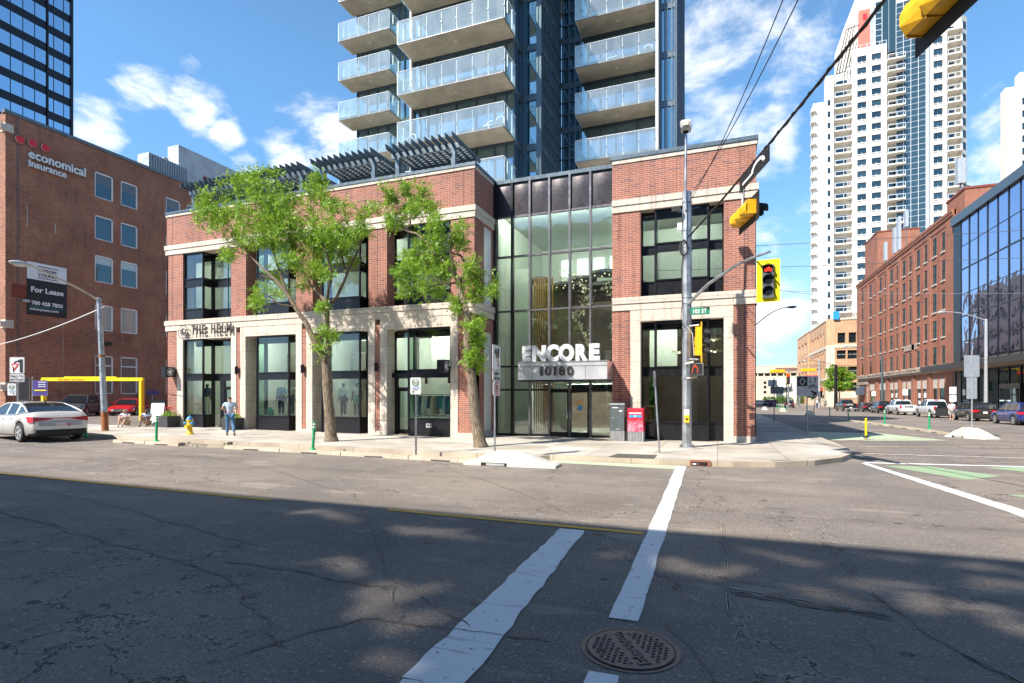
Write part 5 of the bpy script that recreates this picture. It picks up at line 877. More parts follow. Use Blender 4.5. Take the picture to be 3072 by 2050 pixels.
L2 = wthing('cream_shop_block', (22, 212, 0), 'cream low building with a grey striped awning roof below the parkade', 'building'); f = MB(o=(0, 212, 0)); f.box(18.8, 0, -1, 30, 10, 8.2, 'white_concrete'); f.build('wall', L2); f = MB(o=(0, 212, 0)); f.poly([(19.6, -1.4, 4.6), (23.6, -1.4, 5.2), (23.9, -.1, 7.2), (20.1, -.1, 6.6)], 'corrugated'); [f.box(20 + k * .5, -.2, 3.9, 20.2 + k * .5, -.02, 4.6, 'black_matte') for k in range(8)]; f.build('awning', L2)
# white residential tower
WT = wthing('white_residential_tower', (50, 205, 0), 'tall white residential tower with stacked balconies, a dark glass spine and a coral crown panel', 'building')
Yt = 205; f = MB(o=(0, Yt, 0)); FHt = 3.72; top1 = 111.93; NF = 25
cols_l = ((42.36, 44.9), (46.34, 48.97)); hol = []
for i in range(NF): z1 = top1 - FHt * i; hol += [(a, b_, z1 - 2.0, z1) for a, b_ in cols_l]
f.wall(41.0, 50.5, 10, 114.5, hol, 'white_concrete', .3)
holR = [(62.8, 65.2, 117.2 - 2.1 - FHt * i, 117.2 - FHt * i) for i in range(NF)]; f.wall(61.6, 66.3, 10, 121.5, holR, 'white_concrete', .3); f.box(60.7, -.6, 10, 61.6, .3, 121.5, 'light_grey')
f.poly([(35.7, 2.4, 10), (41.0, 2.4, 10), (41.0, 2.4, 107.6), (35.7, 2.4, 107.6)], 'white_concrete'); f.poly([(41, 0, 10), (41, 2.4, 10), (41, 2.4, 114.5), (41, 0, 114.5)], 'white_concrete')
f.poly([(33.4, 0, 10), (35.7, 0, 10), (35.7, 0, 107.4), (33.4, 0, 107.4)], 'white_concrete'); f.poly([(35.7, 0, 10), (35.7, 2.4, 10), (35.7, 2.4, 107.4), (35.7, 0, 107.4)], 'white_concrete'); f.poly([(33.4, 3, 10), (33.4, 0, 10), (33.4, 0, 107.4), (33.4, 3, 107.4)], 'white_concrete')
f.poly([(30.3, 4, 10), (33.4, 4, 10), (33.4, 4, 101), (30.3, 4, 101)], 'white_concrete'); f.poly([(30.3, 9, 10), (30.3, 4, 10), (30.3, 4, 101), (30.3, 9, 101)], 'white_concrete')
f.poly([(50.5, 2.4, 10), (55.5, 2.4, 10), (55.5, 2.4, 112), (50.5, 2.4, 112)], 'white_concrete'); f.poly([(50.5, 2.4, 10), (50.5, 0, 10), (50.5, 0, 114.5), (50.5, 2.4, 114.5)], 'white_concrete')
f.poly([(66.3, 2.4, 10), (70.2, 2.4, 10), (70.2, 2.4, 122), (66.3, 2.4, 122)], 'white_concrete'); f.poly([(70., 0.2, 10), (72., 2.2, 10), (72., 2.2, 119), (70., .2, 119)], 'white_concrete'); f.poly([(72, 2.2, 10), (72, 22, 10), (72, 22, 117), (72, 2.2, 117)], 'white_concrete'); f.poly([(70., 2.4, 10), (70., .2, 10), (70., .2, 119), (70., 2.4, 119)], 'white_concrete')
f.poly([(66.3, 0, 10), (66.3, 2.4, 10), (66.3, 2.4, 121.5), (66.3, 0, 121.5)], 'white_concrete')
f.poly([(41, 0, 114.5), (50.5, 0, 114.5), (50.5, 20, 114.5), (41, 20, 114.5)], 'roof_membrane'); f.poly([(61, 0, 121.4), (72, 2, 121.4), (72, 20, 121.4), (61, 20, 121.4)], 'roof_membrane')
f.build('white_wall', WT)
f = MB(o=(0, Yt, 0)); f.prism([(38.5, 107), (50, 107), (50, 133), (42.5, 133), (38.5, 122)], 3, 15, 'white_concrete'); f.box(50, 3.2, 107, 61, 15, 133, 'white_concrete'); f.build('crown', WT)
f = MB(o=(0, Yt, 0)); f.box(43.2, 1.4, 114, 46.2, 3, 127.6, 'coral_panel'); f.box(44.2, 1.3, 124.2, 45.3, 1.4, 126.2, 'sign_red'); f.build('coral_panel', WT); f = MB(o=(0, Yt, 0)); f.box(46.2, 1.2, 114, 47.6, 3, 128.8, 'corrugated'); f.build('grey_panel', WT)
f = MB(o=(0, Yt, 0)); f.poly([(53.2, 1.0, 10), (60.7, -.4, 10), (60.7, -.4, 127), (53.2, 1., 127)], 'far_glass'); f.poly([(47.6, 1.3, 112), (53.2, 1.0, 112), (53.2, 1., 129), (47.6, 1.3, 129)], 'far_glass'); f.build('glass_spine', WT)
f = MB(o=(0, Yt, 0))
for k in range(5): x = 53.2 + 7.5 * k / 4; y = 1.0 - 1.4 * k / 4; f.box(x - .045, y - .12, 10, x + .07, y, 127, 'white_metal')
for k in range(3): x = 47.6 + 5.6 * k / 3; f.box(x - .07, 1.1, 112, x + .07, 1.3, 129, 'white_metal')
for k in range(62): z = 12 + FHt * k / 2; f.poly([(53.2, .92, z), (60.7, -.48, z), (60.7, -.48, z + .08), (53.2, .92, z + .08)], 'white_metal')
for k in range(9): z = 112.4 + FHt * k / 2; f.box(47.6, 1.2, z, 53.2, 1.28, z + .14, 'white_metal')
f.build('mullion', WT)
wn = 0
for a, b_, z0, z1 in hol + holR:
    if z0 < 22: continue
    f = MB(o=(0, Yt, 0)); mt = 'window_dark' if rs.random() < .6 else 'far_glass'; f.box(a, .3, z0, b_, .34, z1, mt); wn += 1
    o_ = f.build('window', WT); g_ = MB(o=(0, Yt, 0)); g_.box(a, .2, z0 - .02, b_, .3, z0 + .12, 'white_paint'); g_.box((a + b_) / 2 - .05, .22, z0, (a + b_) / 2 + .05, .3, z0 + .55, 'white_paint'); g_.box(a + .1, -.04, z0 - .42, (a + b_) / 2 - .2, 0, z0 - .2, 'grey_metal'); g_.box((a + b_) / 2 + .1, -.04, z0 - .42, b_ - .1, 0, z0 - .2, 'grey_metal'); g_.build('frame', o_)
def far_balcony(x0, x1, y0, y1, z, ang=False):
    f = MB(o=(0, Yt, 0)); f.box(x0, y0, z, x1, y1, z + .45, 'white_concrete'); [f.box(a, y0, z + .45, a + .12, y0 + .1, z + 1.65, 'white_metal') for a in (x0, (x0 + x1) / 2, x1 - .12)]; f.box(x0, y0, z + 1.6, x1, y0 + .12, z + 1.75, 'white_metal'); f.box(x0 + .8, y1 - .05, z + .4, x1 - 1.2, y1, z + 2.6, 'window_dark'); return f.build('balcony', WT)
for i in range(24):
    z = 103.6 - FHt * i; far_balcony(36.0, 40.95, .1, 2.4, z) if z > 16 else None
    z = 108.6 - FHt * i; far_balcony(50.6, 55.3, -1.0, 2.4, z) if z > 25 else None
    z = 114.4 - FHt * i; far_balcony(66.35, 69.95, -.6, 2.4, z) if z > 40 else None
f = MB(o=(0, Yt, 0))
for i in range(24): z = 117.2 - FHt * i; f.poly([(70.5, .62, z - 2.2), (71.6, 1.72, z - 2.2), (71.6, 1.72, z), (70.5, .62, z)], 'window_dark'); 
f.build('corner_window', WT)['kind'] = 'stuff'
for i in range(23): z = 98 - FHt * i; f = MB(o=(0, Yt, 0)); f.box(29.6, 3.0, z, 31.2, 6, z + .3, 'white_concrete'); f.box(29.6, 3, z + .3, 29.75, 6, z + 1.2, 'white_metal'); f.build('side_balcony', WT); f = MB(o=(0, Yt, 0)); f.box(33.9, -.06, z - .4, 34.7, 0, z + 1.4, 'window_dark'); f.build('window', WT)

f = MB(o=(0, Yt, 0))
for p, q in (((36.4, 0, 107.5), (39.3, 0, 121.5)), ((38.9, 0, 107.9), (41.6, 0, 122.3)), ((36.4, 0, 107.5), (38.9, 0, 107.9)), ((39.3, 0, 121.5), (44.3, 2, 123.5)), ((37.6, 0, 114.2), (40.3, 0, 114.8)), ((37.2, 0, 107.6), (40., 0, 121.7)), ((38.1, 0, 107.8), (40.8, 0, 122))): f.tube([p, q], .14, 'black_matte', 6)
for p, q in (((66, 0, 121.5), (68.4, 0, 131)), ((67, 0, 121.7), (69.4, 0, 130.5)), ((66, 0, 131), (69.6, 0, 130.4))): f.tube([p, q], .14, 'black_matte', 6)
for x0, x1, z in ((41.5, 50.4, 115.6), (36, 41, 109), (66, 70, 123)): f.tube([(x0, .2, z), (x1, .2, z)], .08, 'white_metal', 6); [f.tube([(x, .2, z - 1.2), (x, .2, z)], .07, 'white_metal', 6) for x in np.linspace(x0, x1, 6)]
f.build('roof_rail', WT)
W2 = wthing('white_tower_beyond', (90, 205, 0), 'second white residential tower cut off by the right edge of the photo', 'building'); f = MB(o=(0, Yt, 0)); hol = [(84.6, 87.2, 90.5 - 2.1 - FHt * i, 90.5 - FHt * i) for i in range(14)]; f.wall(80.6, 92, 10, 94.2, hol, 'white_concrete', .3); f.poly([(80.6, 3, 10), (80.6, 0, 10), (80.6, 0, 94.2), (80.6, 3, 94.2)], 'white_concrete'); f.box(84, .2, 94.2, 92, 3, 98.2, 'white_concrete'); f.poly([(80.6, 0, 94.2), (92, 0, 94.2), (92, 3, 94.2), (80.6, 3, 94.2)], 'roof_membrane'); f.build('white_wall', W2)
for a, b_, z0, z1 in hol: f = MB(o=(0, Yt, 0)); f.box(a, .3, z0, b_, .35, z1, 'window_dark'); f.build('window', W2)
# round concrete balconies of a tower behind the pergolas
RT = wthing('round_balcony_tower', (-50, 92, 0), 'pale tower with rounded balconies glimpsed behind the pergolas', 'building'); f = MB()
for k, z in enumerate((34., 29.3, 24.6)): f.tube([(-43.6, 85, z), (-43.6, 85, z + 1.0)], 2.9, 'beige_panel', 24); f.tube([(-43.6, 85, z + 2.2), (-43.6, 85, z + 2.3)], 2.8, 'white_metal', 24)
f.box(-43, 86, 10, -33, 96, 38, 'beige_panel'); f.box(-43.2, 85.8, 26, -39, 86, 34, 'far_glass'); f.build('balconies', RT)
# beige office block up the side street, hidden behind the podium but mirrored in the glass building
BO = wthing('beige_office_block', (0, 135, 0), 'beige stepped office block seen only as a reflection in the mirrored glass building', 'building'); f = MB(o=(1, 118, 0), a=90)
hh = [(1.5 + 3.4 * k, 3.9 + 3.4 * k, 3 + 3.6 * j, 5. + 3.6 * j) for k in range(9) for j in range(6) if (k + j) % 4 != 3]
f.wall(0, 34, -1, 25, hh, 'beige_panel', .4); f.poly([(0, 20, -1), (0, 0, -1), (0, 0, 25), (0, 20, 25)], 'beige_panel'); f.poly([(0, 0, 25), (34, 0, 25), (34, 20, 25), (0, 20, 25)], 'roof_membrane'); f.poly([(34, 0, -1), (34, 20, -1), (34, 20, 25), (34, 0, 25)], 'beige_panel'); f.build('wall', BO); f = MB(o=(1, 118, 0), a=90); [f.box(h[0], .42, h[2], h[1], .5, h[3], 'window_dark') for h in hh]; f.box(34, 3, -1, 46, 20, 18, 'beige_panel'); f.build('windows', BO)
# the building behind the viewer whose long shadow covers the near half of the street
SB = wthing('office_block_opposite', (0, -8, 0), 'unseen brown office block across the avenue that throws the long shadow', 'building')
del SB['label']; SB['label'] = 'brown office block across the avenue behind the viewer, casting the long street shadow'
f = MB(); f.wall(-32, 70, 0, 13.9, [(x, x + 2.2, z, z + 2.) for x in range(-30, 68, 4) for z in (1.2, 5.2, 9.2)], 'brown_wall', .3, y=-8) if 0 else None
wl = MB(o=(40, -8.0, 0), a=180); hh = [(x, x + 2.4, z, z + 2.2) for x in range(1, 70, 4) for z in (1.0, 4.8, 8.6)]
wl.wall(0, 72, 0, 13.9, hh, 'brown_wall', .3); wl.poly([(0, 0, 13.9), (72, 0, 13.9), (72, 14, 13.9), (0, 14, 13.9)], 'roof_membrane'); wl.poly([(72, 0, 0), (72, 14, 0), (72, 14, 13.9), (72, 0, 13.9)], 'brown_wall'); wl.poly([(0, 14, 0), (0, 0, 0), (0, 0, 13.9), (0, 14, 13.9)], 'brown_wall'); wl.poly([(72, 14, 0), (0, 14, 0), (0, 14, 13.9), (72, 14, 13.9)], 'brown_wall'); wl.build('wall', SB)
wl = MB(o=(40, -8.0, 0), a=180); wl.box(.3, .3, .3, 71.7, .33, 13.6, 'window_dark'); wl.build('windows', SB)
# added unseen screen; slatted holes stand in for sun reflected off tower glass
def sunpatch(px, py, rx, ry, dens): return (px, py, rx, ry, dens)
HOLES = [(-6.3, 7.5, .5, .17, .42), (-5.7, 7.25, .25, .12, .25), (-4.2, 7.1, .5, .2, .36), (-3.6, 6.9, .3, .14, .25), (-4.3, 5.25, .42, .24, .42), (-3.15, 4.65, .36, .45, .36), (-2.6, 4.1, .25, .3, .25), (-2.3, 3.3, .4, .25, .2), (-.3, 6.65, .45, .27, .45), (.75, 7.5, .5, .17, .3), (1.5, 6.8, .5, .15, .25), (2.0, 6.3, .45, .22, .42), (2.55, 5.85, .35, .25, .42), (.75, 6.2, .3, .2, .22), (-1.4, 6.9, .25, .15, .2), (2.8, 7.2, .5, .2, .3), (1.8, 8.05, .6, .09, .2), (2.95, 7.8, .5, .13, .3), (3.3, 6.4, .4, .2, .3)]
scr = MB(); dx = .055; ztop_ = 20.0; zb = 13.9; vals = []
def lit(x, z):
    gy = -8 + .82 * z; gx = x + .545 * z; m = 0; wx_ = .16 * math.sin(gx * 3.1 + gy * 2.3) + .10 * math.sin(gx * 7.3 - gy * 5.1 + 1); wy_ = .10 * math.sin(gx * 4.7 + gy * 1.9 + 2) + .06 * math.sin(gx * 9.1 + gy * 6.); sh_ = .35 * (gx - gy) * 0; gx, gy = gx + wx_, gy + wy_
    for px, py, rx, ry, dn in HOLES:
        q = ((gx - px) / rx / 1.15) ** 2 + ((gy - py + .12 * (gx - px)) / ry / 1.15) ** 2
        if q < 1: m = max(m, dn * (1 - q) ** .6)
    return m
nz = int((ztop_ - zb) / .075); H_ = (ztop_ - zb) / nz
for i in range(nz):       # horizontal slats; in the openings they are thinner than their pitch
    z = zb + i * H_; zc = z + H_ / 2; x = -32.; run = None
    xs_ = list(np.arange(-17.5, -3.5, .16)); cur = None; start = -32.
    for xx in xs_ + [40.]:
        v_ = round(lit(xx, zc) * 10) / 10 if xx < 39 else -1
        if cur is None: cur = 0.
        if v_ != cur:
            hgt = H_ * (1 - cur); scr.poly([(start, -8, z), (xx, -8, z), (xx, -8, z + hgt), (start, -8, z + hgt)], 'grey_metal'); start = xx; cur = v_
scr.build('sun_patch_screen', SB)
# ---------------- street furniture ----------------
SW = .154
def gs(x, y): return gz(x, y) + SW
# main corner pole with everything bolted to it
px, py = -1.03, 20.5; PO = wthing('signal_pole', (px, py, SW), 'thick galvanised corner pole carrying signals, a street name sign and a lamp mast', 'pole')
f = MB(); f.tube([(px, py, SW), (px, py, 9.3)], [.165, .155], 'galvanised', 8, smooth=False); f.box(px - .26, py - .26, SW, px + .26, py + .26, SW + .03, 'galvanised'); [f.tube([(px + a * .2, py + b_ * .2, SW), (px + a * .2, py + b_ * .2, SW + .09)], .03, 'grey_metal', 6) for a in (-1, 1) for b_ in (-1, 1)]
for z in (8.9, 7.9, 7.3, 5.3, 5.5, 4.2, 2.6): f.tube([(px, py, z), (px, py, z + .05)], .175, 'galvanised', 12)
f.build('shaft', PO)
f = MB(); f.tube([(px - .02, py - .17, 8.6), (px - .04, py - .2, 9.4), (px - .02, py - .25, 11.3)], .045, 'brass' if 0 else 'galvanised', 8); f.build('lamp_mast', PO)
f = MB(); zc = 11.5; f.grid([[(px - .02 + a * r_, py - .35 + b_ * r_ * 1.3, zc + dz) for a, b_ in ((-1, -1), (1, -1), (1, 1), (-1, 1))] for r_, dz in ((.09, -.2), (.17, -.12), (.185, .06), (.13, .16), (.0, .17))], 'light_grey', False, True); f.box(px - .11, py - .62, zc - .08, px + .09, py - .56, zc + .08, 'granite'); f.build('lamp_head', PO)
f = MB(); f.box(px - .32, py - .1, 7.95, px - .16, py + .05, 8.2, 'sign_white'); f.box(px - .5, py - .35, 8.55, px - .2, py - .25, 8.7, 'black_matte'); f.build('junction_box', PO)
f = MB()     # loose cable coil on the pole
for k in range(9): pts = [(px - .1 + .14 * math.cos(q * .8) * U(.7, 1.2), py - .2 + .03 * math.sin(q), 7.25 + .28 * math.sin(q * .8) * U(.8, 1.2)) for q in range(9)]; f.tube(pts, .012, 'black_matte', 5, False)
f.tube([(px - .12, py - .16, 7.2), (px - .18, py - .15, 6.4), (px - .15, py - .17, 5.3), (px - .2, py - .15, 4.7), (px - .05, py - .2, 4.4)], .014, 'black_matte', 5); f.tube([(px - .14, py - .16, 4.4), (px - .2, py - .15, 3.4), (px - .17, py - .16, 2.9)], .014, 'black_matte', 5); f.tube([(px + .02, py - .18, 9.0), (px + .0, py - .18, 7.5)], .012, 'black_matte', 5); f.build('cable', PO)
SA = f = MB(); f.tube([(px + .05, py - .12, 5.28), (px + .75, py - .95, 5.78), (px + 1.55, py - 1.95, 6.1), (px + 2.0, py - 2.5, 6.17), (px + 2.45, py - 3.05, 6.18)], [.06, .055, .045, .04, .035], 'galvanised', 8); f.build('signal_arm', PO)
def lens_stack(f, n, cx, y, z0, r, mat_on=None, idx=None):
    for k in range(n):
        z = z0 + k * r * 2.55; f.ring((cx, y - .008, z), (0, -1, 0), r * .93, r * 1.12, 'grey_metal', 20); f.disc((cx, y - .004, z), (0, -1, 0), r * .93, 'dark_glass', 20)
# bicycle signal with a yellow back board
BS = wthing('bicycle_signal', (px + 2.38, py - 3., 4.8), 'bicycle traffic signal showing a red bicycle on a bright yellow back board', 'traffic signal'); bx_, by_, bz_ = px + 2.40, py - 3.08, 5.33
A0 = MB(o=(bx_, by_, 0), a=-6); A0.box(-.31, .02, bz_ - .60, .31, .05, bz_ + .63, 'bright_yellow'); A0.build('back_board', BS)
A0 = MB(o=(bx_, by_, 0), a=-6); A0.box(-.155, -.06, bz_ - .5, .155, .3, bz_ + .46, 'signal_yellow' if 0 else 'grey_metal'); A0.build('housing', BS)
for k, z in enumerate((bz_ + .33, bz_ + .01, bz_ - .31)):
    A0 = MB(o=(bx_, by_, 0), a=-6); A0.ring((0, -.066, z), (0, -1, 0), .125, .145, 'grey_metal', 24); A0.disc((0, -.064, z), (0, -1, 0), .125, 'dark_glass', 24); 
    A0.grid([[(.15 * math.cos(R(q)), yy, z + .15 * math.sin(R(q))) for q in range(-30, 211, 15)] for yy in (-.06, -.16)], 'black_matte'); o_ = A0.build('lens', BS)
    if k == 0:
        A0 = MB(o=(bx_, by_, 0), a=-6); y_ = -.075
        for cx in (-.055, .055): A0.ring((cx, y_, z - .025), (0, -1, 0), .030, .043, 'red_light', 16)
        for p, q in (((-.055, -.025), (-.02, .03)), ((-.02, .03), (.035, .03)), ((.055, -.025), (.03, .05)), ((-.02, .03), (.0, -.025)), ((-.055, -.025), (0, -.025)), ((0, -.025), (.035, .03)), ((.015, .055), (.05, .055)), ((-.035, .045), (-.005, .045))): A0.tube([(p[0], y_, z + p[1]), (q[0], y_, z + q[1])], .0065, 'red_light', 5)
        A0.build('bicycle_symbol', o_)
# side-facing vehicle signal
VS = wthing('traffic_signal', (px + .45, py - .2, 3.2), 'yellow three-section traffic signal on the corner pole, seen from its side with black visors', 'traffic signal'); f = MB(); sx0 = px + .42; f.box(sx0 - .12, py - .35, 3.42, sx0 + .06, py - .02, 4.42, 'signal_yellow'); f.box(sx0 + .06, py - .42, 3.18, sx0 + .10, py + .05, 4.58, 'signal_yellow')
f.box(sx0 - .15, py - .3, 3.44, sx0 - .12, py - .08, 3.72, 'signal_yellow'); f.box(sx0 - .15, py - .3, 3.78, sx0 - .12, py - .08, 4.06, 'signal_yellow'); f.build('housing', VS)
for z in (3.62, 3.94, 4.27):
    f = MB(); f.grid([[(x_, py - .185 + .145 * math.cos(R(q)), z + .145 * math.sin(R(q)) - (x_ - sx0) * .25) for q in range(-20, 201, 20)] for x_ in (sx0 + .1, sx0 + .24 + .0, sx0 + .36)][:3], 'black_matte'); f.build('visor', VS)
    f = MB(); f.disc((sx0 + .105, py - .185, z), (1, 0, 0), .13, 'dark_glass', 18); f.build('lens', VS)
f = MB(); f.tube([(px + .1, py - .15, 4.48), (sx0, py - .18, 4.5)], .025, 'sign_white', 6); f.tube([(px + .1, py - .15, 3.3), (sx0, py - .18, 3.28)], .035, 'galvanised', 6); f.tube([(px + .02, py - .25, 4.45), (px + .2, py - .25, 4.2), (px + .25, py - .2, 3.4)], .01, 'sign_white', 5); f.build('bracket', VS)
PD = wthing('pedestrian_signal', (px + .3, py - .35, 2.7), 'pedestrian signal with a red hand under the side-facing traffic signal', 'traffic signal'); f = MB(); x0, x1 = px + .08, px + .56; f.box(x0, py - .42, 2.72, x1, py - .22, 3.15, 'galvanised'); f.box(x0 + .03, py - .44, 2.75, x1 - .03, py - .42, 3.12, 'black_matte'); f.tube([(px, py - .15, 2.62), (px + .35, py - .3, 2.66)], .035, 'granite', 6); f.tube([(px - .05, py - .2, 3.12), (px + .25, py - .3, 3.2)], .04, 'granite', 6); f.build('housing', PD)
f = MB(); y_ = py - .45; hx = (x0 + x1) / 2 - .02
out_ = [(-.10, -.15), (-.09, .0), (-.05, .07), (-.04, .13), (0, .15), (.02, .08), (.06, .06), (.09, -.02), (.06, -.09), (.09, -.15)]
for p, q in zip(out_, out_[1:]): f.tube([(hx + p[0], y_, 2.93 + p[1]), (hx + q[0], y_, 2.93 + q[1])], .008, 'hand_light', 5)
for dx_ in (-.02, .02): f.tube([(hx + dx_, y_, 2.99), (hx + dx_, y_, 3.07)], .006, 'hand_light', 5)
f.build('hand_symbol', PD)
f = MB(); f.box(px + .13, py - .22, 4.86, px + .77, py - .20, 5.11, 'sign_green'); o_ = f.build('street_name_sign', PO); wtxt('lettering', '103 ST', .20, 'sign_white', (px + .19, py - .225, 4.91), 0, o_, ext=.003, bold=.004, sx=.86)
f = MB(); f.box(px - .07, py - .27, 1.05, px + .09, py - .16, 1.32, 'yellow_paint'); f.box(px - .07, py - .25, 1.32, px + .09, py - .17, 1.52, 'sign_white'); f.disc((px + .01, py - .275, 1.18), (0, -1, 0), .04, 'black_matte', 12, .01); f.build('push_button', PO)
# thin wires and the span cable with hanging horizontal signals
def cable(name, p, q, sag, r, label=None, mat='black_matte', n=24, par=None):
    p, q = Vector(p), Vector(q); f = MB(); f.tube([tuple(p.lerp(q, i / n) - Vector((0, 0, sag * 4 * (i / n) * (1 - i / n)))) for i in range(n + 1)], r, mat, 6)
    o = f.build(name, par, origin=None if par else tuple(p)); return tag(o, label, 'cable') if label else o
cable('span_cable', (px + .02, py, 7.66), (6.2, -5.2, 8.7), .55, .028, 'thick twisted cable from the corner pole to upper right, carrying the hanging signals')
f = MB(); P0, P1 = Vector((px + .02, py, 7.66)), Vector((6.2, -5.2, 8.7)); pts = []
for i in range(260): t_ = i / 260; c_ = P0.lerp(P1, t_) - Vector((0, 0, .55 * 4 * t_ * (1 - t_))); pts.append((c_.x + .03 * math.cos(i * .9), c_.y, c_.z + .03 * math.sin(i * .9)))
f.tube(pts, .012, 'black_matte', 5); tag(f.build('lashing_wire', origin=tuple(P0)), 'thin wire wound round the thick span cable', 'cable')
cable('overhead_wire', (px + .1, py, 9.15), (1.75, 11.0, 9.95), .30, .013, 'thin wire from the pole top rising past the parapet, right one of the pair'); cable('overhead_wire', (px + .05, py, 8.9), (1.35, 11.0, 9.8), .34, .012, 'thin wire from the pole top rising past the parapet, left one of the pair')
def span_pt(t_): return P0.lerp(P1, t_) - Vector((0, 0, .55 * 4 * t_ * (1 - t_)))
def hanging_signal(t_, L, label, drop=.62, s=1.):
    c = span_pt(t_); d = (P1 - P0); ang = math.degrees(math.atan2(d.y, d.x)); root = wthing('hanging_signal', (c.x, c.y, c.z - drop), label, 'traffic signal')
    def M_(): return MB(o=(c.x, c.y, c.z - drop), a=ang)
    # local x runs along the cable, local +y points to the east side (the faces)
    f = M_()
    for k in range(3):
        a = -L / 2 + k * L / 3; f.grid([[(a + .01, .16, -.17 * s), (a + .01, .16, .17 * s), (a + .01, -.06, .15 * s), (a + .01, -.12, .06), (a + .01, -.12, -.08), (a + .01, -.05, -.16 * s)], [(a + L / 3 - .02, .16, -.17 * s), (a + L / 3 - .02, .16, .17 * s), (a + L / 3 - .02, -.04, .15 * s), (a + L / 3 - .02, -.07, .06), (a + L / 3 - .02, -.07, -.08), (a + L / 3 - .02, -.04, -.16 * s)]], 'signal_yellow', False, True)
        f.box(a + .0, -.04, -.18 * s, a + .02, .16, .18 * s, 'signal_yellow')
    f.box(L / 2 - .02, -.04, -.17 * s, L / 2, .16, .17 * s, 'signal_yellow'); f.build('housing', root)
    f = M_(); f.box(-L / 2 - .14, .165, -.33 * s, L / 2 + .14, .185, .33 * s, 'black_matte'); f.build('back_board', root)
    for k in range(3):
        cx = -L / 2 + (k + .5) * L / 3; f = M_(); f.grid([[(cx + .15 * math.cos(R(q)), yy, .15 * math.sin(R(q)) - (yy - .18) * .15) for q in range(-30, 211, 20)] for yy in (.18, .46)], 'black_matte'); f.build('visor', root); f = M_(); f.disc((cx, .19, 0), (0, 1, 0), .14, 'dark_glass', 16); f.build('lens', root)
    f = M_(); f.tube([(0, .03, .16), (0, .02, drop)], .025, 'sign_white', 6); f.tube([(-.1, .03, .2), (.1, .03, .2)], .04, 'light_grey', 6); f.tube([(.05, .03, .2), (.25, .0, drop * .6), (.1, 0, drop)], .01, 'black_matte', 5); f.build('hanger', root); return root
hanging_signal(.218, 1.15, 'smaller yellow signal hanging under the span cable beside the black arrow sign', .93); hanging_signal(.487, 1.15, 'large yellow signal overhead, cut by the top edge of the photo', .70, 1.25)
c = span_pt(.252); ang = math.degrees(math.atan2((P1 - P0).y, (P1 - P0).x)); LS = wthing('lane_arrow_sign', tuple(c), 'black overhead sign with a white curved turn arrow hanging on the span cable', 'sign')
f = MB(o=(c.x, c.y, c.z), a=ang); f.box(-1.0, -.02, -.38, .95, .0, .02, 'sign_black'); f.build('plate', LS)
f = MB(o=(c.x, c.y, c.z), a=ang); row0 = []; row1 = []
for q in range(13): a_ = R(190 - q * 16); row0.append((.30 + .30 * math.cos(a_), -.026, -.24 + .11 * math.sin(a_))); row1.append((.30 + .44 * math.cos(a_), -.026, -.24 + .18 * math.sin(a_)))
f.grid([row0, row1], 'sign_white', False); f.box(-.75, -.028, -.28, -.12, -.024, -.22, 'sign_white'); f.build('arrow', LS)
for (p, q, lab) in (((-2.5, 24, 8.2), (40, 25.3, 8.0), 'thin horizontal wire crossing the sky above the side street, upper one'), ((-2.5, 24, 7.35), (45, 26, 6.7), 'thin horizontal wire with a small clamp crossing the sky, lower one')): cable('overhead_wire', p, q, .35, .010, lab, 'grey_metal')
cable('overhead_wire', (1.5, 40, 9.2), (34, 52, 9.4), .4, .012, 'pale wire sagging across the front of the warehouse and mirrored building', 'sign_back'); cable('overhead_wire', (-27.7, 17.7, 6.3), (-50, 22.5, 5.2), .35, .02, 'white wire from the left street lamp to the brick office corner', 'sign_white')
cable('overhead_wire', (1.4, 60, 13.5), (26, 80, 13.2), .5, .02, 'thin wire above the far crossing seen against the sky beside the brick pier', 'grey_metal')
# street lamps
def cobra(name, x, y, h, dx_, dy_, rise, label, mat='galvanised', r=.11, lean=0., style=0, base=None, mark=None):
    g = gs(x, y) if base is None else base; t_ = wthing(name, (x, y, g), label, 'street lamp'); f = MB(); f.tube([(x, y, g), (x + lean, y, g + h)], [r * 1.25, r * .85], mat, 10); 
    if mark: f.tube([(x, y, g), (x + lean * .12, y, g + .9)], [r * 1.29, r * 1.24], 'rust', 10); f.tube([(x + lean * .55, y, g + h * .55), (x + lean * .57, y, g + h * .57)], r * 1.12, 'rust', 10); f.tube([(x + lean * .5, y, g + h * .44), (x + lean * .5, y, g + h * .45)], r * 1.15, 'grey_metal', 10)
    f.build('post', t_); f = MB(); n = 8; pts = []
    for i in range(n + 1): q = i / n; pts.append((x + lean + dx_ * q, y + dy_ * q, g + h - .15 + rise * (math.sin(q * math.pi / 2) if style else q ** .8)))
    f.tube(pts, [.05 - .015 * i / n for i in range(n + 1)], mat if not mark else 'granite', 8); f.build('arm', t_)
    d = Vector((dx_, dy_, 0)).normalized(); e = Vector(pts[-1]); f = MB(); ln = .75 if r > .08 else .6
    rows = []
    for q, w_, hh_ in ((-.15, .05, .05), (0, .10, .08), (.25, .17, .11), (.5, .18, .12), (.72, .10, .06), (.8, .02, .02)):
        c_ = e + d * q * ln * 1.2; s_ = Vector((-d.y, d.x, 0)); rows.append([tuple(c_ + s_ * w_ * math.cos(R(a)) + Vector((0, 0, hh_ * math.sin(R(a)) * (1 if math.sin(R(a)) > 0 else 1.2)))) for a in range(0, 360, 36)])
    f.grid(rows, 'sign_back' if mat != 'grey_metal' else 'grey_metal', True, True); f.build('lamp_head', t_); return t_
cobra('street_lamp', -27.69, 17.74, 6.45, -.25, -2.75, 1.15, 'leaning pale street lamp with rusty foot on the left sidewalk', 'galvanised', .115, -.45, mark=True)
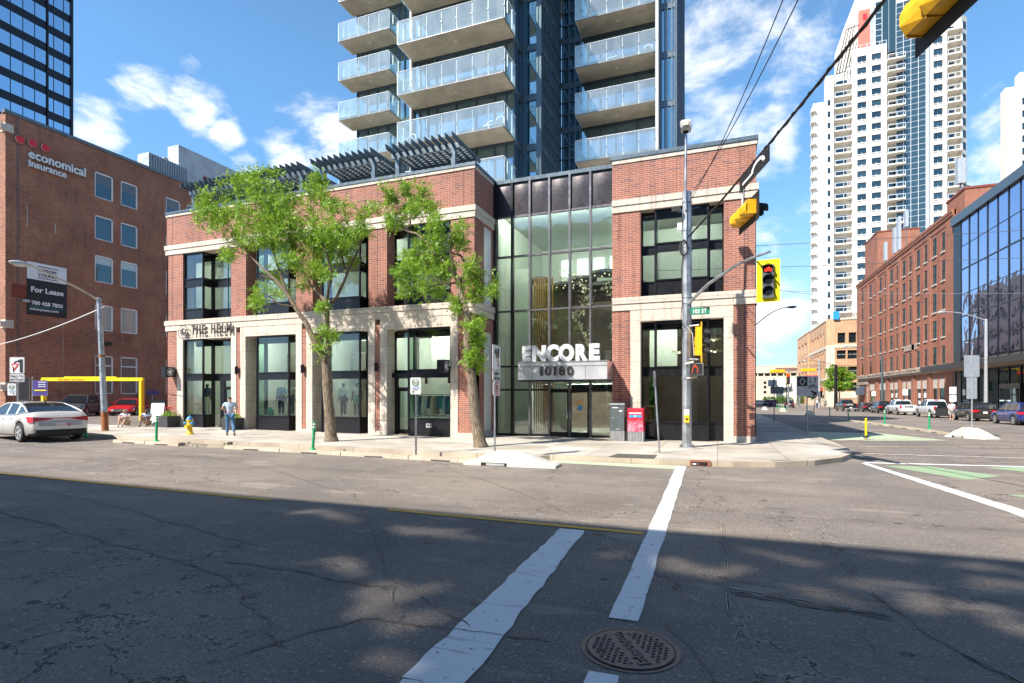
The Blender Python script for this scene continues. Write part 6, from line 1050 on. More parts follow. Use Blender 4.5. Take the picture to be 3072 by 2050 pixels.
cobra('street_lamp', 23.9, 64.5, 9.4, -3.2, -.2, .95, 'white street lamp in front of the mirrored glass building', 'sign_back', .14, 0, 1)
cobra('street_lamp', 23.9, 99.5, 8.6, -4.6, .3, 1.7, 'slate blue curved street lamp in front of the orange warehouse', 'tower_metal', .15, 0, 1)
cobra('street_lamp', 3.0, 57., 8.6, 3.2, 0., 1.9, 'dark street lamp reaching out from behind the brick pier', 'grey_metal', .1, 0, 1)
cobra('street_lamp', 20.0, 113., 8.0, -4.6, .2, 1.0, 'street lamp on a thick black post at the far corner by the tree', 'black_metal', .26, 0, 1)
cobra('street_lamp', 18.6, 121., 9.6, -1.8, .2, .6, 'pale street lamp with a dark lower post at the buff block corner', 'sign_back', .2, 0, 1)
# sign posts
def post(f, x, y, g, h, r=.028, lean=0, mat='galvanised'): f.tube([(x, y, g), (x + lean, y, g + h)], r, mat, 6)
def plate(root, x, y, z0, z1, w_, a, name='plate', mat='sign_white', border='sign_black', off=-.035):
    f = MB(o=(x, y, 0), a=a); r_ = .03; f.prism([(-w_ / 2 + r_, z0), (w_ / 2 - r_, z0), (w_ / 2, z0 + r_), (w_ / 2, z1 - r_), (w_ / 2 - r_, z1), (-w_ / 2 + r_, z1), (-w_ / 2, z1 - r_), (-w_ / 2, z0 + r_)], off, off + .012, mat)
    if border:
        for q in ((-w_ / 2 + .02, z0 + .02, w_ / 2 - .02, z0 + .03), (-w_ / 2 + .02, z1 - .03, w_ / 2 - .02, z1 - .02), (-w_ / 2 + .02, z0 + .02, -w_ / 2 + .03, z1 - .02), (w_ / 2 - .03, z0 + .02, w_ / 2 - .02, z1 - .02)): f.box(q[0], off - .003, q[1], q[2], off, q[3], border)
    return f.build(name, root)
def sign(name, label, x, y, base=None): g = gz(x, y) if base is None else base; return wthing(name, (x, y, g), label, 'sign'), g
t_, g = sign('road_sign', 'keep-lane arrow, EXCEPT BICYCLES and no parking signs on one post standing in the white barrier', -6.2, 15.0); f = MB(); post(f, -6.2, 15.0, g + .2, 3.3); f.build('post', t_)
plate(t_, -6.17, 15.0, 2.76, 3.50, .62, 90); plate(t_, -6.17, 15.0, 2.44, 2.74, .62, 90); plate(t_, -6.17, 15.0, 2.0, 2.42, .55, 90)
f = MB(o=(-6.17, 15., 0), a=90); y_ = -.052
for i in range(9): q = i / 9; f.box(.12 - .22 * (q ** 2 * (3 - 2 * q)) - .03, y_, 2.86 + q * .42, .12 - .22 * (q ** 2 * (3 - 2 * q)) + .035, y_ + .004, 2.92 + q * .42, 'brass' if 0 < i < 6 else 'sign_black')
f.prism([(-.2, 3.26), (.0, 3.26), (-.1, 3.42)], y_, y_ + .004, 'sign_black'); f.prism([(.04, 3.18), (.16, 3.18), (.16, 3.42), (.04, 3.42)], y_, y_ + .004, 'sign_black'); f.prism([(.04, 3.18), (.16, 3.18), (.10, 3.10)], y_, y_ + .004, 'sign_black'); f.build('lane_arrow', t_)
wtxt('lettering', 'EXCEPT', .12, 'sign_black', (-6.12, 15.0, 2.61), 90, t_, ext=.003, align='CENTER', bold=.003, sx=.9); wtxt('lettering', 'BICYCLES', .12, 'sign_black', (-6.12, 15.0, 2.48), 90, t_, ext=.003, align='CENTER', bold=.003, sx=.8)
f = MB(o=(-6.17, 15., 0), a=90); f.ring((0, -.052, 2.22), (0, -1, 0), .15, .18, 'sign_red', 24); f.poly([(-.13, -.056, 2.32), (-.11, -.056, 2.34), (.13, -.056, 2.12), (.11, -.056, 2.10)][::-1], 'sign_red'); f.build('prohibition_ring', t_); wtxt('lettering', 'P', .28, 'sign_black', (-6.12, 15.0, 2.12), 90, t_, ext=.002, align='CENTER', bold=.004)
def loading(t_, x, y, z, a, s=1., col_='sign_green', arrow=-1):
    plate(t_, x, y, z, z + .53 * s, .36 * s, a, border='sign_back'); f = MB(o=(x, y, 0), a=a); f.ring((0, -.05, z + .37 * s), (0, -1, 0), .095 * s, .12 * s, col_, 24, 100, 440); k = arrow * .12 * s; f.prism([(k, z + .08 * s), (k - arrow * .06 * s, z + .12 * s), (k - arrow * .06 * s, z + .04 * s)][::arrow], -.05, -.046, 'sign_black'); f.build('symbol', t_)
    dx_ = Vector((math.sin(R(a)), -math.cos(R(a)))) * .052
    for s_, zz_, sz, m_ in (('LOADING', .375, .052, 'grey_letter'), ('ZONE', .315, .052, 'rust'), ('COMM. 30MIN', .19, .045, 'blue_logo'), ('9:00-18:00', .13, .04, 'sign_purple')): wtxt('lettering', s_, sz * s, m_, (x + dx_.x, y + dx_.y, z + zz_ * s), a, t_, ext=.002, align='CENTER', bold=.001)
t_, g = sign('parking_sign', 'small loading zone sign on a slim perforated post between the two street trees', -9.0, 15.2); f = MB(); post(f, -9.0, 15.2, g, 2.55, .03); [f.box(-9.012, 15.165, g + .1 + k * .06, -8.988, 15.172, g + .13 + k * .06, 'black_matte') for k in range(36)]; f.build('post', t_); loading(t_, -9.0, 15.2, 2.05, 8)
t_, g = sign('road_sign', 'yield to bicycles sign with a red triangle behind the white sedan', -33.9, 17.4, gs(-34, 17.4)); f = MB(); post(f, -33.9, 17.4, g, 3.6, .03); f.build('post', t_)
plate(t_, -33.9, 17.4, 3.16, 4.0, .72, 24); plate(t_, -33.9, 17.4, 2.72, 3.13, .72, 24); loading(t_, -33.75, 17.1, 2.02, 24, 1.15, arrow=1)
f = MB(o=(-33.9, 17.4, 0), a=24); y_ = -.052; f.prism([(-.30, 3.66), (.10, 3.66), (-.10, 3.32)][::-1], y_, y_ + .004, 'sign_red'); f.prism([(-.20, 3.60), (.0, 3.60), (-.10, 3.43)][::-1], y_ - .004, y_, 'sign_white'); f.box(.14, y_, 3.22, .28, y_ + .004, 3.9, 'sign_black'); f.box(-.20, y_, 3.24, -.14, y_ + .004, 3.5, 'sign_black'); f.prism([(-.18, 3.68), (-.05, 3.82), (.08, 3.82), (.08, 3.76), (-.02, 3.75), (-.12, 3.66)], y_, y_ + .004, 'sign_black'); f.prism([(.06, 3.9), (.18, 3.79), (.06, 3.70)], y_ - .004, y_, 'sign_black'); f.build('symbol', t_)
for s_, zz_ in (('YIELD TO', 2.96), ('BICYCLES', 2.79)): wtxt('lettering', s_, .155, 'sign_black', (-33.88, 17.345, zz_), 24, t_, ext=.002, align='CENTER', bold=.004, sx=.95)
t_, g = sign('notice_sign', 'dark parking notice board with a yellow stripe partly hidden by the yield sign', -40., 21.3, gs(-40, 21.3)); f = MB(); post(f, -40., 21.3, g, 2.8, .03); f.build('post', t_); plate(t_, -40.6, 21.2, 1.7, 3.15, .6, 35, mat='sign_black', border='sign_back'); plate(t_, -39.2, 21.3, 2.0, 2.95, .8, 35, mat='sign_purple', border='sign_back')
f = MB(o=(-39.2, 21.3, 0), a=35); f.box(-.3, -.05, 2.3, .32, -.045, 2.38, 'bright_yellow'); [f.box(-.1, -.05, z, .3, -.045, z + .05, 'sign_white') for z in (2.55, 2.68, 2.82)]; f.build('stripe', t_)
f = MB(); post(f, -1.75, 18.1, .15, 2.65, .03, -.16, 'galvanised'); f.box(-1.95, 18.06, 2.3, -1.86, 18.13, 2.75, 'grey_metal'); tag(f.build('bare_post', origin=(-1.75, 18.1, .15)), 'slim leaning bare metal post on the sidewalk left of the corner pole', 'post')
t_, g = sign('bike_lane_sign', 'black and grey bike lane sign with a white diamond and arrows on the shaded sidewalk', 3.95, 29.0, gs(3.9, 29)); f = MB(); post(f, 3.95, 29.0, g, 2.75, .03); f.build('post', t_); f = MB(o=(3.95, 28.9, 0), a=10); f.box(-.47, 0, 1.98, .47, .02, 2.93, 'sign_back'); f.box(-.44, -.006, 2.45, .0, 0, 2.90, 'sign_black'); f.build('plate', t_)
f = MB(o=(3.95, 28.9, 0), a=10); y_ = -.012
for p, q in (((-.22, 2.84), (-.10, 2.68)), ((-.10, 2.68), (-.22, 2.50)), ((-.22, 2.50), (-.34, 2.68)), ((-.34, 2.68), (-.22, 2.84))): f.tube([(p[0], y_, p[1]), (q[0], y_, q[1])], .013, 'sign_white', 5)
for cx, s_ in ((.12, -1), (.33, 1)): f.box(cx - .015, y_, 2.62, cx + .015, y_ + .004, 2.86, 'sign_black'); zt = 2.86 if s_ > 0 else 2.62; f.prism([(cx - .04, zt - s_ * .06), (cx + .04, zt - s_ * .06), (cx, zt + s_ * .02)][::s_], y_, y_ + .004, 'sign_black')
for cx in (.10, .34): f.ring((cx, y_, 2.42), (0, -1, 0), .06, .078, 'sign_black', 16)
for p, q in (((.10, 2.42), (.17, 2.52)), ((.17, 2.52), (.30, 2.52)), ((.34, 2.42), (.29, 2.55)), ((.10, 2.42), (.21, 2.42)), ((.21, 2.42), (.30, 2.52))): f.tube([(p[0], y_, p[1]), (q[0], y_, q[1])], .010, 'sign_black', 5)
f.prism([(.40, 2.02), (.40, 2.22), (.33, 2.17), (.20, 2.27), (.14, 2.2), (.26, 2.1), (.2, 2.02)][::-1], y_, y_ + .004, 'sign_black'); f.build('symbol', t_)
t_, g = sign('sign_seen_from_behind', 'two plain grey sign backs on a post standing in the right-hand white barrier', 11.6, 32.8); f = MB(); post(f, 11.6, 32.8, g + .3, 4.0, .03, 0, 'sign_back'); f.build('post', t_); plate(t_, 11.6, 32.75, 2.92, 3.98, .74, 20, mat='sign_back', border=None, off=.03); plate(t_, 11.6, 32.75, 1.85, 2.90, .5, 20, mat='sign_back', border=None, off=.03)
t_, g = sign('sign_seen_from_behind', 'grey blue sign backs on a thin post beside the shaded kerb down the side street', 3.9, 44.5, gs(3.9, 44.5)); f = MB(); post(f, 3.9, 44.5, g, 3.3, .035, 0, 'grey_metal'); f.build('post', t_); plate(t_, 3.8, 44.5, 2.7, 3.15, .62, 10, mat='sign_back', border=None, off=.03); plate(t_, 4.1, 44.5, 2.15, 2.68, .9, 10, mat='grey_metal', border=None, off=.03)
for x, y, lab in ((23.8, 72., 'white no parking signs on a post behind the gap between pickup and dark vehicle'), (23.8, 88., 'small white sign on a post behind the rear white pickup'), (23.8, 104., 'small white sign on a post before the blue lamp'), (23.8, 118., 'small white sign on a post by the navy awning')):
    t_, g = sign('parking_sign', lab, x, y, gs(x, y)); f = MB(); post(f, x, y, g, 3.1, .04); f.build('post', t_); plate(t_, x, y, g + 2.3, g + 3.1, .6, -25, border='sign_black'); plate(t_, x, y, g + 1.5, g + 2.2, .6, -25, border='sign_black') if x == 23.8 and y < 80 else None
# flexible lane posts
def bollard(x, y, mat, h, label, lean=0, grp='green lane posts'):
    g = gz(x, y); t_ = wthing('lane_post', (x, y, g), label, 'bollard', grp); f = MB(); f.tube([(x, y, g + .03), (x + lean, y, g + h)], [.048, .045], mat, 10); f.build('post', t_); f = MB(); f.tube([(x, y, g + .10), (x, y, g + .13), (x, y, g + .2)], [.13, .11, .05], mat if grp[0] == 'g' else 'black_matte', 12); f.build('foot', t_)
    f = MB()
    for q in (.80, .90): f.tube([(x + lean * q, y, g + h * q), (x + lean * (q + .05), y, g + h * (q + .05))], .051, 'reflective_white' if grp[0] == 'g' else 'signal_yellow', 10)
    f.build('reflective_band', t_)
bollard(-25.5, 15.55, 'green_plastic', 1.05, 'green lane post standing at the rear corner of the white sedan'); bollard(-20.6, 15.1, 'green_plastic', 1.12, 'green lane post left of the yellow hydrant', .04); bollard(-13.0, 15.1, 'green_plastic', 1.08, 'leaning green lane post just left of the tall street tree trunk', .09)
bollard(11.5, 38.2, 'green_plastic', 1.15, 'nearest green post on the side street divider'); bollard(11.15, 45.8, 'green_plastic', 1.15, 'second nearest green post on the side street divider'); bollard(10.55, 54.2, 'green_plastic', 1.15, 'third green post on the side street divider, edge of the shadow', -.05); bollard(10.2, 60.5, 'green_plastic', 1.15, 'fourth green post on the side street divider, in shadow'); bollard(10.0, 68.5, 'green_plastic', 1.15, 'farthest green post of the divider beside the shaded barrier')
bollard(6.4, 29.3, 'bright_yellow', 1.0, 'solid yellow post standing in the green bike box', 0, 'yellow post')
for k in range(5): bollard(10.2 + .1 * k, 96 + 5 * k, 'green_plastic', 1.0, 'tiny green post in the far row at the distant crossing', 0, 'green posts at the distant crossing')
# hydrant
hx, hy = -22.2, 17.84; g = gs(hx, hy); HY = wthing('fire_hydrant', (hx, hy, g), 'yellow fire hydrant with blue cap and side outlets', 'hydrant'); f = MB(); f.tube([(hx, hy, g), (hx, hy, g + .06), (hx, hy, g + .07), (hx, hy, g + .12), (hx, hy, g + .13), (hx, hy, g + .62)], [.17, .17, .13, .13, .115, .105], 'hydrant_yellow', 14); f.tube([(hx, hy, g + .60), (hx, hy, g + .66)], .15, 'hydrant_yellow', 14); f.build('barrel', HY)
f = MB(); f.tube([(hx, hy, g + .66), (hx, hy, g + .70), (hx, hy, g + .78), (hx, hy, g + .83)], [.15, .14, .09, .03], 'hydrant_blue', 14); f.tube([(hx, hy, g + .83), (hx, hy, g + .88)], .03, 'hydrant_blue', 6); f.build('cap', HY)
for s_ in (-1, 1): f = MB(); f.tube([(hx + s_ * .1, hy - .03, g + .50), (hx + s_ * .20, hy - .03, g + .50), (hx + s_ * .205, hy - .03, g + .50), (hx + s_ * .26, hy - .03, g + .50)], [.06, .06, .085, .08], 'hydrant_blue', 10); f.build('outlet_cap', HY)
f = MB(); f.tube([(hx, hy - .1, g + .36), (hx, hy - .2, g + .36)], [.09, .08], 'hydrant_yellow', 12); f.build('front_outlet', HY)
# mail boxes
mx_, my_ = -3.78, 22.62; t_ = wthing('relay_mail_box', (mx_, my_, .15), 'grey postal relay cabinet standing left of the red mail box', 'mail box'); f = MB(); f.box(mx_ - .36, my_ - .25, .56, mx_ + .22, my_ + .25, 1.62, 'postal_grey'); f.prism([(0, 0)], 0, 0, 'postal_grey') if 0 else None; f.grid([[(mx_ - .38, my_ - .27, 1.62), (mx_ + .24, my_ - .27, 1.62)], [(mx_ - .38, my_ - .22, 1.70), (mx_ + .24, my_ - .22, 1.70)], [(mx_ - .38, my_ + .27, 1.70), (mx_ + .24, my_ + .27, 1.70)]], 'postal_grey', False); f.box(mx_ - .38, my_ - .27, 1.60, mx_ + .24, my_ + .27, 1.63, 'postal_grey'); f.build('cabinet', t_)
f = MB(); f.box(mx_ - .36, my_ - .25, .15, mx_ + .22, my_ + .25, .56, 'postal_light'); [f.box(mx_ - .35 + k * .057, my_ - .262, .17, mx_ - .33 + k * .057, my_ - .25, .55, 'grey_metal') for k in range(10)]; f.build('base', t_)
f = MB(); f.box(mx_ - .26, my_ - .255, 1.50, mx_ - .02, my_ - .252, 1.53, 'sign_white'); f.box(mx_ + .02, my_ - .255, 1.36, mx_ + .14, my_ - .252, 1.41, 'sign_white'); f.box(mx_ - .27, my_ - .26, 1.08, mx_ - .18, my_ - .25, 1.11, 'chrome'); f.box(mx_ - .12, my_ - .26, .62, mx_ + .04, my_ - .25, .66, 'chrome'); f.build('label_plate', t_)
# red box with a collage-like mottled wrap
m, t2 = newmat('postal_wrap'); P_ = t2.add('TexCoord').outputs['Object']; v_ = t2.add('TexVoronoi', {'Vector': P_, 'Scale': 14., 'Randomness': 1.}); cc = t2.mix(t2.ramp(t2.add('RGBToBW', {0: v_.outputs[1]}).outputs[0], .3, .7), (.55, .01, .05), (.75, .10, .16)); n_ = t2.noise(P_, 11., 3., .6, 2.5); cc = t2.mix(t2.ramp(n_, .55, .58), cc, (.75, .55, .62)); cc = t2.mix(t2.ramp(n_, .42, .38), cc, (.18, .04, .22)); zq = t2.add('SeparateXYZ', {0: P_}).outputs[2]; cc = t2.mix(t2.ramp(zq, .95, .65), (.62, .015, .04), cc); out(t2, bsdf(t2, cc, .4)); MATS['postal_wrap'] = m
mx_, my_ = -3.10, 22.6; t_ = wthing('street_mail_box', (mx_, my_, .15), 'red street mail box with a colourful lower wrap and blue label band', 'mail box'); f = MB(); pr = [(-.30, .56), (-.30, 1.44), (-.24, 1.50), (.24, 1.50), (.30, 1.40), (.30, .56)]; f.grid([[(mx_ - .31, my_ + y_, z) for y_, z in pr], [(mx_ + .31, my_ + y_, z) for y_, z in pr]], 'postal_wrap', False, False, True); f.poly([(mx_ - .31, my_ + y_, z) for y_, z in pr], 'red_plastic'); f.poly([(mx_ + .31, my_ + y_, z) for y_, z in pr][::-1], 'red_plastic'); f.build('body', t_)
f = MB(); f.box(mx_ - .25, my_ - .315, 1.28, mx_ + .25, my_ - .305, 1.35, 'sign_white'); f.box(mx_ - .26, my_ - .34, 1.35, mx_ + .26, my_ - .30, 1.40, 'red_plastic'); f.build('slot', t_); f = MB(); f.box(mx_ - .25, my_ - .31, 1.13, mx_ + .25, my_ - .302, 1.23, 'blue_logo'); f.box(mx_ - .03, my_ - .316, 1.15, mx_ + .03, my_ - .31, 1.21, 'sign_white'); f.build('label_band', t_)
f = MB(); f.box(mx_ - .31, my_ - .29, .15, mx_ + .31, my_ + .29, .56, 'postal_light'); [f.box(mx_ - .30 + k * .06, my_ - .302, .17, mx_ - .28 + k * .06, my_ - .29, .55, 'grey_metal') for k in range(10)]; f.build('base', t_)
# planters, A-frame board, shop contents
def planter(x, y, label):
    g = gs(x, y); t_ = wthing('planter', (x, y, g), label, 'planter'); f = MB(); f.grid([[(x - a, y - a, g + z), (x + a, y - a, g + z), (x + a, y + a, g + z), (x - a, y + a, g + z)] for a, z in ((.34, 0), (.38, .60), (.35, .60), (.34, .52))], 'planter', False, True); f.poly([(x - .34, y - .34, g + .52), (x + .34, y - .34, g + .52), (x + .34, y + .34, g + .52), (x - .34, y + .34, g + .52)], 'bark'); f.build('pot', t_); f = MB()
    for k in range(420): a = rs.uniform(0, 6.28); r_ = rs.uniform(0, .4); z = g + .55 + (.38 - r_ * .6) * rs.random(); c_ = Vector((x + r_ * math.cos(a), y + r_ * math.sin(a), z)); n = Vector((rs.gauss(0, 1), rs.gauss(0, 1), rs.gauss(0, 1))).normalized(); u_ = n.orthogonal().normalized() * .05; w_ = n.cross(u_).normalized() * .022; f.poly([tuple(c_ - u_), tuple(c_ - w_), tuple(c_ + u_), tuple(c_ + w_)], 'leaf')
    f.build('foliage', t_); f = MB()
    for k in range(26): a = rs.uniform(0, 6.28); r_ = rs.uniform(0, .25); c_ = (x + r_ * math.cos(a), y + r_ * math.sin(a), g + .85 + rs.random() * .25); [f.disc(c_, (rs.gauss(0, 1), rs.gauss(0, 1), .5), .035, 'flower_red', 6) for q in range(2)]
    f.build('flower', t_)
planter(-27.75, 21.05, 'black square planter with yellow leaves and red flowers beside the A-frame board'); planter(-23.2, 21.05, 'black square planter by the granite pier behind the walking man')
t_ = wthing('sandwich_board', (-29.3, 22.0, gs(-29, 21)), 'white A-frame sandwich board on the corner of the brick podium', 'sign board'); g = gs(-29.3, 21)
f = MB(o=(-29.3, 21.6, g), a=20); f.poly([(-.38, -.25, .05), (.38, -.25, .05), (.38, .0, 1.35), (-.38, 0, 1.35)], 'white_paint'); f.poly([(.38, .25, .05), (-.38, .25, .05), (-.38, 0, 1.35), (.38, 0, 1.35)], 'white_paint'); f.build('panel', t_)
f = MB(o=(-29.3, 21.6, g), a=20); [f.tube([(s_ * .4, -.27, 0), (s_ * .4, 0, 1.4)], .02, 'black_metal', 5) for s_ in (-1, 1)]; [f.tube([(s_ * .4, .27, 0), (s_ * .4, 0, 1.4)], .02, 'black_metal', 5) for s_ in (-1, 1)]; f.box(-.4, -.05, 1.3, .4, .03, 1.45, 'black_metal'); f.build('frame', t_)
# yellow clearance gate
YG = wthing('clearance_gate', (-38.6, 24, .4), 'yellow clearance bar gate spanning the car park entrance', 'gate'); p0, p1 = Vector((-41.6, 22.8)), Vector((-35.6, 25.1)); 
for i, p in enumerate((p0, p1)): f = MB(); g = gz(*p) + .156; f.box(p.x - .11, p.y - .11, g, p.x + .11, p.y + .11, 3.05, 'bright_yellow' if 0 else 'yellow_paint'); f.build('post', YG)
d = (p1 - p0); f = MB(o=(p0.x, p0.y, 0), a=math.degrees(math.atan2(d.y, d.x))); f.box(-.11, -.11, 2.98, d.length + .11, .11, 3.2, 'bright_yellow'); BAR = f.build('bar', YG)
f = MB(o=(p0.x, p0.y, 0), a=math.degrees(math.atan2(d.y, d.x))); f.box(1.4, -.10, 3.2, 4.8, -.05, 3.27, 'bright_yellow'); f.build('plate', BAR)
wtxt('lettering', 'MAX HEIGHT  MAX HEIGHT', .14, 'sign_red', (p0.x + 1.0 * d.x / d.length + .05, p0.y + 1.0 * d.y / d.length - .12, 3.03), math.degrees(math.atan2(d.y, d.x)), BAR, ext=.003)
for x, y, lab in ((-50.6, 36.2, 'small blue reserved sign above the red car'), (-50.4, 43.5, 'small white reserved sign near the terracotta door')): f = MB(); f.box(x, y, 2.1, x + .08, y + 1.1, 2.5, 'sign_purple'); f.tube([(x, y + .5, .3), (x, y + .5, 2.1)], .04, 'galvanised', 6); tag(f.build('reserved_sign', origin=(x, y, .4)), lab, 'sign')
# clothes in the shop windows
def rack():
    t_ = wthing('clothes_rack', (-12.1, 22.2, .2), 'black clothes rail of hanging garments in the rightmost shop window', 'clothes rack'); f = MB(); 
    for x in (-13.0, -11.25): f.tube([(x, 22.3, 1.0), (x, 22.3, 2.05)], .015, 'black_metal', 6); f.tube([(x, 22.1, 1.03), (x, 22.5, 1.03)], .015, 'black_metal', 6)
    f.tube([(-13.0, 22.3, 2.05), (-11.25, 22.3, 2.05)], .015, 'black_metal', 6); f.tube([(-13.0, 22.3, 1.08), (-11.25, 22.3, 1.08)], .012, 'black_metal', 6); f.build('rail', t_)
    for k, m_ in enumerate(('navy_cloth', 'cream_cloth', 'shirt_blue', 'navy_cloth', 'cream_cloth', 'khaki', 'jeans', 'teal_cloth', 'shirt_blue', 'jeans', 'teal_cloth')):
        x = -12.9 + k * .155; l_ = (1.15, 1.2, .8, .7, 1.15, 1.1, .75, .7, .9, 1.1, .9)[k] * .72; f = MB(); f.grid([[(x - .03, 22.2, 2.0), (x + .02, 22.4, 2.0)], [(x - .06, 22.12, 1.9), (x + .05, 22.48, 1.9)], [(x - .05, 22.13, 1.95 - l_ * .6), (x + .06, 22.45, 1.95 - l_ * .6)], [(x - .09, 22.1, 1.95 - l_), (x + .07, 22.5, 1.95 - l_)]], m_, True); f.grid([[(x - .07, 22.13, 1.9), (x + .05, 22.11, 1.9)], [(x - .1, 22.1, 1.95 - l_), (x + .07, 22.1, 1.95 - l_)]], m_, True); f.build('garment', t_)
rack()
t_ = wthing('display_table', (-26.9, 22.1, 1.0), 'brass branch-legged display table in the corner shop window', 'table'); f = MB(); f.tube([(-26.7, 22.1, 1.58), (-26.7, 22.1, 1.61)], .34, 'brass', 18); f.build('top', t_)
for k in range(7): a = k * .9; f = MB(); f.tube([(-26.7 + .25 * math.cos(a), 22.1 + .25 * math.sin(a), 1.0), (-26.7 + .2 * math.cos(a + 2.4), 22.1 + .2 * math.sin(a + 2.4), 1.58)], .014, 'brass', 5); f.build('leg', t_)
f = MB(); f.tube([(-21.75, 22.1, 1.0), (-21.75, 22.1, 1.25), (-21.75, 22.1, 1.42)], [.2, .17, .03], 'teal_cloth', 12); tag(f.build('handbag', origin=(-21.75, 22.1, 1)), 'green bag on the floor of the second shop window', 'bag')
f = MB(); [f.tube([(-2.7 + U(-.1, .1), 24.6 + U(-.1, .1), .9 + k * .035), (-2.7 + U(-.16, .16), 24.6 + U(-.16, .16), .95 + k * .035)], .06, 'leaf_dark', 5) for k in range(60)]; f.box(-2.9, 24.4, .2, -2.5, 24.8, .9, 'wood_slats'); tag(f.build('indoor_plant', origin=(-2.7, 24.6, .2)), 'tall green plant in a wooden box behind the right wing window', 'plant')
for x, y, z in ((-1.55, 24.6, 3.9), (-1.15, 25.3, 3.55), (-.15, 24.8, 4.4), (-.1, 24.7, 3.9)):
    f = MB()
    for k in range(9): a = k * .7; f.poly([(x, y, z - .05), (x + .33 * math.cos(a), y + .33 * math.sin(a), z + .08), (x + .33 * math.cos(a + .5), y + .33 * math.sin(a + .5), z - .02)], 'flower_glass')
    f.tube([(x, y, z - .06), (x, y, z)], .05, 'bulb', 8); f.tube([(x, y, z), (x, y, 5.1)], .006, 'grey_metal', 5); tag(f.build('pendant_lamp', origin=(x, y, z)), 'petal-shaped glass pendant lamp behind the right wing window', 'lamp', 'petal pendant lamps')
# ---------------- vehicles ----------------
KIND = {
 'sedan': dict(L=4.68, W=1.82, r=.335, cl=.19, wh=(.195, .80), deck=[(0, .84), (.02, 1.02), (.06, 1.06), (.17, 1.04), (.3, .97), (.68, .93), (.85, .86), (.95, .74), (1, .60)], roof=[(.09, 1.05), (.2, 1.25), (.30, 1.37), (.42, 1.42), (.55, 1.41), (.63, 1.30), (.74, .98)], rf=(.30, .60), pil=[(.27, .31), (.46, .49)]),
 'suv': dict(L=4.65, W=1.86, r=.36, cl=.22, wh=(.19, .80), deck=[(0, .95), (.02, 1.06), (.05, 1.10), (.3, 1.08), (.68, 1.04), (.85, .98), (.95, .84), (1, .66)], roof=[(.02, 1.10), (.06, 1.45), (.11, 1.63), (.3, 1.69), (.5, 1.69), (.59, 1.60), (.74, 1.06)], rf=(.09, .58), pil=[(.09, .13), (.28, .31), (.47, .50)]),
 'pickup': dict(L=5.85, W=2.0, r=.40, cl=.32, wh=(.20, .82), deck=[(0, 1.16), (.01, 1.26), (.05, 1.28), (.4, 1.26), (.72, 1.22), (.85, 1.18), (.96, 1.08), (1, .8)], roof=[(.38, 1.27), (.395, 1.6), (.41, 1.83), (.45, 1.90), (.58, 1.91), (.64, 1.84), (.735, 1.22)], rf=(.405, .63), pil=[(.385, .42), (.50, .52)]),
 'coupe': dict(L=4.7, W=1.80, r=.32, cl=.18, wh=(.2, .80), deck=[(0, .8), (.02, .95), (.06, .98), (.2, .96), (.66, .90), (.85, .82), (.95, .70), (1, .55)], roof=[(.1, .98), (.22, 1.2), (.32, 1.33), (.45, 1.37), (.55, 1.35), (.62, 1.22), (.73, .92)], rf=(.32, .57), pil=[(.27, .31), (.46, .49)]),
}
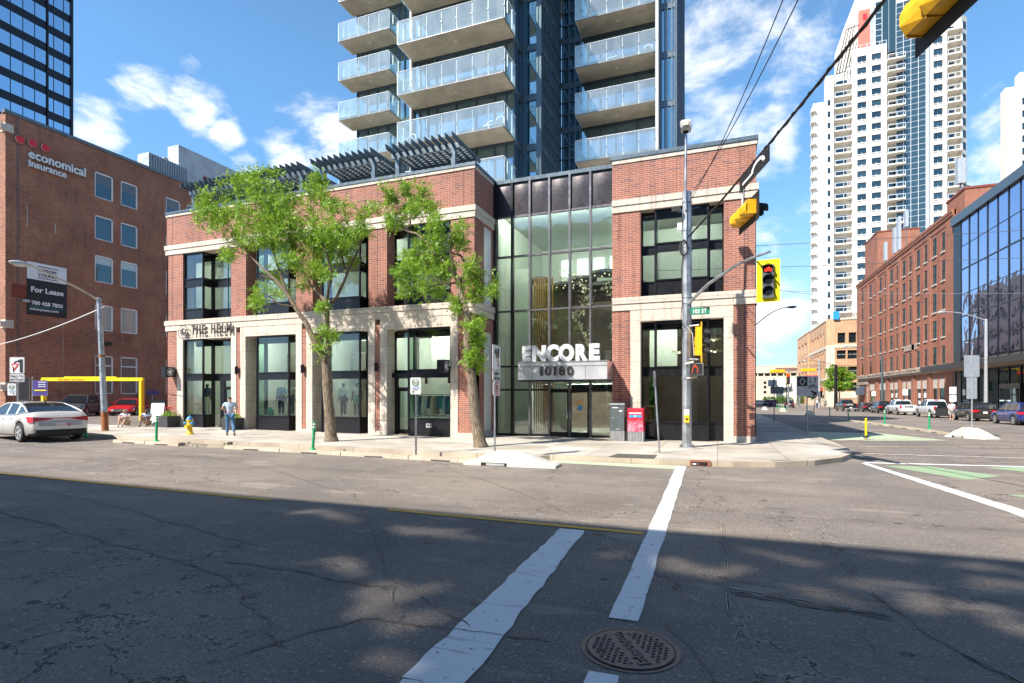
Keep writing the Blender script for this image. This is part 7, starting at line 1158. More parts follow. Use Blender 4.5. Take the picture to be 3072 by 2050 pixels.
def vehicle(kind, name, x, y, head, paint, label, cat='car', grp=None, base=None, tail='tail_red', plate=None, extra=None, rim='chrome'):
    K = KIND[kind]; L, W, r, cl = K['L'], K['W'] / 2, K['r'], K['cl']; g = gz(x, y) if base is None else base
    t_ = thing(name, (x, y, g), label, cat, grp, rz=R(head)); wx = [(-.5 + q) * L for q in K['wh']]; RA = r + .075
    xs = sorted(set([round(v_, 3) for v_ in np.linspace(-L / 2 + .02, L / 2 - .02, 46)] + [round(w_ + RA * math.sin(q), 3) for w_ in wx for q in np.linspace(-1.571, 1.571, 15)]))
    dk = lambda X_: float(np.interp(X_ / L + .5, [p[0] for p in K['deck']], [p[1] for p in K['deck']]))
    def wf(X_): q = abs(X_) / (L / 2); return 1 - .02 * q ** 2 - .10 * max(0, q - .82) ** 1.5 / .076 * .9
    def row(X_, sh=1., zs=1.):
        w_ = W * wf(X_) * sh; zt = dk(X_); zl = cl + (.06 if abs(X_) > L * .45 else 0); a = 0
        for c_ in wx:
            if abs(X_ - c_) <= RA + 1e-4: a = max(a, r + math.sqrt(max(0, RA ** 2 - (X_ - c_) ** 2)))
        zb_ = max(zl + .06, a); zm = max(zt - .32, zb_ + .02); zsd = max(zt - .10, zm + .01)
        half = [(.0, zl), (w_ * .78, zl), (w_ * .965, zb_), (w_, zm), (w_ * .975, zsd), (w_ * .90, zt - .025), (w_ * .62, zt + .012), (0, zt + .03)]
        pts = [(X_, -a_, z) for a_, z in half] + [(X_, a_, z) for a_, z in half[-2:0:-1]]; return pts
    f = MB(); rows = [row(X_) for X_ in xs]; n = len(rows[0])
    e0 = [(-L / 2 - .015, p[1] * .93, .62 + (p[2] - .62) * .84) for p in rows[0]]; e1 = [(L / 2 + .03, p[1] * .86, .52 + (p[2] - .52) * .72) for p in rows[-1]]
    f.grid([e0] + rows + [e1], paint, True, True); f.poly(e0, paint); f.poly(e1[::-1], paint)
    # black underside and wheel wells
    mi_ = f.mi('black_matte'); k = 0
    for i in range(len(rows) + 1):
        for b_ in range(n):
            if b_ in (0, 1, n - 2, n - 1): f.m[k] = mi_
            k += 1
    f.build('body', t_)
    rfp = K['roof']; rz_ = lambda q: float(np.interp(q, [p[0] for p in rfp], [p[1] for p in rfp])); q0, q1 = rfp[0][0], rfp[-1][0]
    qs = sorted(set(list(np.linspace(q0, q1, 34)) + [p[0] for p in rfp] + [p for ab in K['pil'] for p in ab])); G_ = MB(); C_ = MB(); rr = []; edge = []
    for q in qs:
        X_ = (q - .5) * L; zb_ = dk(X_) - .02; zt = max(rz_(q), zb_ + .004); hgt = (zt - zb_) / max(.3, max(p[1] for p in rfp) - zb_); wb = W * .90; wr = W * (.90 - .20 * min(1, hgt))
        rr.append([(X_, -wb, zb_), (X_, -wr - .01, zb_ + (zt - zb_) * .86), (X_, -wr + .07, zt - .012), (X_, -wr * .4, zt + .008), (X_, wr * .4, zt + .008), (X_, wr - .07, zt - .012), (X_, wr + .01, zb_ + (zt - zb_) * .86), (X_, wb, zb_)]); edge.append((X_, wr + .0, zb_ + (zt - zb_) * .90))
    for i in range(len(qs) - 1):
        m_ = (qs[i] + qs[i + 1]) / 2; roofed = K['rf'][0] <= m_ <= K['rf'][1]; pil = any(a <= m_ <= b_ for a, b_ in K['pil'])
        for j in range(7):
            side = j in (0, 6); up = j in (2, 3, 4); tgt = C_ if ((up or j in (1, 5)) and roofed) or (side and pil) else G_
            tgt.poly([rr[i][j], rr[i + 1][j], rr[i + 1][j + 1], rr[i][j + 1]], paint if tgt is C_ else 'dark_glass', True)
    for s_ in (-1, 1): C_.tube([(p[0], s_ * p[1], p[2]) for p in edge], .034, paint, 6); C_.tube([(p[0], s_ * W * .905, dk(p[0]) - .005) for p in edge], .014, 'chrome' if kind == 'sedan' else 'black_matte', 5)
    C_.build('cabin', t_); G_.build('glass', t_)
    proto = None
    for ax in wx:
        for s_ in (-1, 1):
            if proto is None:
                f = MB(); w2 = .115; f.tube([(0, -w2, 0), (0, -w2 * .9, 0), (0, w2 * .9, 0), (0, w2, 0)], [r * .90, r, r, r * .90], 'rubber', 28); wl_ = f.build('wheel', t_); wl_.data.transform(Matrix()); f = MB()
                for sd in (-1, 1):
                    f.ring((0, sd * (w2 + .003), 0), (0, sd, 0), r * .60, r * .72, rim, 28); f.disc((0, sd * (w2 - .02), 0), (0, sd, 0), r * .62, 'black_matte', 24); f.disc((0, sd * (w2 + .004), 0), (0, sd, 0), r * .13, rim, 12)
                    for k in range(5): a = k * 1.2566; d1 = Vector((math.cos(a), 0, math.sin(a))); d2 = Vector((-math.sin(a), 0, math.cos(a))); f.poly([tuple(d1 * r * .08 + d2 * r * .08 + Vector((0, sd * (w2 + .002), 0))), tuple(d1 * r * .64 + d2 * r * .15 + Vector((0, sd * (w2 + .001), 0))), tuple(d1 * r * .64 - d2 * r * .10 + Vector((0, sd * (w2 + .001), 0))), tuple(d1 * r * .08 - d2 * r * .08 + Vector((0, sd * (w2 + .002), 0)))][::sd], rim)
                f.build('rim', wl_); proto = wl_; o_ = wl_
            else: o_ = copy_tree(proto, t_)
            o_.location = (ax, s_ * (W - .125), r)
    f = MB(); xr = -L / 2; zt = dk(xr + .1)
    for s_ in (-1, 1):
        f = MB()
        if kind == 'pickup': f.box(xr - .04, s_ * (W * .93), zt - .42, xr + .06, s_ * (W * .76), zt - .06, tail)
        elif kind == 'suv': f.grid([[(xr + .42, s_ * W * .985, zt - .06), (xr - .02, s_ * W * .90, zt - .05), (xr - .045, s_ * W * .45, zt - .08)], [(xr + .40, s_ * W * 1.0, zt - .16), (xr - .03, s_ * W * .90, zt - .27), (xr - .05, s_ * W * .45, zt - .20)]], tail, False, False, s_ < 0)
        else: f.grid([[(xr + .34, s_ * W * .98, zt - .12), (xr + .0, s_ * W * .89, zt - .13), (xr - .045, s_ * W * .3, zt - .165)], [(xr + .16, s_ * W * .985, zt - .34), (xr - .035, s_ * W * .89, zt - .30), (xr - .05, s_ * W * .3, zt - .215)]], tail, False, False, s_ < 0)
        f.build('taillight', t_)
        f = MB(); xf = L / 2; zf = dk(xf - .12)
        f.grid([[(xf - .34, s_ * W * .96, zf - .03), (xf - .02, s_ * W * .80, zf - .08), (xf + .045, s_ * W * .45, zf - .10)], [(xf - .30, s_ * W * .97, zf - .15), (xf + .01, s_ * W * .80, zf - .22), (xf + .06, s_ * W * .45, zf - .20)]], 'head_clear', True, False, s_ > 0); f.build('headlight', t_)
        f = MB(); mxx = (K['roof'][-1][0] - .5 - .05) * L; zm = dk(mxx) + .06; f.tube([(mxx, s_ * W * .90, zm - .03), (mxx - .02, s_ * (W * .9 + .10), zm)], .02, paint, 5); f.grid([[(mxx - .06, s_ * (W * .9 + .09), zm - .06), (mxx - .06, s_ * (W * .9 + .28), zm - .05), (mxx - .06, s_ * (W * .9 + .28), zm + .10), (mxx - .06, s_ * (W * .9 + .09), zm + .11)], [(mxx + .07, s_ * (W * .9 + .12), zm - .04), (mxx + .07, s_ * (W * .9 + .24), zm - .03), (mxx + .07, s_ * (W * .9 + .24), zm + .07), (mxx + .07, s_ * (W * .9 + .12), zm + .08)]], paint, True, True); f.poly([(mxx - .062, s_ * (W * .9 + .09), zm - .06), (mxx - .062, s_ * (W * .9 + .28), zm - .05), (mxx - .062, s_ * (W * .9 + .28), zm + .10), (mxx - .062, s_ * (W * .9 + .09), zm + .11)], 'dark_glass'); f.build('mirror', t_)
        f = MB()
        for q in ((.345, .49) if kind != 'pickup' else (.45, .545)): X_ = (q - .5) * L; f.box(X_ - .1, s_ * (W * wf(X_) * .98), dk(X_) - .17, X_ + .1, s_ * (W * wf(X_) * .98 + .03), dk(X_) - .135, paint)
        f.build('door_handle', t_)
        f = MB()
        for q in ((.30, .47, .66) if kind != 'pickup' else (.395, .51, .64)): X_ = (q - .5) * L; zt_ = dk(X_); f.poly([(X_ - .005, s_ * (W * wf(X_) * .966 + .004), cl + .12), (X_ + .005, s_ * (W * wf(X_) * .966 + .004), cl + .12), (X_ + .005, s_ * (W * wf(X_) + .003), zt_ - .32), (X_ - .005, s_ * (W * wf(X_) + .003), zt_ - .32)], 'black_matte'); f.poly([(X_ - .005, s_ * (W * wf(X_) + .003), zt_ - .32), (X_ + .005, s_ * (W * wf(X_) + .003), zt_ - .32), (X_ + .005, s_ * (W * wf(X_) * .9 + .004), zt_ - .02), (X_ - .005, s_ * (W * wf(X_) * .9 + .004), zt_ - .02)], 'black_matte')
        f.build('door_seam', t_)
    f = MB(); f.box(-L / 2 - .045, -W * .80, cl + .05, -L / 2 + .12, W * .80, cl + .24, 'chrome' if kind == 'pickup' else 'black_matte'); f.build('rear_bumper', t_)
    f = MB(); zg = dk(L / 2 - .05); f.box(L / 2 - .05, -W * .48, cl + .16, L / 2 + .042, W * .48, cl + (.38 if kind != 'pickup' else .6), 'black_matte'); [f.box(L / 2 + .042, -W * .46, cl + .18 + k * .05, L / 2 + .048, W * .46, cl + .195 + k * .05, 'chrome') for k in range(4)]; f.build('grille', t_)
    pz = {'sedan': .60, 'suv': .78, 'pickup': .62, 'coupe': .5}[kind]; f = MB(); f.box(-L / 2 - .065, -.155, pz - .08, -L / 2 - .05, .155, pz + .08, 'sign_white'); o_ = f.build('licence_plate', t_)
    if plate: txt('lettering', plate, .12, 'sign_red', (-L / 2 - .067, .135, pz - .045), -90, o_, ext=.001, bold=.001, sx=.82)
    if kind == 'pickup':
        f = MB(); X0, X1 = -L / 2 + .1, (.375 - .5) * L; f.box(X0, -W * .78, 1.285, X1, W * .78, 1.30, 'black_matte'); f.build('bed', t_); f = MB(); f.box(-L / 2 - .03, -W * .72, .78, -L / 2 - .02, W * .72, 1.22, paint); f.build('tailgate', t_); f = MB(); f.box((.40 - .5) * L, -.2, 1.80, (.405 - .5) * L, .2, 1.88, tail); f.build('brake_light', t_)
    return t_
S1 = vehicle('sedan', 'white_sedan', -27.5, 14.66, 171, 'paint_silver', 'pale silver fastback sedan at the left edge beside the bike lane divider', plate='CLY-7703')
S1.scale = (1.13,) * 3; Ls = 4.68; f = MB(); f.box(-Ls / 2 - .056, -.55, .83, -Ls / 2 - .035, .55, .862, 'tail_red'); f.build('light_bar', S1); f = MB(); f.grid([[(-Ls / 2 - .055, -.78, .44), (-Ls / 2 - .055, .78, .44)], [(-Ls / 2 - .04, -.70, .34), (-Ls / 2 - .04, .70, .34)]], 'black_matte', False); f.build('diffuser', S1)
f = MB(); f.poly([(-Ls / 2 - .045, -.60, .56), (-Ls / 2 - .045, .60, .56), (-Ls / 2 - .045, .68, .76), (-Ls / 2 - .045, -.68, .76)][::-1], 'light_grey'); f.build('boot_panel', S1); f = MB(); f.ring((-Ls / 2 - .048, 0, .95), (-1, 0, 0), .05, .062, 'chrome', 16); f.tube([(-Ls / 2 - .05, .03, .92), (-Ls / 2 - .05, -.03, .98)], .008, 'chrome', 5); f.build('badge', S1)
f = MB(); f.tube([(-1.05, 0, 1.37), (-1.12, 0, 1.46)], .025, 'black_matte', 6); f.build('antenna_fin', S1)
vehicle('suv', 'grey_suv', -47.2, 28.3, -48, 'paint_grey', 'dark grey off-road vehicle facing out under the yellow clearance bar', base=.41)
vehicle('coupe', 'red_car', -45.6, 31.2, -52, 'paint_red', 'bright red car parked under the right end of the yellow bar', base=.41)
G1 = 'vehicles parked along the side street'
vehicle('suv', 'blue_suv', 21.2, 51.9, 90, 'paint_blue', 'dark blue crossover at the right edge of the parked row', grp=G1)
BR = vehicle('suv', 'brown_suv', 21.35, 60.1, 90, 'paint_brown', 'dark brown estate vehicle with its door open beside the man', grp=G1, plate='BKX 482' if 0 else None)
f = MB(); f.box(.55, 1.0, .35, 1.55, 1.08, 1.1, 'black_matte'); f.poly([(.6, 1.04, 1.1), (1.5, 1.04, 1.1), (1.1, 1.04, 1.65), (.75, 1.04, 1.65)], 'dark_glass'); o_ = f.build('open_door', BR); o_.location = (.9, .6, 0); o_.rotation_euler = (0, 0, R(50))
vehicle('pickup', 'white_pickup', 21.3, 69.3, 90, 'paint_white', 'white pickup just ahead of the man, larger of the two white pickups', 'pickup', G1); WP = vehicle('pickup', 'white_pickup', 21.3, 80.3, 90, 'paint_white', 'white pickup with dark tailgate lettering, farther of the two white pickups', 'pickup', G1)
txt('tailgate_lettering', 'RAM', .30, 'sign_black', (-2.96, .42, .93), -90, WP, ext=.004, bold=.01, sx=1.3)
vehicle('suv', 'black_suv', 21.2, 88.6, 90, 'paint_black', 'black crossover directly ahead of the farther white pickup', grp=G1); vehicle('sedan', 'black_sedan', 21.1, 96.4, 90, 'paint_black', 'low dark sedan between the black crossover and the black pickup', grp=G1)
BP = vehicle('pickup', 'black_pickup', 19.4, 101.5, 92, 'paint_black', 'black pickup with white lettering on its tailgate, farthest of the row', 'pickup'); txt('tailgate_lettering', 'L.A.P.C.', .34, 'sign_white', (-2.96, .72, .98), -90, BP, ext=.004, bold=.008); 
vehicle('suv', 'dark_suv', 14.4, 131., 86, 'paint_brown', 'dark vehicle driving away at the distant crossing'); vehicle('suv', 'blue_car', 11.2, 139., 110, 'paint_blue', 'small blue car left of the dark vehicle at the distant crossing'); vehicle('sedan', 'white_car', 10., 158., 185, 'paint_white', 'pale car crossing at the far end beside the brick pier edge')

# ---------------- people and shop mannequins ----------------
def skinned(name, verts, edges, mat, parent, sub_=1, loc=None):
    me = bpy.data.meshes.new(name); me.from_pydata([v_[:3] for v_ in verts], edges, []); o = bpy.data.objects.new('tmp_skin', me); col.objects.link(o)
    md = o.modifiers.new('s', 'SKIN'); md.use_smooth_shade = True; ms = o.modifiers.new('u', 'SUBSURF'); ms.levels = sub_; ms.render_levels = sub_
    sd = me.skin_vertices[0].data
    for i, v_ in enumerate(verts): rr_ = v_[3]; sd[i].radius = (rr_, rr_) if len(v_) < 5 else (rr_, v_[4]); sd[i].use_root = (i == 0)
    dg = bpy.context.evaluated_depsgraph_get(); m2 = bpy.data.meshes.new_from_object(o.evaluated_get(dg)); bpy.data.objects.remove(o); bpy.data.meshes.remove(me)
    m2.materials.clear(); m2.materials.append(MATS[mat]); m2.polygons.foreach_set('use_smooth', [True] * len(m2.polygons)); m2.name = name; r_ = bpy.data.objects.new(name, m2); col.objects.link(r_); r_.parent = parent; return r_
def figure(name, loc, head, label, J, shirt, pants, skin='skin', shoes='shoe', hair='hair', short=False, group=None, cat='person', headless=False, longsl=False, hat=None):
    """J: joint positions, local frame facing +y with x to the figure's right"""
    t_ = thing(name, loc, label, cat, group, rz=R(head)); P_ = dict(pel=(0, 0, .95), wai=(0, 0, 1.08), che=(0, .0, 1.30), nek=(0, 0, 1.49), hd=(0, .01, 1.60), top=(0, .0, 1.69)); P_.update(J)
    v_ = [(*P_['pel'], .125), (*P_['wai'], .115), (*P_['che'], .13), (*P_['nek'], .055)]; e_ = [(0, 1), (1, 2), (2, 3)]
    if not headless: v_ += [(*P_['hd'], .092), (*P_['top'], .075)]; e_ += [(3, 4), (4, 5)]
    if not headless: hd = Vector(P_['hd']); fw = Vector(P_.get('face', (0, 1, 0))); v_ += [(*(hd + fw * .105 + Vector((0, 0, -.01))), .016)]; e_ += [(4, len(v_) - 1)]
    for s_, k in ((-1, 'l'), (1, 'r')):
        i0 = len(v_); v_ += [(*P_['sh' + k], .062), (*P_['el' + k], .045), (*P_['wr' + k], .030), (*P_['ha' + k], .036)]; e_ += [(2, i0), (i0, i0 + 1), (i0 + 1, i0 + 2), (i0 + 2, i0 + 3)]
        w_ = Vector(P_['ha' + k]); d = (w_ - Vector(P_['wr' + k])).normalized(); sd = d.cross(Vector((.3, 1, .2))).normalized()
        for q, ln in ((-1.5, .068), (-.5, .082), (.5, .078), (1.5, .062)): i1 = len(v_); b_ = w_ + sd * q * .017 + d * .03; v_ += [(*b_, .009), (*(b_ + d * ln * .6 + Vector((0, 0, -.004))), .008), (*(b_ + d * ln), .006)]; e_ += [(i0 + 3, i1), (i1, i1 + 1), (i1 + 1, i1 + 2)]
        i1 = len(v_); b_ = w_ - sd * .035; v_ += [(*b_, .010), (*(b_ - sd * .015 + d * .035), .008)]; e_ += [(i0 + 3, i1), (i1, i1 + 1)]
        i0 = len(v_); v_ += [(*P_['hi' + k], .095), (*P_['kn' + k], .060), (*P_['an' + k], .040), (*P_['to' + k], .035)]; e_ += [(0, i0), (i0, i0 + 1), (i0 + 1, i0 + 2), (i0 + 2, i0 + 3)]
    skinned('body', v_, e_, skin, t_, 1)
    c = [(*P_['pel'], .138), (*P_['wai'], .135), (*P_['che'], .155), (*(Vector(P_['nek']) - Vector((0, 0, .03))), .075)]; e = [(0, 1), (1, 2), (2, 3)]
    for k in 'lr':
        i0 = len(c); sh, el, wr = Vector(P_['sh' + k]), Vector(P_['el' + k]), Vector(P_['wr' + k]); c += [(*sh, .078), (*sh.lerp(el, .55), .070)]; e += [(2, i0), (i0, i0 + 1)]
        if longsl: c += [(*el, .056), (*wr, .042)]; e += [(i0 + 1, i0 + 2), (i0 + 2, i0 + 3)]
    skinned('shirt', c, e, shirt, t_, 1)
    c = [(*(Vector(P_['pel']) + Vector((0, 0, .02))), .132)]; e = []
    for k in 'lr':
        i0 = len(c); hi, kn, an = Vector(P_['hi' + k]), Vector(P_['kn' + k]), Vector(P_['an' + k]); c += [(*hi, .108)]; e += [(0, i0)]
        if short: c += [(*hi.lerp(kn, .85), .088)]; e += [(i0, i0 + 1)]
        else: c += [(*kn, .078), (*an, .062)]; e += [(i0, i0 + 1), (i0 + 1, i0 + 2)]
    skinned('trousers', c, e, pants, t_, 1)
    for k in 'lr': an, to = Vector(P_['an' + k]), Vector(P_['to' + k]); hl = an + (an - to).normalized() * .05; hl.z = min(an.z, to.z + .02); skinned('shoe', [(*(hl + Vector((0, 0, -.02))), .045), (*(an.lerp(to, .5) + Vector((0, 0, -.02))), .048), (*(to + (to - an).normalized() * .05), .036)], [(0, 1), (1, 2)], shoes, t_, 1)
    if not headless:
        hd, top = Vector(P_['hd']), Vector(P_['top']); fw = Vector(P_.get('face', (0, 1, 0))).normalized(); rt = fw.cross(Vector((0, 0, 1))).normalized()
        skinned('hair', [(*(hd - fw * .045 - Vector((0, 0, .01))), .075), (*(top - fw * .02 + Vector((0, 0, .01))), .085)], [(0, 1)], hat or hair, t_, 2)
        f = MB(); [f.tube([tuple(hd + rt * s_ * .033 + fw * .088 + Vector((0, 0, .025))), tuple(hd + rt * s_ * .033 + fw * .096 + Vector((0, 0, .025)))], .011, 'black_matte', 8) for s_ in (-1, 1)]; o_ = f.build('eye', t_)
        f = MB(); [f.tube([tuple(hd + rt * s_ * .088 - Vector((0, 0, .02))), tuple(hd + rt * s_ * .094 + Vector((0, 0, .03)))], .018, skin, 6) for s_ in (-1, 1)]; f.build('ear', t_); f = MB(); f.tube([tuple(hd + fw * .092 - rt * .025 - Vector((0, 0, .045))), tuple(hd + fw * .092 + rt * .025 - Vector((0, 0, .045)))], .006, 'sign_red', 6); f.build('mouth', t_)
    return t_
ARM = dict(shl=(-.19, 0, 1.40), ell=(-.25, -.03, 1.14), wrl=(-.26, .04, .90), hal=(-.26, .06, .83), shr=(.19, 0, 1.40), elr=(.25, -.03, 1.14), wrr=(.26, .04, .90), har=(.26, .06, .83))
LEG = dict(hil=(-.09, 0, .90), knl=(-.10, .02, .50), anl=(-.10, 0, .09), tol=(-.11, .12, .035), hir=(.09, 0, .90), knr=(.10, .02, .50), anr=(.10, 0, .09), tor=(.11, .12, .035))
g = gs(-20.2, 18.2)
figure('person', (-20.2, 18.2, g), 47, 'man in a pale blue t-shirt and jeans walking away past the hydrant, arms bent', dict(ARM, ell=(-.33, .0, 1.16), wrl=(-.14, .22, 1.14), hal=(-.08, .27, 1.16), elr=(.30, .02, 1.15), wrr=(.12, .24, 1.20), har=(.05, .28, 1.23), hil=(-.09, 0, .90), knl=(-.10, .12, .50), anl=(-.11, .06, .09), tol=(-.12, .19, .035), hir=(.09, 0, .90), knr=(.12, -.02, .50), anr=(.17, -.32, .15), tor=(.19, -.22, .045)), 'shirt_blue', 'jeans')
SIT = dict(pel=(0, 0, .20), wai=(0, .04, .34), che=(0, .10, .55), nek=(0, .14, .72), hd=(0, .19, .83), top=(0, .17, .92), shl=(-.18, .12, .66), ell=(-.27, .28, .50), wrl=(-.12, .44, .52), hal=(-.06, .49, .51), shr=(.18, .12, .66), elr=(.27, .28, .50), wrr=(.10, .44, .53), har=(.04, .49, .52), hil=(-.10, .05, .18), knl=(-.15, .42, .48), anl=(-.14, .60, .09), tol=(-.15, .72, .035), hir=(.10, .05, .18), knr=(.16, .40, .48), anr=(.17, .56, .09), tor=(.18, .68, .035))
g = gs(-30, 21)
figure('person', (-30.35, 20.55, g), 215, 'person in a white t-shirt with light hair sitting with knees up, left of the pair', dict(SIT, hd=(.02, .19, .83), anl=(-.05, .66, .09), tol=(-.05, .80, .035)), 'shirt_white', 'khaki', 'skin', 'sign_white', 'hair_brown', True)
figure('person', (-29.45, 21.1, g), 215, 'dark-skinned person in pale blue shirt and cap sitting at right of the pair', dict(SIT), 'shirt_blue', 'khaki', 'skin_dark', 'granite', 'navy_cloth', True)
g = gz(20.0, 59.0)
figure('person', (19.85, 60.3, g), 150, 'man in a blue t-shirt and pale shorts beside the open vehicle door, looking down', dict(ARM, **LEG, hd=(0, .05, 1.59), top=(0, .03, 1.68), face=(0, .9, -.4), ell=(-.25, .05, 1.14), wrl=(-.12, .26, 1.0), hal=(-.08, .31, .96), elr=(.25, .05, 1.14), wrr=(.12, .26, 1.02), har=(.07, .31, .98)), 'shirt_blue', 'light_grey', 'skin', 'skin', 'hair', True)
figure('person', (17.6, 117, gs(17.6, 117)), 200, 'tiny pedestrian waiting by the dark post at the buff corner', dict(ARM, **LEG), 'shirt_white', 'navy_cloth')
def mann(x, y, z, hd_, lab, sh, pa, hat=None, headless=True, longsl=True, short=False):
    t_ = figure('mannequin', (x, y, z), hd_, lab, dict(ARM, **LEG), sh, pa, 'black_cloth', 'sign_white', hair='black_cloth', headless=headless, cat='mannequin', longsl=longsl, hat=hat, short=short); t_.scale = (.98, .98, .98); return t_
mann(-26.3, 22.2, 1.0, 190, 'black mannequin in a dark top and cream trousers in the corner shop window', 'navy_cloth', 'cream_cloth', None, False)
mann(-21.2, 22.3, 1.0, 190, 'headless mannequin in a blue suit, left of the two suited ones', 'jeans', 'navy_cloth'); mann(-20.55, 22.3, 1.0, 190, 'headless mannequin in a cream blazer and blue trousers, right of the two suited ones', 'cream_cloth', 'navy_cloth')
mann(-17.3, 22.3, 1.0, 185, 'mannequin with a white cap and white shirt over dark trousers in the third window', 'shirt_white', 'navy_cloth', 'sign_white', False); mann(-16.5, 22.3, 1.0, 185, 'mannequin in a cream top and teal skirt in the third window', 'cream_cloth', 'teal_cloth', None, False, False, True)
# ---------------- trees ----------------
def street_tree(name, base, trunk, limbs, blobs, label, nleaf, plane, dy=1.6, seed=1, leaf='leaf', lsz=.062, pale=None):
    """trunk and limbs: lists of (x,y,z,r); blobs: (x,z,rx,rz) crown lumps; every twig grows from the nearest wood"""
    r_ = random.Random(seed); t_ = wthing(name, base, label, 'tree'); f = MB(); f.tube([p[:3] for p in trunk], [p[3] for p in trunk], 'bark', 12); f.build('trunk', t_)
    nodes = []; f = MB()
    def addline(pts, rad, n=6):
        f.tube(pts, rad, 'twig_bark' if rad[0] < .1 else 'bark', n)
    for lb in limbs:
        addline([p[:3] for p in lb], [p[3] for p in lb], 8)
        for a, c_ in zip(lb, lb[1:]):
            for q in range(5): k = q / 5; nodes.append((a[0] + (c_[0] - a[0]) * k, a[1] + (c_[1] - a[1]) * k, a[2] + (c_[2] - a[2]) * k, a[3] + (c_[3] - a[3]) * k))
        nodes.append(tuple(lb[-1]))
    N = np.array([n[:3] for n in nodes]); Rr = [n[3] for n in nodes]; att = []
    for bx, bz, rx, rz in blobs:
        cnt = max(4, int(rx * rz * 40)); dyy = min(dy, max(rx, rz) * 1.1); cy = plane + r_.uniform(-.5, .5) * dy * .8
        for _ in range(cnt):
            while True:
                a, b_, c_ = r_.uniform(-1, 1), r_.uniform(-1, 1), r_.uniform(-1, 1)
                if a * a + b_ * b_ + c_ * c_ < 1: break
            att.append((bx + a * rx, cy + b_ * dyy, bz + c_ * rz))
    att.sort(key=lambda p: float(np.min(np.sum((N[:len(nodes)] - np.array(p)) ** 2, 1))))
    pool = [tuple(n) for n in N]; pr = list(Rr); PA = np.array(pool)
    for p in att:
        d = np.sum((PA - np.array(p)) ** 2, 1) + np.where(PA[:, 2] > p[2] - .05, .6, 0.); i = int(np.argmin(d)); a = Vector(pool[i]); c_ = Vector(p); L_ = (c_ - a).length
        if L_ < .05: continue
        r0 = min(pr[i] * .75, .010 + .012 * L_ + .006); m1 = a.lerp(c_, .35) + Vector((r_.uniform(-.1, .1), r_.uniform(-.1, .1), .03)) * L_; m2 = a.lerp(c_, .7) + Vector((r_.uniform(-.08, .08), r_.uniform(-.08, .08), .08)) * L_
        f.tube([tuple(a), tuple(m1), tuple(m2), tuple(c_)], [r0, r0 * .8, r0 * .6, .004], 'twig_bark', 4, False)
        new = [tuple(m1), tuple(m2), tuple(c_)]; pool += new; pr += [r0 * .8, r0 * .6, .006]; PA = np.vstack([PA, np.array(new)])
    f.build('branch', t_)
    V = []; F = []; rn = np.random.RandomState(seed)
    per = nleaf / max(1, len(att))
    for p in att:
        n = int(per * r_.uniform(.55, 1.45)) + 1; sprays = max(2, n // 9)
        for s_ in range(sprays):
            dr = Vector((r_.gauss(0, .8), r_.gauss(0, .8), r_.gauss(.35, .8))).normalized(); o_ = Vector(p) + Vector((r_.gauss(0, .10), r_.gauss(0, .10), r_.gauss(0, .10))); sd = dr.orthogonal().normalized(); sd = (Quaternion(dr, r_.uniform(0, 6.28)) @ sd); up_ = dr.cross(sd)
            for k in range(9):
                b_ = o_ + dr * (.04 + k * .027); sg = 1 if k % 2 else -1; ld = (dr * .55 + sd * sg * (1 if k < 8 else 0) + Vector((0, 0, r_.uniform(-.7, .05)))).normalized(); ln = lsz * r_.uniform(.8, 1.5); wd = ln * .30; nn = ld.cross(up_ + Vector((r_.gauss(0, .5), r_.gauss(0, .5), r_.gauss(0, .5)))).normalized()
                i = len(V); V += [tuple(b_), tuple(b_ + ld * ln * .5 + nn * wd), tuple(b_ + ld * ln), tuple(b_ + ld * ln * .5 - nn * wd)]; F.append((i, i + 1, i + 2, i + 3))
    me = bpy.data.meshes.new('leaves'); bo = Vector(base); me.from_pydata([(v_[0] - bo.x, v_[1] - bo.y, v_[2] - bo.z) for v_ in V], [], F); me.materials.append(MATS[leaf]); o = bpy.data.objects.new('foliage', me); col.objects.link(o); o.parent = t_
    return t_
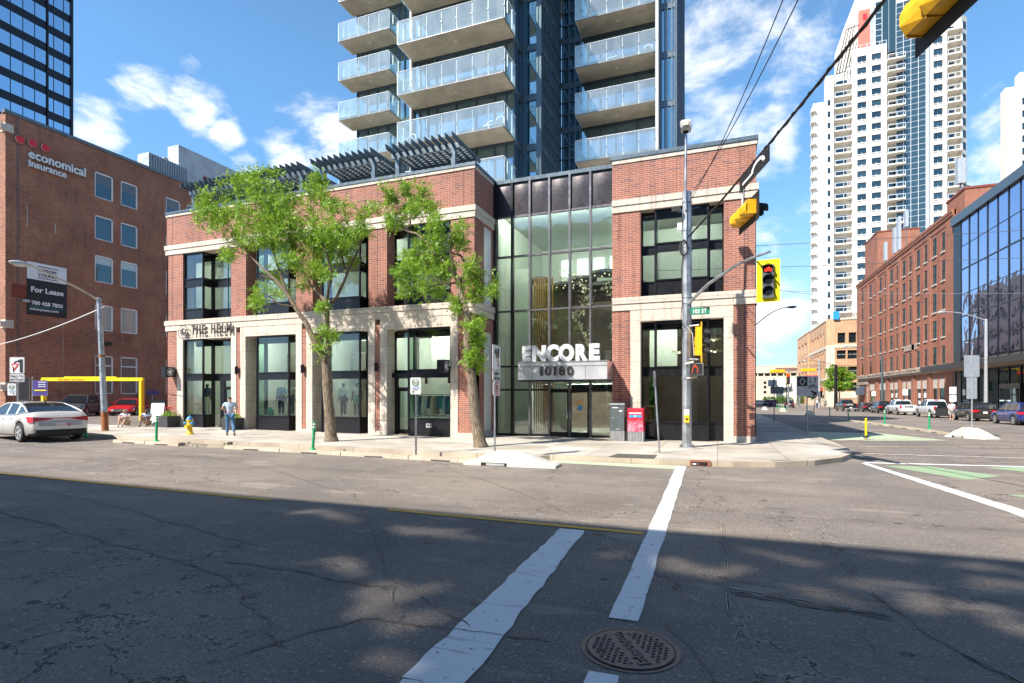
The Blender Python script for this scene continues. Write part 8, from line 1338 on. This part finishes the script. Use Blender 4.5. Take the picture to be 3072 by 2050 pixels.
TREEDATA = [{'name': 'street_tree', 'base': (-14.1, 17.7, 0.19), 'trunk': [(-14.32, 17.7, 0.18, 0.3), (-14.34, 17.7, 0.41, 0.24), (-14.4, 17.7, 1.17, 0.2), (-14.49, 17.7, 2.01, 0.19), (-14.5, 17.7, 2.43, 0.205), (-14.55, 17.7, 3.2, 0.18), (-14.6, 17.7, 3.45, 0.17)], 'limbs': [[(-14.6, 17.7, 3.45, 0.15), (-15.03, 17.65, 4.01, 0.12), (-15.46, 17.6, 4.92, 0.105), (-15.81, 17.55, 5.36, 0.09), (-16.32, 17.5, 6.1, 0.08), (-16.91, 17.45, 6.74, 0.06), (-17.75, 17.5, 7.38, 0.045), (-18.52, 17.6, 7.98, 0.035), (-19.39, 17.7, 8.9, 0.025), (-19.93, 17.7, 9.84, 0.015), (-20.17, 17.7, 10.46, 0.008)], [(-16.32, 17.5, 6.1, 0.06), (-16.86, 17.7, 6.96, 0.05), (-17.35, 17.9, 7.83, 0.04), (-17.89, 18.0, 8.83, 0.03), (-18.49, 18.0, 9.88, 0.018), (-18.64, 18.0, 10.78, 0.008)], [(-14.57, 17.7, 3.37, 0.16), (-14.47, 17.7, 3.79, 0.13), (-14.55, 17.7, 4.55, 0.115), (-14.52, 17.7, 5.31, 0.1), (-14.59, 17.7, 5.75, 0.09), (-15.01, 17.8, 6.12, 0.06), (-15.5, 17.9, 6.5, 0.05), (-16.01, 18.0, 7.18, 0.04), (-16.34, 17.9, 7.91, 0.03), (-16.51, 17.7, 8.83, 0.02), (-16.77, 17.6, 9.83, 0.01)], [(-14.56, 17.7, 5.58, 0.08), (-14.3, 17.5, 6.18, 0.06), (-14.02, 17.4, 6.78, 0.05), (-14.2, 17.3, 7.41, 0.04), (-14.59, 17.3, 8.29, 0.028), (-15.07, 17.4, 9.34, 0.016), (-15.07, 17.4, 10.26, 0.008)], [(-14.59, 17.7, 5.42, 0.08), (-14.22, 17.9, 5.92, 0.065), (-13.91, 18.0, 6.62, 0.055), (-13.71, 18.0, 6.99, 0.045), (-13.25, 17.9, 7.62, 0.03), (-12.79, 17.7, 8.22, 0.018), (-12.59, 17.6, 9.05, 0.008)], [(-13.81, 18.0, 6.78, 0.04), (-13.88, 17.8, 7.5, 0.035), (-13.93, 17.7, 8.23, 0.025), (-13.8, 17.7, 9.02, 0.012), (-13.74, 17.7, 9.49, 0.006)], [(-16.91, 17.45, 6.74, 0.04), (-17.48, 17.3, 6.92, 0.03), (-17.66, 17.2, 6.58, 0.012)], [(-15.95, 17.55, 5.59, 0.05), (-16.46, 17.2, 5.67, 0.035), (-16.99, 17.1, 6.07, 0.02), (-17.35, 17.1, 6.21, 0.01)]], 'blobs': [(-20.73, 10.77, 0.36, 0.33), (-20.97, 10.26, 0.4, 0.24), (-19.54, 10.97, 0.53, 0.47), (-20.33, 10.07, 0.86, 0.41), (-19.78, 9.41, 0.93, 0.47), (-18.33, 10.92, 0.45, 0.34), (-17.88, 10.34, 0.87, 0.52), (-18.63, 9.8, 1.12, 0.58), (-19.24, 8.89, 0.76, 0.35), (-19.93, 8.14, 0.42, 0.26), (-18.78, 7.8, 0.38, 0.29), (-17.01, 10.18, 0.78, 0.5), (-17.51, 9.11, 1.21, 0.62), (-16.23, 10.3, 0.76, 0.5), (-15.2, 10.55, 0.51, 0.38), (-16.23, 9.3, 1.03, 0.66), (-14.72, 9.83, 0.59, 0.43), (-14.99, 8.77, 0.93, 0.6), (-13.74, 9.28, 0.58, 0.42), (-13.93, 8.44, 0.89, 0.59), (-12.75, 9.42, 0.31, 0.26), (-12.79, 8.85, 0.25, 0.26), (-12.41, 8.23, 0.27, 0.37), (-13.16, 7.78, 0.44, 0.32), (-15.74, 8.19, 1.02, 0.5), (-14.72, 7.66, 0.85, 0.49), (-17.15, 8.11, 0.85, 0.39), (-17.81, 6.97, 0.51, 0.26), (-17.15, 6.41, 0.64, 0.26), (-18.1, 6.25, 0.33, 0.2), (-17.3, 5.74, 0.65, 0.23), (-16.23, 6.57, 0.42, 0.22), (-16.72, 7.5, 0.77, 0.34), (-15.33, 7.06, 0.54, 0.32), (-17.88, 8.52, 0.8, 0.4), (-14.79, 6.9, 0.4, 0.33), (-14.2, 6.75, 0.33, 0.21), (-16.3, 8.58, 0.83, 0.45), (-17.15, 11.1, 0.36, 0.17), (-19.24, 11.51, 0.31, 0.17), (-18.18, 11.13, 0.34, 0.2), (-15.33, 10.89, 0.34, 0.19), (-15.74, 7.31, 0.61, 0.28), (-14.13, 7.5, 0.58, 0.37), (-13.48, 8.18, 0.76, 0.32), (-19.01, 8.4, 0.46, 0.23), (-14.36, 5.35, 0.14500000000000002, 0.13), (-14.46, 4.44, 0.175, 0.15000000000000002), (-14.62, 3.86, 0.184, 0.156), (-14.03, 4.32, 0.154, 0.136)], 'label': 'broad young street tree with a full yellow-green crown, left of the two', 'nleaf': 66000, 'lsz': 0.062, 'plane': 17.7, 'dy': 1.5, 'seed': 3},
 {'name': 'street_tree', 'base': (-7.96, 18.0, 0.155), 'trunk': [(-7.99, 18.0, 0.15, 0.28), (-8.03, 18.0, 0.36, 0.23), (-8.15, 18.0, 0.94, 0.2), (-8.24, 18.0, 1.43, 0.19), (-8.3, 18.0, 2.2, 0.175), (-8.36, 18.0, 2.78, 0.165), (-8.45, 18.0, 3.32, 0.155), (-8.51, 18.0, 4.02, 0.15), (-8.49, 18.0, 4.72, 0.145), (-8.64, 18.0, 5.27, 0.135), (-8.69, 18.0, 5.24, 0.13), (-8.8, 18.0, 5.79, 0.125), (-8.88, 18.0, 6.2, 0.12)], 'limbs': [[(-8.88, 18.0, 6.2, 0.1), (-9.08, 17.9, 6.59, 0.085), (-9.44, 17.85, 6.96, 0.07), (-9.87, 17.8, 7.31, 0.06), (-10.04, 17.8, 7.66, 0.05), (-10.56, 17.9, 8.09, 0.045), (-11.09, 18.0, 8.28, 0.04), (-10.91, 18.0, 8.57, 0.035), (-10.85, 18.0, 8.97, 0.022), (-10.91, 18.0, 9.5, 0.012)], [(-10.85, 18.0, 8.87, 0.02), (-10.5, 18.1, 9.22, 0.014), (-10.32, 18.0, 9.58, 0.008)], [(-10.91, 18.0, 8.62, 0.02), (-11.33, 18.0, 9.08, 0.014), (-11.63, 18.0, 9.64, 0.008)], [(-8.85, 18.0, 6.2, 0.09), (-8.57, 18.1, 6.54, 0.075), (-8.7, 18.15, 6.91, 0.06), (-8.89, 18.2, 7.19, 0.04), (-9.29, 18.1, 7.31, 0.02)], [(-9.02, 18.0, 6.51, 0.05), (-9.03, 17.8, 6.91, 0.04), (-9.11, 17.8, 7.27, 0.035), (-9.13, 18.0, 7.72, 0.02), (-8.8, 18.0, 8.08, 0.01)], [(-9.44, 17.85, 6.96, 0.04), (-9.69, 18.0, 7.47, 0.03), (-9.52, 18.0, 7.96, 0.015)], [(-9.87, 17.8, 7.31, 0.03), (-10.27, 17.6, 7.22, 0.018), (-10.55, 17.5, 7.13, 0.01)], [(-8.91, 18.0, 6.15, 0.04), (-9.37, 17.6, 6.06, 0.03), (-9.92, 17.4, 5.96, 0.015)], [(-8.58, 18.0, 6.57, 0.04), (-8.19, 18.1, 6.36, 0.025), (-7.81, 18.1, 6.04, 0.01)], [(-9.11, 17.8, 7.22, 0.02), (-8.58, 18.0, 7.37, 0.012), (-8.14, 18.0, 7.32, 0.008), (-8.06, 18.0, 7.56, 0.004)]], 'blobs': [(-11.69, 9.86, 0.27, 0.37), (-11.79, 9.61, 0.25, 0.26), (-11.33, 10.02, 0.18, 0.21), (-10.85, 9.65, 0.41, 0.41), (-10.32, 9.58, 0.28, 0.35), (-10.15, 9.09, 0.23, 0.16), (-11.69, 8.81, 0.3, 0.26), (-11.15, 9.17, 0.53, 0.25), (-10.62, 8.95, 0.41, 0.25), (-11.45, 8.58, 0.3, 0.15), (-9.52, 8.16, 0.5, 0.3), (-8.8, 8.18, 0.25, 0.33), (-9.13, 7.92, 0.39, 0.25), (-9.86, 7.74, 0.62, 0.36), (-10.62, 7.2, 0.64, 0.41), (-9.81, 7.08, 0.63, 0.45), (-9.69, 6.51, 0.73, 0.51), (-10.73, 6.39, 0.58, 0.41), (-10.91, 5.99, 0.47, 0.26), (-10.15, 5.83, 0.63, 0.31), (-8.91, 7.65, 0.39, 0.25), (-8.09, 6.43, 0.32, 0.25), (-7.82, 6.02, 0.4, 0.25), (-8.2, 6.74, 0.19, 0.22), (-7.5, 5.71, 0.18, 0.17), (-8.3, 5.61, 0.19, 0.17), (-8.47, 6.12, 0.22, 0.15), (-10.5, 6.73, 0.46, 0.31), (-11.09, 7.4, 0.27, 0.2), (-8.29, 4.75, 0.2, 0.2), (-8.33, 4.41, 0.16, 0.16), (-8.35, 4.14, 0.22, 0.22), (-8.29, 3.84, 0.22, 0.22), (-8.29, 3.53, 0.22, 0.22), (-8.29, 3.31, 0.19, 0.19), (-8.21, 3.15, 0.16, 0.16), (-8.84, 5.28, 0.26, 0.26), (-9.01, 5.37, 0.22, 0.22)], 'label': 'leaning sparse street tree with separate leaf clumps, right of the two', 'nleaf': 36000, 'lsz': 0.062, 'plane': 18.0, 'dy': 1.0, 'seed': 9}]
for kw in TREEDATA: street_tree(**kw)
# trees beyond: corner tree by the buff block, hedge at the far crossing
def simple_tree(name, x, y, h, rr_, label, n=2600, lsz=.22, seed=5, leaf='leaf_dark', tr=.16):
    g = gs(x, y); tk = [(x, y, g, tr), (x + .1, y, g + h * .25, tr * .8), (x, y, g + h * .45, tr * .6)]; lb = [[(x, y, g + h * .38, tr * .6), (x + math.cos(a) * rr_ * .3, y + math.sin(a) * rr_ * .3, g + h * .6, tr * .35), (x + math.cos(a) * rr_ * .6, y + math.sin(a) * rr_ * .6, g + h * .85, tr * .12)] for a in (0, 1.3, 2.6, 3.9, 5.2)]
    r_ = random.Random(seed); bl = [(x + r_.uniform(-.6, .6) * rr_, g + h * r_.uniform(.48, .9), rr_ * r_.uniform(.3, .5), h * r_.uniform(.1, .17)) for _ in range(11)]
    return street_tree(name, (x, y, g), tk, lb, bl, label, n, y, rr_ * .8, seed, leaf, lsz)
simple_tree('leafy_tree', 24.3, 134, 8.5, 3.4, 'green tree on the far corner against the buff office block', 9000, .26, 5, 'leaf')
simple_tree('small_tree', 22.0, 150, 4.6, 2.0, 'low green tree beside the buff block at the far crossing', 3000, .25, 8)
def shrub(x, y, w_, h, label, n=1800, s=.16):
    g = gs(x, y); t_ = wthing('shrub', (x, y, g), label, 'shrub'); f = MB(); r_ = random.Random(int(x * 10))
    for k in range(n): a, b_, c_ = r_.uniform(-1, 1), r_.uniform(-1, 1), r_.random(); z = c_ * h * (1 - .35 * a * a) * r_.uniform(.7, 1.05); p = Vector((x + a * w_, y + b_ * 1.2, g + z)); u_ = Vector((r_.gauss(0, 1), r_.gauss(0, 1), r_.gauss(0, 1))).normalized() * s; q = u_.orthogonal().normalized() * s * .5; f.poly([tuple(p - u_), tuple(p - q), tuple(p + u_), tuple(p + q)], 'leaf_dark')
    f.build('foliage', t_); f = MB(); [f.tube([(x + q * w_ * .4, y, g), (x + q * w_ * .6, y, g + h * .6)], .05, 'bark', 5) for q in (-1, 0, 1)]; f.build('stem', t_)
shrub(19.5, 190, 2.6, 2.6, 'dark green hedge under the grey awning at the far end'); shrub(15.2, 186, 2.2, 2.2, 'green hedge left of the pale pole at the far end'); shrub(24.5, 186, 2., 3.4, 'green hedge beside the buff block at the far end')
# signals and poles of the distant crossing
def far_signal(x, y, z, horiz, label, back=False):
    f = MB(); f.box(x - (1.25 if horiz else .3), y, z - (.28 if horiz else 1.0), x + (1.25 if horiz else .3), y + .3, z + (.28 if horiz else 1.0), 'signal_yellow')
    if not horiz: f.box(x - .26, y - .03, z - .9, x + .26, y, z + .9, 'black_matte'); f.disc((x, y - .05, z + .6), (0, -1, 0), .2, 'red_light', 12)
    for k in (-1, 0, 1): f.box(x + k * .8 - .3, y - .08, z - .24, x + k * .8 + .3, y, z + .24, 'signal_yellow' if horiz else 'black_matte') if horiz else None
    return tag(f.build('distant_signal', origin=(x, y, z)), label, 'traffic signal')
far_signal(10.2, 110, 6.5, True, 'horizontal yellow signal hanging over the distant crossing, left one'); far_signal(16.0, 116, 6.9, True, 'horizontal yellow signal hanging over the distant crossing, right one')
far_signal(11.3, 104, 4.9, False, 'small red signal above the grey sign back at the distant crossing')
f = MB(); f.box(15.6, 118, 5.2, 18.0, 118.3, 5.9, 'sign_red'); tag(f.build('red_banner_sign', origin=(16.8, 118, 5.2)), 'small dark red horizontal sign under the right hanging signal', 'sign')
far_signal(19.0, 122, 2.6, False, 'red signal on the dark post at the buff corner'); f = MB(); f.tube([(-1, 112, 7.6), (24, 116, 7.6)], .03, 'black_matte', 5); tag(f.build('distant_span_wire', origin=(0, 112, 7.6)), 'thin wire carrying the distant hanging signals', 'cable')
for x, y, h, lab in ((13.6, 125, 7.5, 'pale grey utility pole left of the dark driving vehicle'), (17.0, 136, 6.5, 'thin pale pole right of the dark driving vehicle'), (11.0, 103.8, 4.2, 'thin dark post carrying the small red signal')):
    f = MB(); f.tube([(x, y, gz(x, y)), (x, y, h)], .16 if h > 5 else .07, 'galvanised' if h > 5 else 'black_metal', 8); tag(f.build('distant_pole', origin=(x, y, gz(x, y))), lab, 'pole')
